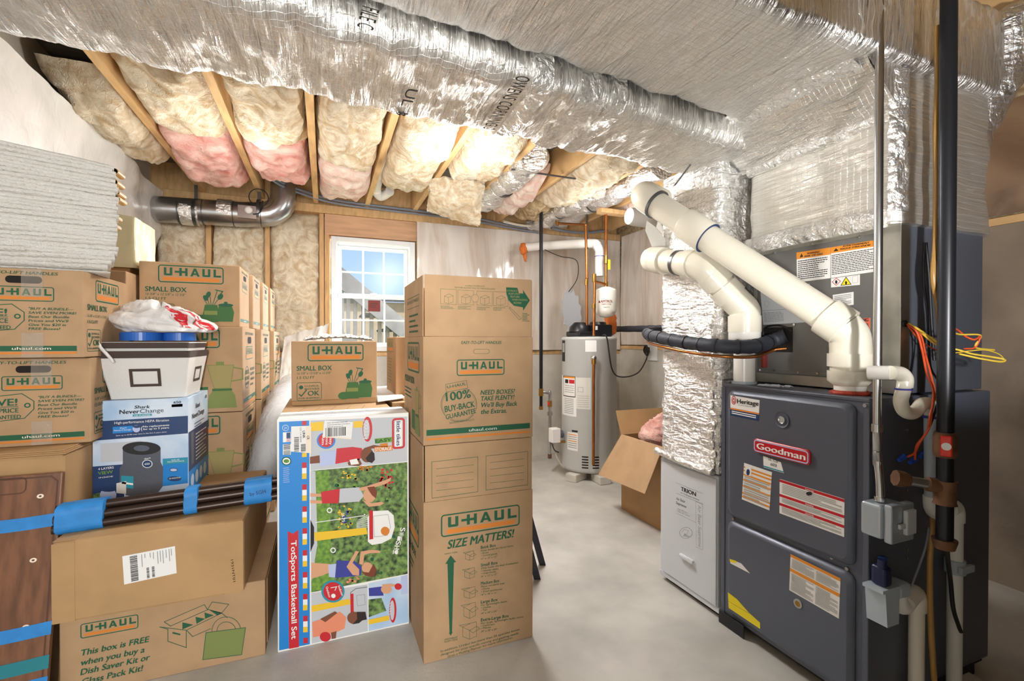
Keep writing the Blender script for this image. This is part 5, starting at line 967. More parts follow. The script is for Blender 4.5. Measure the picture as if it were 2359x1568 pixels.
mb = MB(); mb.box((-.157, 2.60, .9095), (.257, 2.90, .9335), 'card2', .003); tag(mb.build('flat_cardboard', None, (.05, 2.75, .9095)), 'folded flat cardboard between the tan carton and the small box', 'cardboard')
mb = MB()
def papers(u, v): x = -.10+.34*u; y = 2.63+.24*v; return Vector((x+.02*fb(Vector((u*4, v*4, 3))), y, 1.243+.028*abs(fb(Vector((u*5, v*5, 1)), .8, 2.2, 4))+.014*math.sin(math.pi*u)))
mb.grid(papers, 40, 24, 'paper', False); mb.grid(lambda u, v: papers(1-u, v)-Vector((0, 0, .004)), 40, 24, 'paper', False); tag(mb.build('crumpled_paper', None, (.07, 2.75, 1.238)), 'crumpled packing paper on top of the small box at the window', 'paper')
lo, hi = (.325, 2.50, 0), (.80, 3.25, .915); t = carton('tan_carton', 'tan carton hidden low between the tall pair and the window wall', lo, hi); mb = cbox(lo, hi); flapseam(mb, lo, hi); mb.build('body', t)
lo, hi = (.378, 2.75, .918), (.72, 3.17, 1.262); t = carton('tan_carton', 'tan carton with faint print peeking out left of the tall pair', lo, hi); mb = cbox(lo, hi); f = Fr('X', lo[0]); logo(mb, f, -3.12, 1.17, -2.85, 1.25, 1, 'halft', 'orange'); greek(mb, f, -3.1, .97, -2.9, 1.14, 9, 'halft', .4, 6); mb.build('body', t); mb = MB(); mb.box((.44, 2.744, .92), (.70, 2.7495, 1.04), 'card2', .001); mb.build('patch', t, label='darker kraft patch')
# plastic wrapped roll and draped film between the stacks
p0, p1, p2, p3 = W(600, 1125, Y=2.80), W(625, 1020, Y=2.95), W(655, 930, Y=3.2), W(680, 895, Y=3.7)
t = thing('wrapped_roll', 'clear plastic wrapped roll leaning between the tall left stack and the toy box', 'roll', (p0.x, p0.y, p0.z)); mb = MB(); mb.tube([p0, p1, p2, p3], [.062, .092], 'offw', 20, 8); 
for v in mb.v: v += .010*Vector((fb(v*8), fb(v*8+Vector((4, 0, 0))), fb(v*8+Vector((0, 4, 0)))))
mb.build('rolled_padding', t); mb = MB(); mb.tube([p0, p1, p2, p3], [.076, .112], 'film', 26, 10)
for v in mb.v: v += .012*Vector((fb(v*11), fb(v*11+Vector((4, 0, 0))), fb(v*11+Vector((0, 4, 0)))))
mb.build('clear_wrap', t)
mb = MB(); A_, B_, C_, D_ = W(655, 775, Y=4.35), W(758, 745, Y=4.45), W(640, 900, Y=3.75), W(720, 900, Y=3.8)
def drape(u, v): q_ = A_.lerp(B_, u).lerp(C_.lerp(D_, u), v); return q_+Vector((0, .05*fb(Vector((u*3, v*2, 5)), .8, 2.1, 4), .02*fb(Vector((u*4, 2, v*2)))))
mb.grid(drape, 30, 30, 'poly'); tag(mb.build('plastic_sheet', None, C_), 'milky plastic draped at the wall left of the window, behind the boxes', 'plastic sheet')
# dark slats leaning behind the tall pair
for i, ((x0, y0), (x1, y1), lb) in enumerate((((1243, 1335), (1229, 1150), 'dark grey slat leaning behind the tall pair, nearer of two'), ((1255, 1302), (1231, 1145), 'dark grey slat leaning behind the tall pair, farther of two'))):
    a = W(x0-5, y0, Z=.0); b_ = a+Vector((-.17, .0+.02*i, .62)); t_ = (b_-a).normalized(); s_ = Vector((.9, -.4, 0))*.018; n_ = Vector((.004, .012, 0)); a = a+Vector((0, 0, .001)); mb = MB(); mb.prism([a-s_, a+s_, b_+s_, b_-s_], n_, 'slate'); tag(mb.build('leaning_slat', None, a), lb, 'slat')
# ================================================================ FURNACE
FX, FY0, FY1, FZ0, FZ1 = 1.615, .961, 1.562, .047, 1.05
f = Fr('X', FX); t = thing('furnace', 'dark grey gas furnace with a red badge and warning labels, right foreground', 'furnace', (1.97, 1.26, .03))
mb = MB(); mb.box((FX+.004, FY0, FZ0), (2.32, FY1, FZ1), 'furn', .004); mb.box((FX, FY0, FZ0), (FX+.02, FY0+.02, FZ1-.013), 'furn', .003); mb.box((FX, FY1-.02, FZ0), (FX+.02, FY1, FZ1-.013), 'furn', .003); mb.box((FX, FY0+.001, FZ1-.012), (FX+.05, FY1-.001, FZ1+.001), 'furn', .003); mb.box((FX+.02, FY0+.01, .03), (2.3, FY1-.01, FZ0+.004), 'hole', 0); mb.build('cabinet', t)  # black block at the bottom paints the shade of the gap below
mb = MB(); mb.box((FX-.004, FY1-.045, .001), (FX+.62, FY1+.001, FZ0-.001), 'dark', .003); mb.build('support_rail', t); mb = MB(); mb.box((FX-.009, FY1-.13, .001), (FX-.005, FY1+.002, FZ0+.008), 'dark', .002); mb.build('support_bracket', t); mb = MB(); mb.box((FX+.05, FY0+.002, .001), (FX+.62, FY0+.05, FZ0-.001), 'dark', .003); mb.build('support_rail', t)
pz = f.p(*KF(100, 705)); zs = f.p(*KF(400, 850)).y
ua, ub = f.p(*KF(88, 400)).x, f.p(*KF(735, 600)).x   # door edges along the face (u = -Y)
ya, yb = -ub, -ua; zsplit = f.p(*KF(95, 735)).y
def door(z0, z1, nm, y0, y1):
    mb = MB(); d = .016
    o_, i_ = rrect(-y1, z0, -y0, z1, .03, 6), rrect(-y1+.018, z0+.018, -y0-.018, z1-.018, .026, 6)
    rings = [[f.w(p, 0)+Vector((-.0, 0, 0)) for p in o_], [f.w(p, 0)+Vector((-d*.6, 0, 0)) for p in rrect(-y1+.004, z0+.004, -y0-.004, z1-.004, .029, 6)], [f.w(p, 0)+Vector((-d, 0, 0)) for p in i_]]
    mb.rings(rings, 'furn', False, True); mb.add(rings[-1], [tuple(range(len(i_)))], 'furn'); return mb.build(nm, t)
d1 = door(zsplit+.012, FZ1-.02, 'upper_door', ya, yb); d2 = door(FZ0+.02, zsplit-.008, 'lower_door', ya, yb)
fd = Fr('X', FX-.016)
# grey strip between doors with screws
mb = MB()
for c in ((112, 738), (163, 742), (615, 938), (692, 995)): p = f.p(*KF(*c)); mb.cyl((FX+.001, -p.x, p.y), (FX-.006, -p.x, p.y), .006, 'steel', 10)
mb.build('screw', t)
p = f.p(*KF(790, 139)); mb = MB(); mb.cyl((FX+.001, FY0+.012, FZ1-.022), (FX-.005, FY0+.012, FZ1-.022), .006, 'steel', 10); mb.build('screw', t)
def sticker(name, pts, fn, parent, lab=None, base='stick'):
    mb = MB(); PL(mb, fd, KF, pts, base, 1); fn(mb); o = mb.build(name, parent)
    if lab: o['label'] = lab
    return o
def bil(pts, u, v):
    tl, tr, br_, bl = [Vector(p) for p in pts]; return tuple(tl.lerp(tr, u).lerp(bl.lerp(br_, u), v))
def band_(mb, pts, v0, v1, k, l=2, u0=0, u1=1): PL(mb, fd, KF, [bil(pts, u0, v0), bil(pts, u1, v0), bil(pts, u1, v1), bil(pts, u0, v1)], k, l)
def rows(mb, pts, v0, v1, n, u0=.05, u1=.95, seed=1, k='stickg', fr_=None):
    rnd = random.Random(seed)
    for i in range(n):
        v = v0+(v1-v0)*i/n; e = u1-(u1-u0)*rnd.choice((0, 0, .1, .35)); band_(mb, pts, v, v+(v1-v0)/n*.5, k, 2.5, u0, e)
P_ = ((95, 110), (244, 136), (240, 242), (95, 212))
def fn(mb): band_(mb, P_, .62, .70, 'orange'); band_(mb, P_, .70, 1, 'navy'); T(mb, fd, KF, 'Heritage', (131, 151), (239, 165), 22, 'black', .03, 0, 3); T(mb, fd, KF, 'HOME SERVICE', (134, 162), (212, 174), 6, 'grey', .0, 0, 3); EL(mb, fd, KF, (113, 136), 12, 22, 'red', 3, .8); EL(mb, fd, KF, (113, 137), 7, 12, 'red', 3, .6); rows(mb, P_, .76, .95, 2, .05, .9, 3, 'white')
sticker('service_sticker', P_, fn, d1, 'white and navy service sticker')
P_ = ((165, 455), (307, 503), (294, 698), (153, 641))
def fn(mb):
    for v in (.09, .18, .29, .43, .60, .79, .89): band_(mb, P_, v, v+.045, 'orl')
    band_(mb, P_, .03, .30, 'stick', 2.8, .05, .28); EL(mb, fd, KF, (186, 503), 9, 16, 'navy', 3); rows(mb, P_, .35, .97, 11, .05, .95, 4)
sticker('instruction_label', P_, fn, d1, 'white label with orange bars')
P_ = ((346, 537), (677, 640), (675, 834), (345, 712))
def fn(mb):
    for v in (.0, .42, .68): band_(mb, P_, v+.01, v+.085, 'red2')
    EL(mb, fd, KF, (498, 612), 16, 10, 'black', 3); rows(mb, P_, .12, .40, 6, .04, .96, 5); rows(mb, P_, .53, .66, 4, .04, .96, 6); rows(mb, P_, .79, .96, 5, .04, .96, 7)
    for s_, v in (('DANGER', .075), ('WARNING', .49), ('CAUTION', .75)): T(mb, fd, KF, s_, bil(P_, .40, v), bil(P_, .53, v+.002), 7, 'white', .02, 0, 3)
sticker('warning_label', P_, fn, d1, 'white label with three red bars')
P_ = ((262, 420), (352, 452), (368, 508), (264, 478))
def fn(mb): band_(mb, P_, .84, .95, 'teal'); T(mb, fd, KF, 'SE. Cal', (288, 441), (338, 456), 14, 'black', -.01, .1, 3); T(mb, fd, KF, '603', (300, 468), (330, 477), 14, 'black', -.01, .1, 3)
sticker('torn_note', P_, fn, d1, 'torn white handwritten sticker')
P_ = ((402, 920), (657, 1045), (648, 1250), (395, 1104))
def fn(mb): band_(mb, P_, .0, .075, 'orl'); band_(mb, P_, .38, .47, 'orl'); rows(mb, P_, .10, .36, 9, .03, .48, 8); rows(mb, P_, .10, .36, 9, .52, .97, 9); rows(mb, P_, .50, .97, 14, .03, .48, 10); rows(mb, P_, .50, .97, 14, .52, .97, 11)
sticker('warning_label', P_, fn, d2, 'white label with two orange bars')
sticker('torn_label', ((92, 945), (150, 968), (196, 1020), (95, 968)), lambda mb: PL(mb, fd, KF, [(92, 945), (125, 955), (125, 968), (92, 958)], 'yell', 2), d2, 'torn remains of a white and yellow label')
mb = MB(); PL(mb, fd, KF, [(82, 1115), (128, 1150), (190, 1220), (246, 1270), (246, 1302), (86, 1195)], 'yell', 1); LN(mb, fd, KF, [(84, 1160), (190, 1222)], .001, 'black', 2); mb.build('yellow_label', d2, label='torn yellow label')
# badge
q_ = [fd.p(*KF(*p)) for p in ((219, 332), (511, 400), (505, 468), (222, 388))]; u0, u1 = (q_[0].x+q_[3].x)/2, (q_[1].x+q_[2].x)/2; v1_, v0_ = (q_[0].y+q_[1].y)/2+.004, (q_[2].y+q_[3].y)/2-.004
mb = MB(); mb.rings([[fd.w(p, 0)+Vector((-x, 0, 0)) for p in rrect(u0+g, v0_+g, u1-g, v1_-g, .014-g*.5, 6)] for x, g in ((0, 0), (.008, 0), (.010, .003))], 'red2', True, False); fb2 = Fr('X', FX-.026); RRING(mb, fb2, u0+.004, v0_+.004, u1-.004, v1_-.004, .012, .004, 'lblue', 1)
text_uv(mb, fb2, 'Goodman', u0+.017, v0_+(v1_-v0_)*.30, (v1_-v0_)*.42, 'white', (u1-u0)*.86, .035, 0, 0, 1); mb.build('brand_badge', d1, label='red badge with white lettering')
p = fd.p(*KF(358, 236)); mb = MB()
for r0, r1, x in ((.030, .024, .004), (.024, .014, -.001), (.014, .011, .004)): mb.rings([[Vector((FX-.016-x*(1 if r == r0 else .4), -p.x+r*math.cos(a), p.y+r*math.sin(a))) for a in [2*math.pi*i/28 for i in range(28)]] for r in (r0, r1)], 'furn' if r0 > .02 else 'steel', False)
mb.cyl((FX-.0165, -p.x, p.y), (FX-.0175, -p.x, p.y), .011, 'stickg', 20); mb.build('sight_glass', d1)
p = fd.p(*KF(440, 1173)); mb = MB(); mb.cyl((FX-.016, -p.x, p.y), (FX-.019, -p.x, p.y), .016, 'stickg', 24); mb.cyl((FX-.019, -p.x, p.y), (FX-.0195, -p.x, p.y), .010, 'brass', 20); mb.build('sight_glass', d2)
mb = MB()
for px_, py_ in ((2088, 1050), (2088, 1128), (2088, 1265), (2088, 1285), (2088, 990), (2150, 1255)): q = W(px_, py_, Y=FY0); mb.cyl((q.x, FY0+.001, q.z), (q.x, FY0-.004, q.z), .005, 'steel', 10)
mb.build('side_screw', t)
mb = MB()
def scrap(u, v): return Vector((1.66+.06*v, 1.42-.12*u, 1.0525+.012*abs(fb(Vector((u*6, v*6, 1))))))
mb.grid(scrap, 16, 8, 'film'); tag(mb.build('plastic_scrap', None, (1.69, 1.36, 1.053)), 'crumpled clear plastic scrap lying on top of the furnace', 'plastic')
# ---------------------------------------------------------------- coil cabinet above
CX = 1.80; t = thing('coil_cabinet', 'grey coil cabinet with orange topped warning label above the furnace', 'cabinet', (2.02, 1.27, 1.055))
mb = MB(); mb.box((CX+.004, .978, 1.056), (2.30, 1.558, 1.636), 'furnd', .003); mb.box((CX, .976, 1.055), (CX+.06, 1.56, 1.10), 'zinc', .002); mb.box((CX, .976, 1.10), (CX+.05, 1.045, 1.637), 'zinc', .002); mb.box((CX, 1.532, 1.10), (CX+.05, 1.56, 1.637), 'zinc', .002); mb.build('case', t)
mb = MB(); mb.box((CX-.006, 1.042, 1.096), (CX+.006, 1.535, 1.632), 'coil', .003); mb.box((CX-.010, 1.042, 1.614), (CX+.006, 1.535, 1.630), 'zinc', .002); mb.box((CX-.009, 1.044, 1.098), (CX, 1.532, 1.112), 'coil', .002); pan = mb.build('access_panel', t)
fc = Fr('X', CX-.006)
mb = MB()
for c in ((1038, 612), (1300, 548), (1636, 498), (1180, 1108), (945, 1422), (1043, 1424), (1208, 1440), (1342, 1448)): p = fc.p(*KV(*c)); mb.cyl((CX-.004, -p.x, p.y), (CX-.013, -p.x, p.y), .005, 'steel', 8)
mb.build('screw', t)
def cl(name, pts, fn, lab, base='stick', kk=KV):
    mb = MB(); PL(mb, fc, kk, pts, base, 1)
    def bnd(v0, v1, k, l=2, u0=0, u1=1): PL(mb, fc, kk, [bil(pts, u0, v0), bil(pts, u1, v0), bil(pts, u1, v1), bil(pts, u0, v1)], k, l)
    def rws(v0, v1, n, u0, u1, sd=1, k='black'):
        rnd = random.Random(sd)
        for i in range(n):
            u = u0; e_ = u1-(u1-u0)*rnd.choice((0, 0, .1, .3)); v = v0+(v1-v0)*i/n
            while u < e_-.01: l_ = min(e_-u, rnd.uniform(.03, .09)); bnd(v, v+(v1-v0)/n*.42, k, 2, u, u+l_*.85); u += l_
    fn(mb, bnd, rws); mb.build(name, pan, label=lab)
def fn(mb, bnd, rws): bnd(0, .23, 'orl'); rws(.29, .95, 10, .04, .92, 1); PL(mb, fc, KV, [bil(((1192, 608), (1427, 572), (1427, 785), (1194, 815)), *c) for c in ((.10, .19), (.20, .17), (.15, .05))], 'black', 3); T(mb, fc, KV, 'WARNING', (1265, 620), (1352, 608), 11, 'black', .03, .2, 3); T(mb, fc, KV, 'RISK OF FIRE', (1248, 640), (1376, 622), 11, 'black', .03, .2, 3)
cl('warning_label', ((1192, 608), (1427, 572), (1427, 785), (1194, 815)), fn, 'left half of the orange topped warning label')
def fn(mb, bnd, rws): bnd(0, .20, 'orl'); rws(.26, .93, 12, .02, .96, 2); T(mb, fc, KV, 'AVERTISSEMENT', (1512, 570), (1700, 544), 11, 'black', .03, .2, 3); T(mb, fc, KV, "RISQUE D'INCENDIE", (1496, 590), (1706, 560), 11, 'black', .03, .2, 3); PL(mb, fc, KV, [(1450, 600), (1485, 595), (1467, 578)], 'black', 3)
cl('warning_label', ((1429, 572), (1740, 520), (1740, 740), (1431, 785)), fn, 'right half of the orange topped warning label')
def fn(mb, bnd, rws):
    LN(mb, fc, KV, [(1440, 812), (1468, 785), (1498, 806), (1468, 836)], .002, 'red', 2, True); EL(mb, fc, KV, (1468, 812), 8, 13, 'black', 2); PL(mb, fc, KV, [(1502, 836), (1572, 828), (1537, 778)], 'yell', 2); LN(mb, fc, KV, [(1502, 836), (1572, 828), (1537, 778)], .002, 'black', 3, True); EL(mb, fc, KV, (1537, 818), 7, 12, 'black', 3); LN(mb, fc, KV, [(1580, 775), (1618, 766), (1618, 815), (1582, 820)], .0008, 'grey', 2, True)
cl('hazard_symbols', ((1431, 788), (1632, 760), (1632, 832), (1431, 850)), fn, 'white sticker with two flame hazard symbols')
cl('small_label', ((1443, 902), (1588, 880), (1588, 970), (1446, 990)), lambda mb, bnd, rws: rws(.12, .9, 6, .08, .9, 4, 'grey'), 'small white spec label')
cl('paper_label', ((938, 850), (1284, 822), (1284, 1090), (960, 1110)), lambda mb, bnd, rws: (rws(.06, .18, 3, .3, .9, 6, 'grey'), rws(.68, .95, 7, .03, .45, 5, 'grey'), EL(mb, fc, KV, (985, 962), 18, 22, 'stickg', 2, .85), bnd(.62, .63, 'grey')), 'pale data sheet behind the white pipes', 'lgrey')
def fn(mb, bnd, rws):
    bnd(0, .34, 'saf'); T(mb, fc, KV, 'WARNING', (1560, 1092), (1692, 1084), 20, 'black', .03, 0, 3); T(mb, fc, KV, 'ADVERTENCIA', (1575, 1125), (1692, 1117), 18, 'black', .03, 0, 3); T(mb, fc, KV, 'PELIGRO', (1610, 1155), (1690, 1148), 18, 'black', .03, 0, 3); rws(.4, .95, 5, .05, .9, 8, 'grey')
cl('warning_label', ((1545, 1072), (1704, 1060), (1704, 1310), (1545, 1322)), fn, 'salmon topped warning label')
mb = MB(); p = fc.p(*KV(975, 1335)); mb.box((CX-.03, -p.x-.012, p.y-.045), (CX-.006, -p.x+.004, p.y+.035), 'redtag', .004); mb.build('red_plug', pan)
p0 = fc.p(*KV(968, 1130)); p1 = fc.p(*KV(1165, 1300)); mb = MB(); mb.box((CX-.009, -p1.x, p1.y), (CX-.0055, -p0.x, p0.y), 'hole', .002); mb.tube([(CX-.012, -p0.x, p0.y-.05), (CX-.014, -p0.x-.01, p0.y), (CX-.012, -p0.x-.08, p0.y+.008), (CX-.012, -p1.x, p0.y-.02)], .004, 'wb', 8, 6); mb.build('pipe_opening', pan)
mb = MB(); mb.cyl((2.0, .9785, 1.38), (2.0, .970, 1.38), .012, 'blackpl', 14); q = W(2087, 745, Y=.97); 
for v in mb.v: v += Vector((q.x-2.0, 0, q.z-1.38))
mb.build('wire_grommet', t)
# ---------------------------------------------------------------- air cleaner
t = thing('air_cleaner', 'white air cleaner cabinet below the foil column beside the furnace', 'air cleaner', (1.77, 1.77, .02))
mb = MB(); mb.box((FX+.006, 1.585, .028), (1.95, 1.968, .632), 'trion', .004); mb.box((FX+.004, 1.575, .024), (FX+.05, 1.972, .05), 'trion', .004); mb.box((FX+.03, 1.6, .001), (1.93, 1.95, .03), 'hole', 0); mb.build('cabinet', t)  # black base block stands in for the shade under the cabinet
fa = Fr('X', FX-.002); mb = MB(); mb.box((FX-.002, 1.588, .052), (FX+.008, 1.945, .622), 'trion', .004); T(mb, fa, KC, 'TRION', (674, 533), (795, 580), 30, 'black', .035, 0, 1); LN(mb, fa, KC, [(632, 468), (850, 556)], .0012, 'grey', 1); LN(mb, fa, KC, [(634, 553), (852, 643)], .0012, 'grey', 1); T(mb, fa, KC, 'Air Purification Systems', (668, 552), (822, 615), 9, 'grey', .02, .1, 1)
T(mb, fa, KC, 'Air Bear', (634, 606), (708, 634), 20, 'grey', .02, .1, 1); T(mb, fa, KC, 'Supreme', (633, 640), (716, 676), 20, 'grey', .02, .1, 1); T(mb, fa, KC, 'High Efficiency', (645, 686), (732, 724), 11, 'stickg', .01, .1, 1); T(mb, fa, KC, 'Media Air Cleaner', (645, 706), (748, 750), 11, 'stickg', .01, .1, 1); LN(mb, fa, KC, [(634, 718), (796, 796)], .001, 'grey', 1)
LN(mb, fa, KC, [(794, 622), (850, 645), (852, 1020), (798, 996)], .001, 'grey', 1, True); T(mb, fa, KC, 'Air Bear Supreme', (812, 650), (816, 990), 26, 'stickg', .01, 0, 1); EL(mb, fa, KC, (713, 880), 54, 46, 'grey', 1, .94); LN(mb, fa, KC, [(680, 875), (700, 850), (735, 862), (720, 890), (690, 905), (735, 912)], .0012, 'grey', 1); T(mb, fa, KC, 'Bear', (700, 900), (745, 918), 16, 'grey', .0, .2, 1); mb.build('front_panel', t)
p = fa.p(*KC(725, 1085)); mb = MB(); mb.box((FX-.014, -p.x-.045, p.y-.006), (FX-.001, -p.x+.045, p.y+.006), 'trion', .003); mb.box((FX-.016, -p.x-.045, p.y-.010), (FX-.012, -p.x+.045, p.y+.002), 'trion', .001); mb.build('handle', t)
# ================================================================ WHITE VENT PIPES
def coupling(mb, a, b_, r, k='pvc', lip=.006):
    mb.tube([a, a+(b_-a)*.03, a+(b_-a)*.97, b_], [r, r+.0015, r+.0015, r], k, 28)
PR = .057
t = thing('vent_pipe', 'long thick white vent pipe sloping from the furnace top to the foil column', 'pipe', (1.70, 1.08, 1.052))
B0 = Vector((1.70, 1.075, 1.052)); B1 = B0+Vector((0, 0, .20)); E0 = W(1508, 468, D=2.16); Pm = W(1948, 757, D=1.625)
dv = (E0-Pm).normalized(); mb = MB(); mb.tube([Pm, E0], PR, 'pvc', 28); mb.build('sloping_pipe', t)
mb = MB(); mb.tube([B0, B0+Vector((0, 0, .032))], .048, 'pvcw', 28); mb.tube([B0+Vector((0, 0, .028)), B0+Vector((0, 0, .045)), B0+Vector((0, 0, .080))], [.049, .068, .068], 'pvc', 28); mb.tube([B0+Vector((0, 0, .075)), B0+Vector((0, 0, .11))], .060, 'pvc', 28); mb.build('reducer', t)
mb = MB(); c1 = B0+Vector((0, 0, .105)); mb.tube([c1-Vector((0, 0, .01)), c1+Vector((0, 0, .035))], .0685, 'pvc', 28); cv = Vector((c1.x, c1.y, Pm.z-.035)); mb.tube([c1+Vector((0, 0, .03)), c1+Vector((0, 0, .06)), cv.lerp(Pm, .35), Pm+dv*.02], .062, 'pvc', 28, 8); mb.tube([Pm+dv*.005, Pm+dv*.075], .0685, 'pvc', 28); mb.build('elbow', t)
L_ = (E0-Pm); m1 = Pm+L_*.66; mb = MB(); coupling(mb, m1, m1+dv*.13, .0655); mb.tube([m1-dv*.001, m1+dv*.001], .0662, 'navy', 28); mb.build('coupling', t)
mb = MB(); mb.tube([E0-dv*.02, E0-dv*.008], .0665, 'clipsteel', 28); mb.tube([E0-dv*.012, E0+dv*.05, E0+dv*.09+Vector((.05, .03, .01)), E0+dv*.085+Vector((.16, .06, .0))], [.064, .066, .066, .066], 'pvc', 28, 8); mb.build('end_elbow', t)
mb = MB(); mb.lathe((B0.x, B0.y, 1.0508), [(.058, 0), (.062, .006), (.05, .014), (.047, .010)], 'redseal', 28); mb.build('sealant_ring', t, label='red sealant ring')
t = thing('vent_pipe', 'shorter white vent pipe bending twice in front of the foil column', 'pipe', (1.685, 1.505, 1.052))
B0 = Vector((1.685, 1.505, 1.0515)); C1 = Vector((1.685, 1.505, 1.285)); H0 = W(1618, 612, X=1.548); H1 = W(1530, 601, X=1.548); up = Vector((0, 0, 1)); K_ = C1+Vector((0, 0, .085)); d2_ = (H0-K_).normalized()
mb = MB(); mb.tube([B0, B0+up*.175], .043, 'pvcw', 28); mb.tube([B0, B0+up*.012], .050, 'pvcg', 28); mb.build('riser', t)
mb = MB(); mb.tube([B0+up*.155, B0+up*.18, B0+up*.24], [.046, .064, .064], 'pvcw', 28); mb.tube([B0+up*.239, B0+up*.241], .0655, 'navy', 28); mb.build('reducer', t)
mb = MB(); mb.tube([C1-up*.01, C1+up*.06], .066, 'pvc', 28); mb.tube([C1+up*.05, C1+up*.085, K_+d2_*.06, K_+d2_*.09], .061, 'pvc', 28, 8); mb.tube([K_+d2_*.075, K_+d2_*.135], .066, 'pvc', 28); mb.build('elbow', t)
mb = MB(); mb.tube([K_+d2_*.12, H0-d2_*.08], PR, 'pvc', 28); mb.build('sloping_pipe', t)
hd = (H1-H0).normalized(); mb = MB(); mb.tube([H0-d2_*.115, H0-d2_*.055], .066, 'pvc', 28); mb.tube([H0-d2_*.06, H0-d2_*.02, H0+hd*.035, H0+hd*.06], .061, 'pvc', 28, 8); mb.tube([H0+hd*.045, H0+hd*.095], .066, 'pvc', 28); mb.build('elbow', t)
mb = MB(); mb.tube([H0+hd*.08, H1], PR, 'pvc', 28); mb.build('level_pipe', t)
mb = MB(); mb.tube([H0+hd*.14, H0+hd*.16], .060, 'clipsteel', 28); mb.build('pipe_clamp', t)
mb = MB(); mb.tube([H1-hd*.01, H1+hd*.05], .066, 'pvc', 28); mb.tube([H1+hd*.04, H1+hd*.085, H1+hd*.115+Vector((.05, 0, 0)), H1+hd*.105+Vector((.16, 0, 0))], [.062, .066, .066, .066], 'pvc', 28, 8); mb.build('end_elbow', t)
t0_ = W(1452, 498, D=3.0); mb = MB(); mb.tube([t0_+Vector((-.01, .0, 0)), t0_+Vector((.03, 0, 0)), Vector((XR-.005, t0_.y+.06, t0_.z-.01))], [.052, .058, .055], 'pvcw', 24); tag(mb.build('pipe_stub', None, t0_), 'short white pipe end behind the thick sloping vent pipe', 'pipe')
# torn white boards stuck behind the pipe
for pts, lb, kk_ in ((((150, 385), (205, 425), (350, 590), (305, 592), (190, 575), (140, 455)), 'torn white foam board standing on the level vent pipe, left piece', 'styro'), (((230, 372), (270, 450), (350, 560), (300, 520), (215, 435)), 'torn white foam board standing on the level vent pipe, right sliver', 'styro')):
    D_ = 2.40 if 'left' in lb else 2.43; P3 = [W(*KV(*p), D=D_) for p in pts]; mb = MB(); mb.prism(P3, (.012, .009, 0), kk_); tag(mb.build('torn_board', None, P3[3]), lb, 'board')
# ---------------------------------------------------------------- refrigerant line
t = thing('refrigerant_line', 'black foam insulated pipe looping from the coil cabinet round the foil column', 'pipe', (1.79, 1.4, 1.28))
e0 = W(1812, 772, X=1.79); pts = [e0, W(1778, 785, D=1.98), W(1735, 798, D=1.93), W(1660, 797, D=1.95), W(1590, 790, D=2.08), W(1530, 779, D=2.24), W(1497, 771, D=2.42), W(1496, 765, D=2.60), W(1530, 763, D=2.78), W(1600, 762, D=3.0), W(1540, 757, D=3.6), W(1480, 757, D=4.2), W(1412, 758, D=4.75)]
cp = crom([Vector(p) for p in pts], 8); mb = MB(); rad = [.029+.0015*math.cos(i*2.2) for i in range(len(cp))]; mb.tube(cp, rad, 'foamt', 18); mb.build('foam_sleeve', t)
mb = MB()
acc = 0
for i in range(1, 56):
    acc += (cp[i]-cp[i-1]).length
    if acc > .075: acc = 0; d_ = (cp[i]-cp[i-1]).normalized()*.003; mb = MB(); mb.tube([cp[i]-d_, cp[i]+d_], .0315, 'wb', 18); mb.build('tape_band', t)
mb = MB(); off = Vector((-.004, -.004, -.042)); mb.tube([e0+Vector((0, 0, -.055))]+[p+off for p in cp[6:84]], .0065, 'copper', 10); mb.build('copper_line', t, label='thin bare copper line under the foam')
# ================================================================ WATER HEATER
HC = Vector((2.27, 3.755, 0)); HR = .25; t = thing('water_heater', 'light grey tank water heater with white labels on concrete blocks', 'water heater', (HC.x, HC.y, .072))
mb = MB(); mb.lathe((HC.x, HC.y, 0), [(HR-.02, .073), (HR-.004, .078), (HR, .10), (HR, 1.245), (HR+.003, 1.25), (HR+.003, 1.268), (HR-.01, 1.277), (.02, 1.285)], 'tank', 72); mb.build('tank', t)
ang = math.atan2(-HC.y, -HC.x); hf = CylFr((HC.x, HC.y), HR, ang)
def hz(y): return CH+(HORIZON-y)/FPX*(HC.x*math.sin(YAW)+HC.y*math.cos(YAW)-HR)
def hu(px):
    s_ = max(-.98, min(.98, (px-1358)/62.0)); return math.asin(s_)*HR
def hrect(mb, x0, y0, x1, y1, k, l=1):
    a, b_, c, d = hu(x0), hu(x1), hz(y1), hz(y0); n = 8
    for i in range(n): mb.add([hf.w(p, l) for p in ((a+(b_-a)*i/n, c), (a+(b_-a)*(i+1)/n, c), (a+(b_-a)*(i+1)/n, d), (a+(b_-a)*i/n, d))], [(0, 1, 2, 3)], k, True)
mb = MB(); hrect(mb, 1296, 868, 1331, 962, 'white'); hrect(mb, 1331, 870, 1362, 943, 'offw'); hrect(mb, 1301, 868, 1329, 917, 'black', 2); hrect(mb, 1302, 873, 1328, 915, 'white', 3); hrect(mb, 1303, 869, 1328, 873, 'orl', 3); hrect(mb, 1306, 876, 1313, 885, 'black', 4); hrect(mb, 1315, 876, 1327, 885, 'red', 4)
for i in range(9): hrect(mb, 1304, 921+i*4.2, 1325, 922.5+i*4.2, 'stickg', 3)
for i in range(4): hrect(mb, 1305, 890+i*5, 1326, 891.5+i*5, 'stickg', 4)
hrect(mb, 1334, 892, 1346, 904, 'stickg', 2); hrect(mb, 1335, 893, 1345, 903, 'offw', 3)
for i in range(6): hrect(mb, 1334, 912+i*5, 1358, 913+i*5, 'stickg', 2)
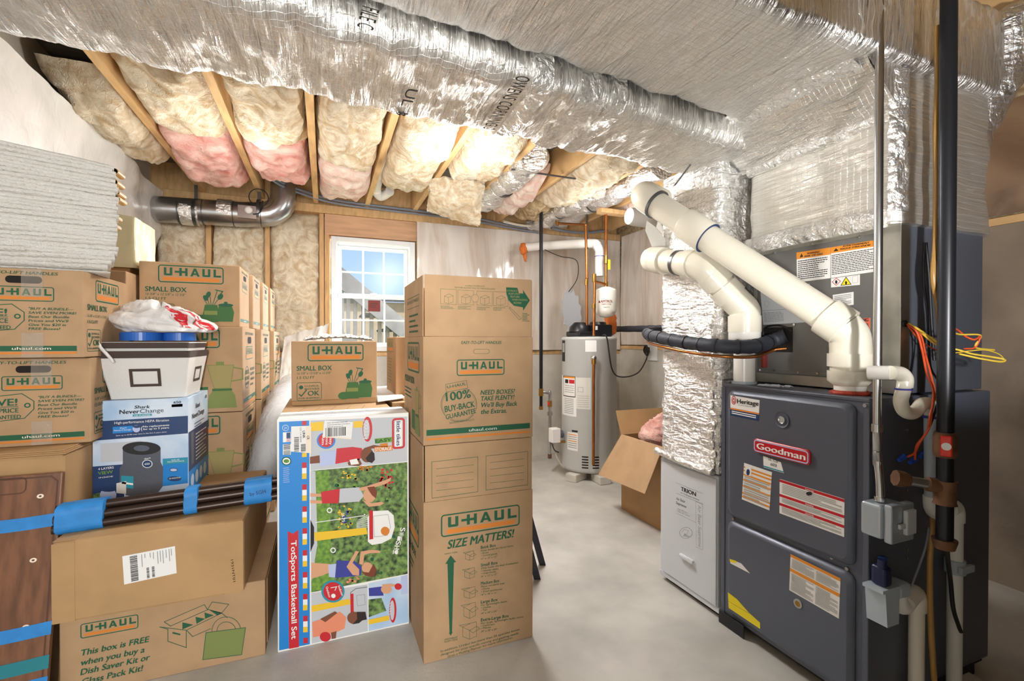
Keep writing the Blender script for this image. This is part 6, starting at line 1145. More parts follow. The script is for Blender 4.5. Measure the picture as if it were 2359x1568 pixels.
mb.build('instruction_labels', t); mb = MB(); hrect(mb, 1350, 782, 1374, 810, 'white'); mb.build('blank_label', t); mb = MB(); hrect(mb, 1297.5, 782, 1305, 834, 'black'); hrect(mb, 1299, 790, 1304, 812, 'stickg', 2); mb.build('brand_strip', t)
mb = MB(); hrect(mb, 1311, 1000, 1334, 1042, 'white')
for i in range(7): hrect(mb, 1313, 1004+i*5, 1332, 1006+i*5, 'orl' if i in (0, 3) else 'stickg', 2)
mb.build('safety_label', t)
mb = MB()
for r_ in range(5):
    for c_ in range(2): hrect(mb, 1343+23*c_, 1052+r_*6.3, 1357+23*c_, 1055+r_*6.3, 'hole', 1)
mb.build('vent_slots', t); mb = MB(); hrect(mb, 1321, 994, 1334, 998, 'blackpl', 2); mb.build('badge', t)
vz = hz(824); va = hf.w((hu(1366), vz), 0); n_ = (va-Vector((HC.x, HC.y, vz))).normalized()
mb = MB(); mb.tube([va-n_*.01, va+n_*.06], .018, 'brass', 16); mb.ball(va+n_*.055, .026, 'steel', 12); mb.tube([va+n_*.06, va+n_*.06-up*.05], .020, 'brass', 16); mb.build('relief_valve', t)
mb = MB(); mb.tube([va+n_*.06-up*.045, Vector((va.x+n_.x*.05, va.y+n_.y*.05, .17))], .0125, 'copper', 16); mb.build('discharge_pipe', t, label='copper discharge pipe')
mb = MB(); va = hf.w((hu(1305), hz(1026)), 0); n2_ = (va-Vector((HC.x, HC.y, va.z))).normalized(); mb.tube([va, va+n2_*.045], .012, 'brass', 12); mb.ball(va+n2_*.05, .016, 'brass', 10); mb.build('drain_valve', t)
# draft blower on top
mb = MB(); zt = 1.280; c = HC+Vector((-.03, .0, zt)); mb.box((c.x-.15, c.y-.12, zt), (c.x+.03, c.y+.12, zt+.05), 'blackpl', .015); mb.tube([(c.x-.07, c.y, zt+.045), (c.x-.07, c.y, zt+.09), (c.x-.07, c.y, zt+.13)], [.10, .09, .05], 'blackpl', 24); mb.box((c.x+.0, c.y-.13, zt), (c.x+.20, c.y+.06, zt+.11), 'blackpl', .012); mb.tube([(c.x+.1, c.y-.04, zt+.10), (c.x+.1, c.y-.04, zt+.135)], [.085, .07], 'blackpl', 24); RU(mb, Fr('Y', c.y-.131), c.x+.01, zt+.06, c.x+.04, zt+.095, 'white', 1); mb.build('draft_blower', t)
c_e = W(1388, 560, D=4.36); mb = MB(); v0 = W(1203, 571, D=4.75); pts = [v0, W(1240, 567, D=4.7), W(1360, 561, D=4.42)]; cy = W(1381, 590, D=4.38); mb.tube(pts+[W(1374, 566, D=4.39), W(1381, 578, D=4.38), cy, W(1381, 636, D=4.38)], .043, 'pvcw', 24, 6); vp = tag(mb.build('heater_vent_pipe', None, v0), 'white plastic vent pipe from the water heater to the far wall', 'pipe')
mb = MB(); q = W(1381, 590, D=4.38); mb.tube([q, q-up*.006], .0455, 'purple', 24); ROOTM[vp.name] = Matrix.Translation(v0); mb.build('primer_ring', vp)
mb = MB(); q = W(1243, 567, D=4.7); mb.tube([q-Vector((.012, 0, 0)), q+Vector((.012, 0, 0))], .046, 'clipsteel', 24); q = W(1352, 562, D=4.44); mb.tube([q-Vector((.012, 0, 0)), q+Vector((.012, 0, 0))], .046, 'clipsteel', 24); mb.box((q.x-.012, q.y-.003, q.z+.04), (q.x+.012, q.y+.003, q.z+.30), 'clipsteel', .001); mb.build('hanger_strap', vp)
mb = MB(); q = W(1206, 573, D=4.72); mb.ball(q, .055, 'orangef', 14, (.8, .6, 1.1)); mb.ball(q+Vector((.01, -.02, -.09)), .03, 'orangef', 10, (.7, .6, 1.5))
for v in mb.v: v += .014*Vector((fb(v*25), fb(v*25+Vector((4, 0, 0))), fb(v*25+Vector((0, 4, 0)))))
tag(mb.build('expanding_foam', None, q), 'orange expanding foam where the white vent pipe meets the wall', 'foam')
# copper water pipes
def cpipe(name, pts, lb, r=.011, k='copper', fit=()):
    pts = [Vector(p) for p in pts]; t_ = thing(name, lb, 'pipe', pts[-1]); mb = MB()
    for a, b_ in zip(pts, pts[1:]): mb.tube([a, b_], r, k, 14)
    for p in pts[1:-1]: mb.ball(p, r*1.25, k, 10)
    mb.build('pipe_run', t_)
    for p, L in fit: mb = MB(); mb.tube([Vector(p)-up*L/2, Vector(p)+up*L/2], r*1.45, 'brass' if k != 'blackp' else 'brass', 14); mb.build('fitting', t_)
    return t_
D4 = 4.25; hot = W(1352, 760, D=D4); hot.z = 1.29
cpipe('copper_pipe', [W(1282, 514, D=4.6), W(1349, 518, D=4.25), W(1352, 640, D=D4), hot], 'copper hot water pipe rising left of the white vent above the heater', .0115, 'copper', ((W(1351, 650, D=D4), .05), (W(1284, 514, D=4.58), .04)))
cold = W(1368, 770, D=4.12); cold.z = 1.286
cpipe('copper_pipe', [W(1396, 470, D=4.3), W(1396, 655, D=4.25), W(1370, 648, D=4.15), cold], 'copper cold water pipe with valve above the expansion tank', .0125, 'copper', ((W(1396, 598, D=4.25), .07), (W(1396, 655, D=4.25), .05), (W(1369, 640, D=4.15), .07), (W(1368, 705, D=4.13), .04)))
q = W(1396, 692, D=4.25); t = thing('expansion_tank', 'small cream expansion tank above the water heater', 'tank', (q.x, q.y, q.z-.15)); mb = MB(); mb.lathe((q.x, q.y, q.z), [(.02, -.155), (.06, -.145), (.088, -.11), (.092, -.09), (.092, .085), (.088, .10), (.05, .118), (.02, .125)], 'tankw', 40); mb.build('shell', t); mb = MB(); mb.lathe((q.x, q.y, q.z), [(.014, .12), (.014, .155)], 'brass', 14); mb.build('nipple', t)
ef = CylFr((q.x, q.y), .092, math.atan2(-q.y, -q.x)); mb = MB(); text_uv(mb, ef, 'AMTROL', -.048, q.z-.025, .022, 'redtag', .11, .03, 0, 0, 1.5); text_uv(mb, ef, 'THERM-X-TROL', -.040, q.z-.045, .010, 'redtag', .09, .02, 0, 0, 1.5); text_uv(mb, ef, 'Model ST-5', -.02, q.z-.072, .010, 'black', .05, .0, 0, 0, 1.5); mb.add([ef.w(p, 1.5) for p in ((-.075, q.z-.025), (-.05, q.z-.025), (-.0625, q.z+.0))], [(0, 1, 2)], 'redtag'); mb.build('printed_mark', t)
mb = MB(); q2 = W(1403, 608, D=4.2); mb.box((q2.x-.012, q2.y-.002, q2.z-.05), (q2.x+.012, q2.y, q2.z+.04), 'yell', .001); tag(mb.build('yellow_tag', None, q2), 'small yellow tag hanging on the copper valve', 'tag')
# gas pipe
g0 = W(1242, 488, D=4.30); g1 = Vector((g0.x, g0.y, 0)); gx, gy = g0.x+.02, g0.y
t = thing('gas_pipe', 'black iron gas pipe dropping left of the water heater', 'pipe', (gx, gy, .15)); zq = lambda y: CH+(HORIZON-y)/FPX*4.30
mb = MB(); mb.tube([(gx, gy, 2.6), (gx, gy, zq(905))], .0165, 'blackp', 16); mb.build('pipe_run', t); mb = MB(); mb.tube([(gx, gy, zq(895)), (gx, gy, zq(912))], .022, 'brass', 14); mb.tube([(gx, gy, zq(912)), (gx, gy, zq(940))], .015, 'blackp', 14); mb.tube([(gx, gy, zq(936)), (gx, gy, zq(944))], .019, 'brass', 14); mb.build('drip_leg', t)
mb = MB(); mb.tube([(gx, gy, zq(904)), (gx+.07, gy-.01, zq(906)), (gx+.085, gy-.01, zq(915)), (gx+.085, gy-.01, zq(1050))], .014, 'galv', 14, 6); mb.tube([(gx+.085, gy-.01, zq(950)), (gx+.085, gy-.01, zq(958))], .024, 'galv', 12); mb.build('branch', t)
mb = MB(); mb.box((gx+.06, gy-.03, zq(933)), (gx+.075, gy-.012, zq(926)), 'valver', .003); mb.tube([(gx+.085, gy-.01, zq(938)), (gx+.085, gy-.01, zq(924))], .021, 'brass', 12); mb.build('shutoff_valve', t); mb = MB(); mb.tube([(gx+.085, gy-.01, zq(1048)), (gx+.085, gy-.01, zq(1058))], .018, 'rust', 12); mb.build('cap', t)
q = W(1277, 1000, D=4.22); t = thing('gas_valve', 'white and grey gas control valve at the left of the heater', 'valve', q); mb = MB(); mb.box((q.x-.045, q.y-.05, q.z-.07), (q.x+.04, q.y+.03, q.z+.06), 'stick', .008); mb.build('body', t); mb = MB(); mb.cyl((q.x+.04, q.y-.01, q.z), (q.x+.075, q.y-.01, q.z), .035, 'furnd', 20); mb.build('knob', t); mb = MB(); mb.tube([(q.x-.02, q.y-.02, q.z-.07), (q.x+.01, q.y-.03, q.z-.2), (q.x+.08, q.y-.03, q.z-.30), (q.x+.14, q.y, q.z-.27)], .006, 'cablw', 8, 8); mb.tube([(q.x-.04, q.y-.02, q.z-.06), (q.x-.02, q.y-.04, q.z-.13), (q.x+.03, q.y-.03, q.z-.16)], .005, 'wb', 8, 8); mb.build('tubing', t)
for (dx, dy, lb) in ((-.19, -.10, 'grey concrete block under the left edge of the water heater'), (-.02, -.235, 'grey concrete block under the front of the water heater'), (.20, -.10, 'grey concrete block under the right edge of the water heater')):
    mb = MB(); a_ = math.atan2(dy, dx); mb.box((-.09, -.055, .0), (.09, .055, .070), 'conc', .008, 2, Matrix.Translation((HC.x+dx, HC.y+dy, 0)) @ Matrix.Rotation(a_, 4, 'Z')); tag(mb.build('concrete_block', None, (HC.x+dx, HC.y+dy, 0)), lb, 'block', None)
# cord and outlet
w0 = W(1398, 778, D=4.05); t = thing('power_cord', 'black power cord looping from the heater blower to the wall outlet', 'cord', w0); pr = W(1498, 806, X=XR-.03); mb = MB(); mb.tube([w0+Vector((-.03, .03, .02)), w0, W(1410, 850, D=4.1), W(1432, 868, D=4.3), W(1470, 858, D=4.6), W(1490, 825, D=4.95), pr+Vector((-.04, 0, -.03))], .006, 'wb', 10, 10)
for i in range(4): mb.tube([pr+Vector((-.04-.006*i, .01, .05)), pr+Vector((-.05, .02+.008*i, -.01)), pr+Vector((-.045, -.01, -.06)), pr+Vector((-.045, -.03, .0)), pr+Vector((-.04-.006*i, .01, .05))], .006, 'wb', 8, 6)
mb.build('cord_run', t); mb = MB(); mb.box((pr.x-.055, pr.y-.022, pr.z-.03), (pr.x-.02, pr.y+.022, pr.z+.03), 'wb', .006); mb.build('plug', t)
mb = MB(); mb.box((XR-.02, pr.y-.09, pr.z-.11), (XR-.002, pr.y+.06, pr.z+.10), 'stick', .004); tag(mb.build('wall_outlet', None, (XR, pr.y, pr.z-.1)), 'white wall outlet plate behind the foil column', 'outlet')
q = W(1318, 720, D=4.75); mb = MB(); rnd = random.Random(5); pts = []
for i in range(26): a_ = 2*math.pi*i/26; rr_ = (1+(.16 if i % 2 else -.06)+rnd.uniform(-.05, .05)); pts.append(q+Vector((.10*rr_*math.cos(a_)+.05*-math.sin(a_)*.5, 0, .22*rr_*math.sin(a_))))
mb.prism(pts, (0, .012, 0), 'ltgrey'); tag(mb.build('torn_foam_board', None, q-up*.2), 'jagged pale grey torn board on the wall left of the expansion tank', 'board')
mb = MB(); q = W(1408, 745, D=4.55); mb.ball(q, .07, 'orangef', 12, (1, .6, 1.5))
for v in mb.v: v += .02*Vector((fb(v*18), fb(v*18+Vector((4, 0, 0))), fb(v*18+Vector((0, 4, 0)))))
tag(mb.build('orange_bag', None, q), 'orange plastic patch behind the small expansion tank', 'bag')
# thin black wires near heater
mb = MB(); mb.tube([W(1255, 575, D=4.6), W(1290, 590, D=4.6), W(1328, 600, D=4.6), W(1330, 640, D=4.65), W(1310, 672, D=4.7)], .004, 'wb', 8, 10); tag(mb.build('thin_wire', None, W(1310, 672, D=4.7)), 'thin black wire from the white vent pipe down to the torn grey board', 'wire')
# open carton with pink insulation
X0, Y0_, Y1_, ZB = 2.03, 2.44, 2.90, .55; t = thing('open_carton', 'open kraft carton with an outward flap behind the foil column', 'box', (2.3, 2.67, 0)); mb = MB()
mb.box((X0, Y0_, .001), (X0+.006, Y1_, ZB), 'card2', .001); mb.box((X0+.55, Y0_, .001), (X0+.556, Y1_, ZB), 'card2', .001); mb.box((X0+.006, Y1_-.006, .001), (X0+.55, Y1_, ZB), 'card2', .001); mb.box((X0+.006, Y0_, .001), (X0+.55, Y0_+.006, ZB), 'card2', .001); mb.box((X0+.006, Y0_+.006, .001), (X0+.55, Y1_-.006, .008), 'card2', .001); mb.build('body', t)
mb = MB(); a, b_ = Vector((X0-.002, Y0_+.005, ZB)), Vector((X0-.002, Y1_-.002, ZB)); mb.prism([a, b_, b_+Vector((-.17, .045, -.29)), a+Vector((-.17, -.04, -.27))], (.005, 0, .002), 'card'); mb.build('flap', t); mb = MB(); mb.prism([(X0, Y1_+.002, ZB), (X0+.55, Y1_+.002, ZB), (X0+.55, Y1_+.10, ZB+.16), (X0+.02, Y1_+.10, ZB+.16)], (0, .005, 0), 'card2'); mb.build('flap', t)
mb = MB(); cI = Vector((X0+.24, 2.66, .58)); mb.ball(cI, .20, 'pink', 40, (.9, .85, .75))
for v in mb.v: n_ = (v-cI).normalized(); v += n_*.07*fb(v*9, .8, 2.2, 5)
tag(mb.build('pink_insulation', None, cI), 'pink fibreglass tuft stuffed in the open kraft carton', 'insulation')
# ================================================================ ROUND METAL DUCT, CABLES, FLEX DUCTS
Yd = 4.40; p0, p1, p2, p3 = W(368, 482, Y=Yd), W(560, 494, Y=Yd), W(625, 494, Y=Yd), W(657, 440, Y=Yd); t = thing('round_duct', 'shiny round metal duct with elbow along the wall left of the window', 'duct', p0)
mb = MB(); mb.tube([p0, p1, W(600, 494, Y=Yd)], .100, 'galv', 32); mb.ball(p0, .099, 'galv', 20); mb.build('straight_pipe', t); mb = MB(); mb.tube([W(598, 494, Y=Yd), W(622, 492, Y=Yd), W(643, 480, Y=Yd), W(652, 462, Y=Yd), W(654, 436, Y=Yd), W(654, 415, Y=Yd)], .102, 'galv', 32, 2); mb.build('elbow', t)
for px in (415, 470, 540, 603):
    q = W(px, 485+9*(px-368)/192 if px < 560 else 494, Y=Yd); mb = MB(); mb.tube([q-Vector((.004, 0, 0)), q+Vector((.004, 0, 0))], .1045, 'clipsteel', 32); mb.build('seam_ring', t)
for px, w_ in ((440, .06), (520, .05)): q = W(px, 489, Y=Yd); mb = MB(); mb.tube([q-Vector((w_, 0, 0)), q+Vector((w_, 0, 0))], .1025, 'foilt', 32); mb.build('foil_tape', t)
q = W(567, 487, Y=Yd-.10); mb = MB(); mb.box((q.x-.06, q.y-.012, q.z-.055), (q.x+.075, q.y+.03, q.z+.05), 'galv', .004); mb.ball((q.x+.02, q.y-.02, q.z+.01), .030, 'stick', 12, (1, .6, 1)); mb.tube([(q.x+.05, q.y-.02, q.z-.02), (q.x+.10, q.y-.02, q.z+.0), (q.x+.12, q.y, q.z+.1)], .004, 'wb', 8, 6); mb.build('damper_control', t)
for (a, b_) in (((452, 425), (452, 515)), ((597, 445), (603, 517))):
    q0 = W(*a, Y=Yd); q1 = W(*b_, Y=Yd); mb = MB(); mb.tube([q1-Vector((.007, 0, 0)), q1+Vector((.007, 0, 0))], .012, 'clipsteel', 8); qq = W(a[0], 490, Y=Yd); mb.rings([[Vector((qq.x+s_*.012, Yd-.1075*math.cos(a_), qq.z+.1075*math.sin(a_))) for a_ in [R(-90+180*i/12) for i in range(13)]]+[Vector((qq.x+s_*.012, Yd-.1065, 2.50))][:0] for s_ in (-1, 1)], 'clipsteel', False, True, False); mb.box((qq.x-.012, Yd-.004, qq.z+.10), (qq.x+.012, Yd, 2.50), 'clipsteel', .001); mb.build('hanger_strap', t)
mb = MB(); q = W(596, 455, Y=Yd-.12); mb.tube([q+Vector((.07*math.cos(a_), 0, .07*math.sin(a_))) for a_ in [2*math.pi*i/24 for i in range(25)]], .004, 'wb', 8); tag(mb.build('wire_loop', None, q), 'small black wire loop hanging over the round metal duct', 'wire')
for off, k, r_, lb in ((0, 'cablg', .013, 'thick grey cable sweeping along the wall top over the window, upper'), (.028, 'cablg', .010, 'grey cable sweeping along the wall top over the window, lower')):
    pts = [W(592, 355, Y=3.75), W(605, 385, Y=3.95), W(640, 415, Y=4.25), W(700, 440, Y=4.4), W(780, 462, Y=4.45), W(900, 478, Y=4.47), W(1000, 490, Y=4.47), W(1080, 500, Y=4.47), W(1160, 516, Y=4.48), W(1240, 530, Y=4.48)]
    mb = MB(); mb.tube([Vector(p)-Vector((0, .0, off)) for p in pts], r_, k, 10, 8); tag(mb.build('grey_cable', None, pts[0]), lb, 'cable')
mb = MB(); mb.tube([W(1270, 525, Y=4.4), W(1300, 532, Y=4.4), W(1350, 536, Y=4.4), W(1400, 530, Y=4.35)], .014, 'cablg', 10, 8); mb.tube([W(1160, 510, Y=4.35), W(1215, 520, Y=4.35), W(1285, 512, Y=4.4)], .013, 'cablw', 10, 8); tag(mb.build('grey_cable', None, W(1270, 525, Y=4.4)), 'pale tubing along the wall top above the water heater', 'cable')
t = thing('white_pipe', 'white drain pipe with elbow above the joists over the window', 'pipe', W(868, 440, Z=2.54)); mb = MB(); a = W(893, 318, Z=2.54); b_ = W(866, 440, Z=2.54); mb.tube([a, b_], .035, 'pvcw', 20); mb.build('straight_pipe', t); mb = MB(); mb.tube([b_+(a-b_).normalized()*.05, b_, W(878, 452, Z=2.54), W(898, 440, Z=2.55)], .041, 'pvcw', 20, 6); mb.build('elbow', t)
def flex(lb, px0, px1, X, r_, z=2.50):
    y0, y1 = Yof(px0, z, X), Yof(px1, z, X); t_ = thing('flex_duct', lb, 'duct', (X, y0, z)); pts = [Vector((X+.03*math.sin(i*.9), y0+(y1-y0)*i/40, z+.015*math.sin(i*.35))) for i in range(41)]; mb = MB(); mb.tube(pts, [r_+.006*math.sin(i*1.9) for i in range(41)], 'foilc', 26)
    for v in mb.v: v += .010*Vector((fb(v*12), 0, fb(v*12+Vector((0, 4, 0)))))
    mb.build('duct_sleeve', t_); mb = MB(); q = pts[22]; mb.tube([q-Vector((0, .012, 0)), q+Vector((0, .012, 0))], r_+.010, 'clipsteel', 26); mb.build('support_strap', t_)
flex('left foil flexible duct between the joists beside the hanging flap', 362, 470, 1.33, .095); flex('right foil flexible duct between the joists over the heater', 385, 515, 2.27, .085)
flex('rear foil flexible duct running to the wall above the heater', 440, 522, 2.03, .06, 2.44)
# small wood blocks and wires among the joists
mb = MB(); q = W(1395, 486, Z=2.42); mb.box((q.x-.06, q.y-.03, 2.40), (q.x+.22, q.y+.06, 2.44), 'wood', .003, 2); tag(mb.build('wood_block', None, (q.x, q.y, 2.40)), 'short wooden block over the copper pipes', 'block')
mb = MB(); mb.box((1.22, 3.05, 2.44), (2.0, 3.07, 2.447), 'clipsteel', .001); tag(mb.build('hanger_bar', None, (1.6, 3.06, 2.44)), 'thin dark steel strap across the left foil flexible duct', 'strap')
# ================================================================ PIPES AND WIRES AT THE RIGHT OF THE FURNACE
Yc = .925; cx = W(2021, 900, Y=Yc).x; t = thing('conduit', 'thin bright steel electrical conduit dropping to the grey switch box', 'conduit', (cx, Yc, .80)); zc = lambda y, D: CH+(HORIZON-y)/FPX*D
zc0 = W(2040, 1110, Y=Yc).z; mb = MB(); mb.tube([(cx, Yc, 2.70), (cx, Yc, 1.0), (cx, Yc, W(2022, 1030, Y=Yc).z), (cx+.016, Yc, W(2040, 1110, Y=Yc).z), (cx+.018, Yc, W(2045, 1150, Y=Yc).z)], .0118, 'steel', 16, 4); mb.build('tube', t)
q = W(2021, 985, Y=Yc); mb = MB(); mb.tube([(cx, Yc, q.z-.012), (cx, Yc, q.z+.012)], .0155, 'steel', 14); mb.tube([(cx+.018, Yc, W(2045, 1150, Y=Yc).z), (cx+.018, Yc, W(2045, 1140, Y=Yc).z)], .016, 'steel', 14); mb.build('coupling', t)
a = W(2010, 1145, Y=Yc-.02); b_ = W(2068, 1238, Y=Yc-.02); t = thing('switch_box', 'grey metal electrical switch box on the furnace side', 'electrical box', (a.x, Yc, b_.z)); mb = MB(); x0, x1 = cx-.022, cx+.085; z0, z1 = W(2045, 1228, Y=Yc).z, W(2045, 1152, Y=Yc).z; mb.box((x0, Yc-.028, z0), (x1, FY0-.001, z1), 'boxblue', .010, 3); mb.build('box_body', t); mb = MB(); mb.box((x0+.006, Yc-.052, z0-.006), (x1+.010, Yc-.0285, z1+.006), 'boxblue', .006, 3); mb.build('cover', t); mb = MB(); mb.box((x0+.055, Yc-.066, z0+.02), (x1-.004, Yc-.053, z1-.01), 'lgrey', .004); mb.box((x0+.03, Yc-.062, z0+.04), (x0+.06, Yc-.053, z0+.055), 'lgrey', .003); mb.build('switch_lever', t)
mb = MB()
for i in range(3): ELL(mb, Fr('X', x0), (-Yc-.0+.004, z0+.022+.026*i), .011, .010, 'boxblue', 1, 20, 0, .85)
mb.build('knockout', t)
# condensate pump bracket
a = W(2012, 1340, Y=.93); t = thing('condensate_trap', 'grey plastic condensate trap with dark blue cap on the furnace side', 'drain trap', (a.x+.05, .93, W(2050, 1435, Y=.93).z)); x0, z1, z0 = a.x+.004, W(2030, 1345, Y=.93).z, W(2030, 1430, Y=.93).z; mb = MB(); mb.rings([[Vector((x, y, z)) for x, y in ((x0+s, .90), (x0+.075-s*.3, .90), (x0+.075-s*.3, .9595), (x0+s, .9595))] for z, s in ((z0, .014), (z1-.012, .004), (z1-.010, -.008), (z1, -.008))], 'pvcg', True, False); mb.box((x0+.07, .898, z1-.045), (x0+.135, .955, z1), 'pvcg', .012, 3); mb.build('trap_body', t); mb = MB(); mb.box((x0+.012, .905, z1+.001), (x0+.05, .95, z1+.062), 'dnavy', .01, 3); mb.cyl((x0+.02, .92, z1+.06), (x0+.02, .92, z1+.085), .012, 'dnavy', 14); mb.cyl((x0+.042, .93, z1+.06), (x0+.042, .93, z1+.085), .012, 'navy', 14); mb.build('dark_cap', t)
for v in [o for o in t.children if o.name.startswith('dark_cap')]: v['label'] = 'dark blue caps'
q0 = Vector((x0+.105, .925, z1-.04)); q1 = W(2112, 1362, Y=.93); q2 = W(2118, 1568, Y=.93); t = thing('drain_pipe', 'white plastic drain pipe going down from the grey condensate trap', 'pipe', (q1.x, .93, 0)); mb = MB(); mb.tube([q0, q0-Vector((-.005, 0, .03)), q0+Vector((.03, 0, -.045)), q0+Vector((.05, 0, -.035))], .027, 'pvcw', 20, 6); mb.tube([q0+Vector((.045, 0, -.037)), Vector((q1.x-.02, .93, q1.z-.002)), Vector((q1.x, .93, q1.z-.02)), Vector((q1.x, .93, q1.z-.06))], .0275, 'pvc', 20, 6); mb.build('elbow', t); mb = MB(); mb.tube([(q1.x, .93, q1.z-.05), (q1.x, .93, .002)], .0215, 'pvc', 20); mb.build('straight_pipe', t)
# trap of the coil drain
Yt = .88; P = lambda x, y: W(x, y, Y=Yt)
t = thing('trap_pipe', 'white S-shaped condensate trap pipe beside the coil cabinet', 'pipe', (P(2150, 1170).x, Yt, P(2150, 1170).z)); mb = MB(); mb.tube([W(2000, 858, Y=.93), P(2050, 858)], .021, 'pvcw', 18); mb.tube([P(2050, 858), P(2074, 860), P(2085, 872), P(2084, 892)], .021, 'pvc', 18, 6); mb.build('inlet_elbow', t)
mb = MB(); mb.tube([P(2084, 886), P(2079, 905), P(2075, 925), P(2083, 946), P(2100, 952), P(2114, 942), P(2124, 930), P(2139, 929), P(2146, 944), P(2146, 962)], .019, 'pvc', 18, 6); mb.build('u_bend', t); mb = MB(); mb.tube([P(2146, 955), P(2147, 1150)], .0195, 'pvcg', 18); mb.build('downpipe', t); mb = MB(); mb.tube([P(2147, 1142), P(2148, 1165), P(2152, 1176), P(2160, 1180)], .023, 'pvcw', 18, 4); mb.build('lower_elbow', t); mb = MB(); q = P(2146, 957); mb.tube([q, q-up*.008], .0225, 'purple', 18); mb.build('primer_ring', t); mb = MB(); q = P(2081, 894); mb.tube([q, q-up*.005], .0225, 'purple', 18); mb.build('primer_ring', t)
# black gas main
Yg = .80; gx = W(2178, 985, Y=Yg).x; Z_ = lambda y: W(2178, y, Y=Yg).z; t = thing('gas_main', 'thick black iron gas pipe with red handled valve at far right', 'pipe', (gx, Yg, Z_(1262))); mb = MB(); mb.tube([(gx, Yg, 2.71), (gx, Yg, Z_(1000))], .0205, 'blackp', 20); mb.build('riser', t)
mb = MB(); gx2 = W(2176, 500, Y=.87).x; mb.tube([(gx2, .87, 2.71), (gx2, .87, W(2172, 985, Y=.87).z)], .013, 'blackp', 16); tag(mb.build('thin_black_pipe', None, (gx2, .87, 1.0)), 'thinner black pipe just behind the thick gas main', 'pipe')
mb = MB(); mb.tube([(gx, Yg, Z_(995)), (gx, Yg, Z_(1005)), (gx, Yg, Z_(1045)), (gx, Yg, Z_(1052))], [.025, .028, .028, .025], 'rust', 20); mb.build('valve_body', t, label='brass coloured valve body'); mb = MB(); hd2 = Vector((-.88, -.47, 0)); hc = Vector((gx, Yg, Z_(1022))); mb.cyl(hc+hd2*.02, hc+hd2*.036, .010, 'valver', 14); mb.box((-.013, -.005, -.030), (.013, .005, .030), 'valver', .004, 2, Matrix.Translation(hc+hd2*.040) @ Matrix.Rotation(math.atan2(hd2.y, hd2.x)-R(90), 4, 'Z')); mb.cyl(hc+hd2*.044, hc+hd2*.048, .011, 'stick', 14); mb.build('valve_handle', t, label='red valve handle')
mb = MB(); mb.tube([(gx, Yg, Z_(1050)), (gx, Yg, Z_(1110))], .0205, 'blackp', 18); mb.build('nipple', t); mb = MB(); mb.tube([(gx, Yg, Z_(1106)), (gx, Yg, Z_(1112)), (gx, Yg, Z_(1155)), (gx, Yg, Z_(1160))], [.029, .027, .026, .029], 'rust', 18); mb.build('tee', t, label='rusty tee fitting'); e_ = W(2062, 1100, Y=.87); mb = MB(); s0_ = Vector((gx, Yg, Z_(1122))); mb.tube([s0_, s0_.lerp(e_, .35)], .021, 'rust', 16); mb.tube([s0_.lerp(e_, .3), s0_.lerp(e_, .75)], .0145, 'galv', 16); mb.tube([s0_.lerp(e_, .72), s0_.lerp(e_, .84), e_], [.018, .024, .024], 'rust', 8); mb.build('side_branch', t, label='short rusty side branch')
mb = MB(); mb.tube([(gx, Yg, Z_(1158)), (gx, Yg, Z_(1248))], .0205, 'blackp', 18); mb.tube([(gx, Yg, Z_(1240)), (gx, Yg, Z_(1244)), (gx, Yg, Z_(1262))], [.030, .030, .024], 'rust', 16); mb.build('drip_leg', t, label='capped drip leg')
Yw = .93; wx = W(2200, 1300, Y=Yw).x; t = thing('drain_pipe', 'white drain pipe with collar standing behind the black gas main', 'pipe', (wx, Yw, .0)); z_ = lambda y: W(2200, y, Y=Yw).z; mb = MB(); mb.tube([(wx-.04, Yw, z_(1168)), (wx-.012, Yw, z_(1166)), (wx, Yw, z_(1180)), (wx, Yw, z_(1200))], .026, 'pvcw', 18, 5); mb.build('elbow', t); mb = MB(); mb.tube([(wx, Yw, z_(1195)), (wx, Yw, .001)], .0215, 'pvcw', 18); mb.build('straight_pipe', t); mb = MB(); mb.tube([(wx, Yw, z_(1288)), (wx, Yw, z_(1318))], .029, 'pvcg', 18); mb.box((wx-.03, Yw-.035, z_(1312)), (wx+.045, Yw-.02, z_(1296)), 'pvcg', .003); mb.build('collar', t)
# tan hose, wires
P = lambda x, y, Y=.90: W(x, y, Y=Y)
mb = MB(); mb.tube([P(2160, 60), P(2160, 200), P(2157, 300), P(2158, 420), P(2155, 560), P(2150, 640), P(2163, 720), P(2166, 830), P(2162, 930), P(2156, 1000), P(2152, 1090), P(2148, 1200), P(2142, 1300), P(2144, 1430), P(2152, 1567)], .0085, 'hose', 10, 8); tag(mb.build('tan_hose', None, P(2152, 1567)), 'long tan plastic tube running down the right of the furnace', 'hose')
def wire(lb, pts, r_, k, cat='wire'): mb = MB(); mb.tube([P(*p) for p in pts], r_, k, 8, 8); tag(mb.build('wire', None, P(*pts[0])), lb, cat)
wire('pair of orange wires hanging from the coil cabinet side to blue wire nuts', [(2090, 747, .965), (2112, 765, .95), (2125, 810, .93), (2135, 860, .9), (2150, 900, .86), (2146, 950, .85), (2140, 985, .85), (2118, 1020, .87), (2105, 1045, .9), (2078, 1055, .93)], .0035, 'wr')
wire('second orange wire twisting down from the coil cabinet side', [(2091, 747, .965), (2120, 770, .95), (2133, 820, .92), (2146, 870, .88), (2153, 910, .86), (2142, 960, .84), (2135, 995, .86), (2112, 1025, .88), (2108, 1058, .9)], .003, 'wr')
wire('yellow wire from the coil cabinet side towards the black pipe', [(2092, 745, .965), (2115, 758, .95), (2140, 775, .93), (2172, 796, .88)], .004, 'wy')
wire('red wire from the coil cabinet side towards the black pipe', [(2092, 750, .965), (2120, 785, .95), (2145, 800, .93), (2172, 812, .9)], .0025, 'wr')
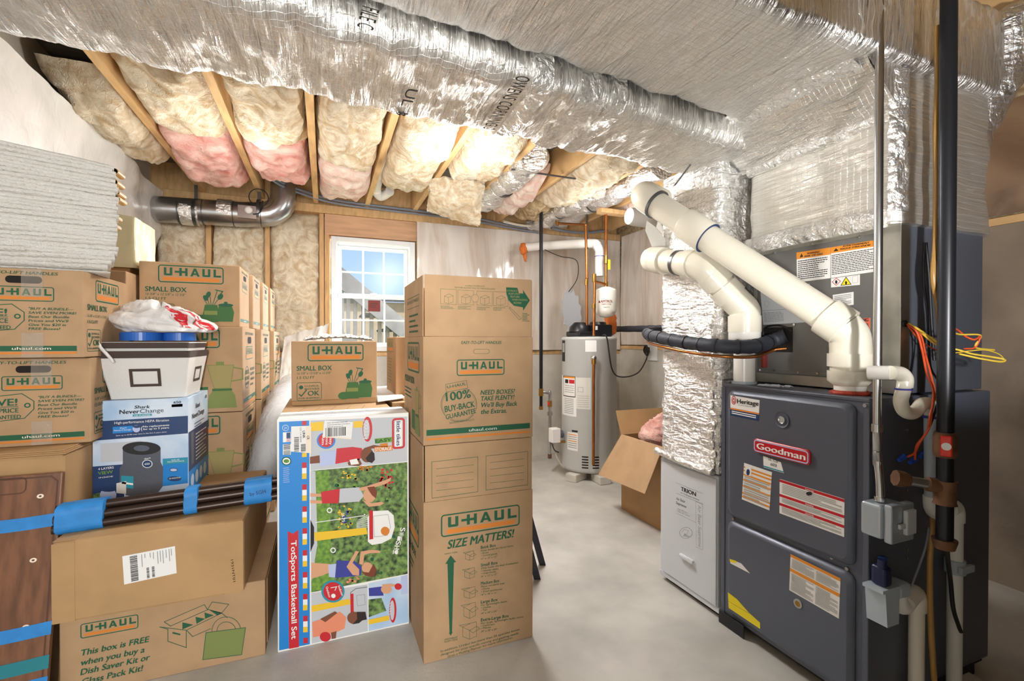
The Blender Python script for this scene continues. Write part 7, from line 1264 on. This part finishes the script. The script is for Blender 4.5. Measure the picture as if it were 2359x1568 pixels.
wire('yellow wire loop sticking out right of the black gas main', [(2092, 746, .965), (2120, 765, .95), (2160, 795, .90), (2205, 805, .86), (2240, 815, .84), (2285, 822, .82), (2314, 828, .8), (2305, 833, .8), (2260, 826, .82), (2210, 815, .85)], .0032, 'wy')
wire('thin yellow wire curling right of the black gas main', [(2184, 812, .822), (2205, 812, .85), (2235, 808, .84), (2270, 806, .83), (2300, 815, .82), (2312, 826, .82)], .002, 'wy')
wire('orange wire curling up right of the black gas main', [(2184, 752, .822), (2206, 760, .85), (2225, 775, .85), (2245, 782, .84), (2258, 775, .84), (2246, 800, .85), (2222, 803, .86)], .003, 'wr')
wire('yellow wire stub right of the black gas main', [(2184, 760, .822), (2210, 770, .85), (2258, 772, .84), (2247, 795, .85), (2252, 802, .85), (2290, 806, .84)], .003, 'wy')
wire('thin black wires down the coil cabinet side', [(2130, 560, .95), (2128, 640, .95), (2136, 720, .95), (2140, 800, .95), (2145, 850, .93), (2165, 885, .9), (2160, 930, .86), (2142, 980, .85)], .0035, 'wb')
wire('black wire hanging behind the tan tube on the furnace side', [(2133, 558, .965), (2140, 640, .965), (2147, 760, .96), (2152, 830, .95)], .005, 'wb')
wire('black cable hanging down past the white drain pipe', [(2181, 1255, .80), (2184, 1290, .84), (2190, 1340, .88), (2196, 1400, .88), (2208, 1440, .88), (2214, 1455, .88)], .006, 'wb', 'cable')
wire('thin grey wire down to the lower drain elbow', [(2140, 1215, .88), (2132, 1260, .9), (2115, 1310, .92), (2100, 1350, .93)], .0035, 'cablg')
for px, py, lb in ((2076, 1056, 'blue wire nut at the end of the orange wires, left'), (2101, 1062, 'blue wire nut at the end of the orange wires, middle'), (2124, 1048, 'blue wire nut at the end of the orange wires, right')): q = P(px, py, .92); mb = MB(); mb.tube([q+Vector((-.012, 0, -.004)), q+Vector((.014, 0, .005))], [.006, .010], 'wblue', 12); tag(mb.build('wire_nut', None, q), lb, 'wire nut')
mb = MB(); q = W(2215, 905, Y=1.0); mb.box((q.x-.10, .985, q.z-.04), (q.x+.05, 1.03, q.z+.03), 'lam', .004); mb = MB()
mb = MB(); fz_ = [W(2150, 1535, Z=.02), W(2185, 1520, Z=.02), W(2255, 1560, Z=.02), W(2300, 1600, Z=.02), W(2140, 1600, Z=.02)]; mb.prism([Vector((p.x, p.y, .001)) for p in fz_], (0, 0, .018), 'conc'); tag(mb.build('concrete_patch', None, fz_[0]*1.0), 'rough pale concrete patch on the floor at the right drain pipe', 'concrete')
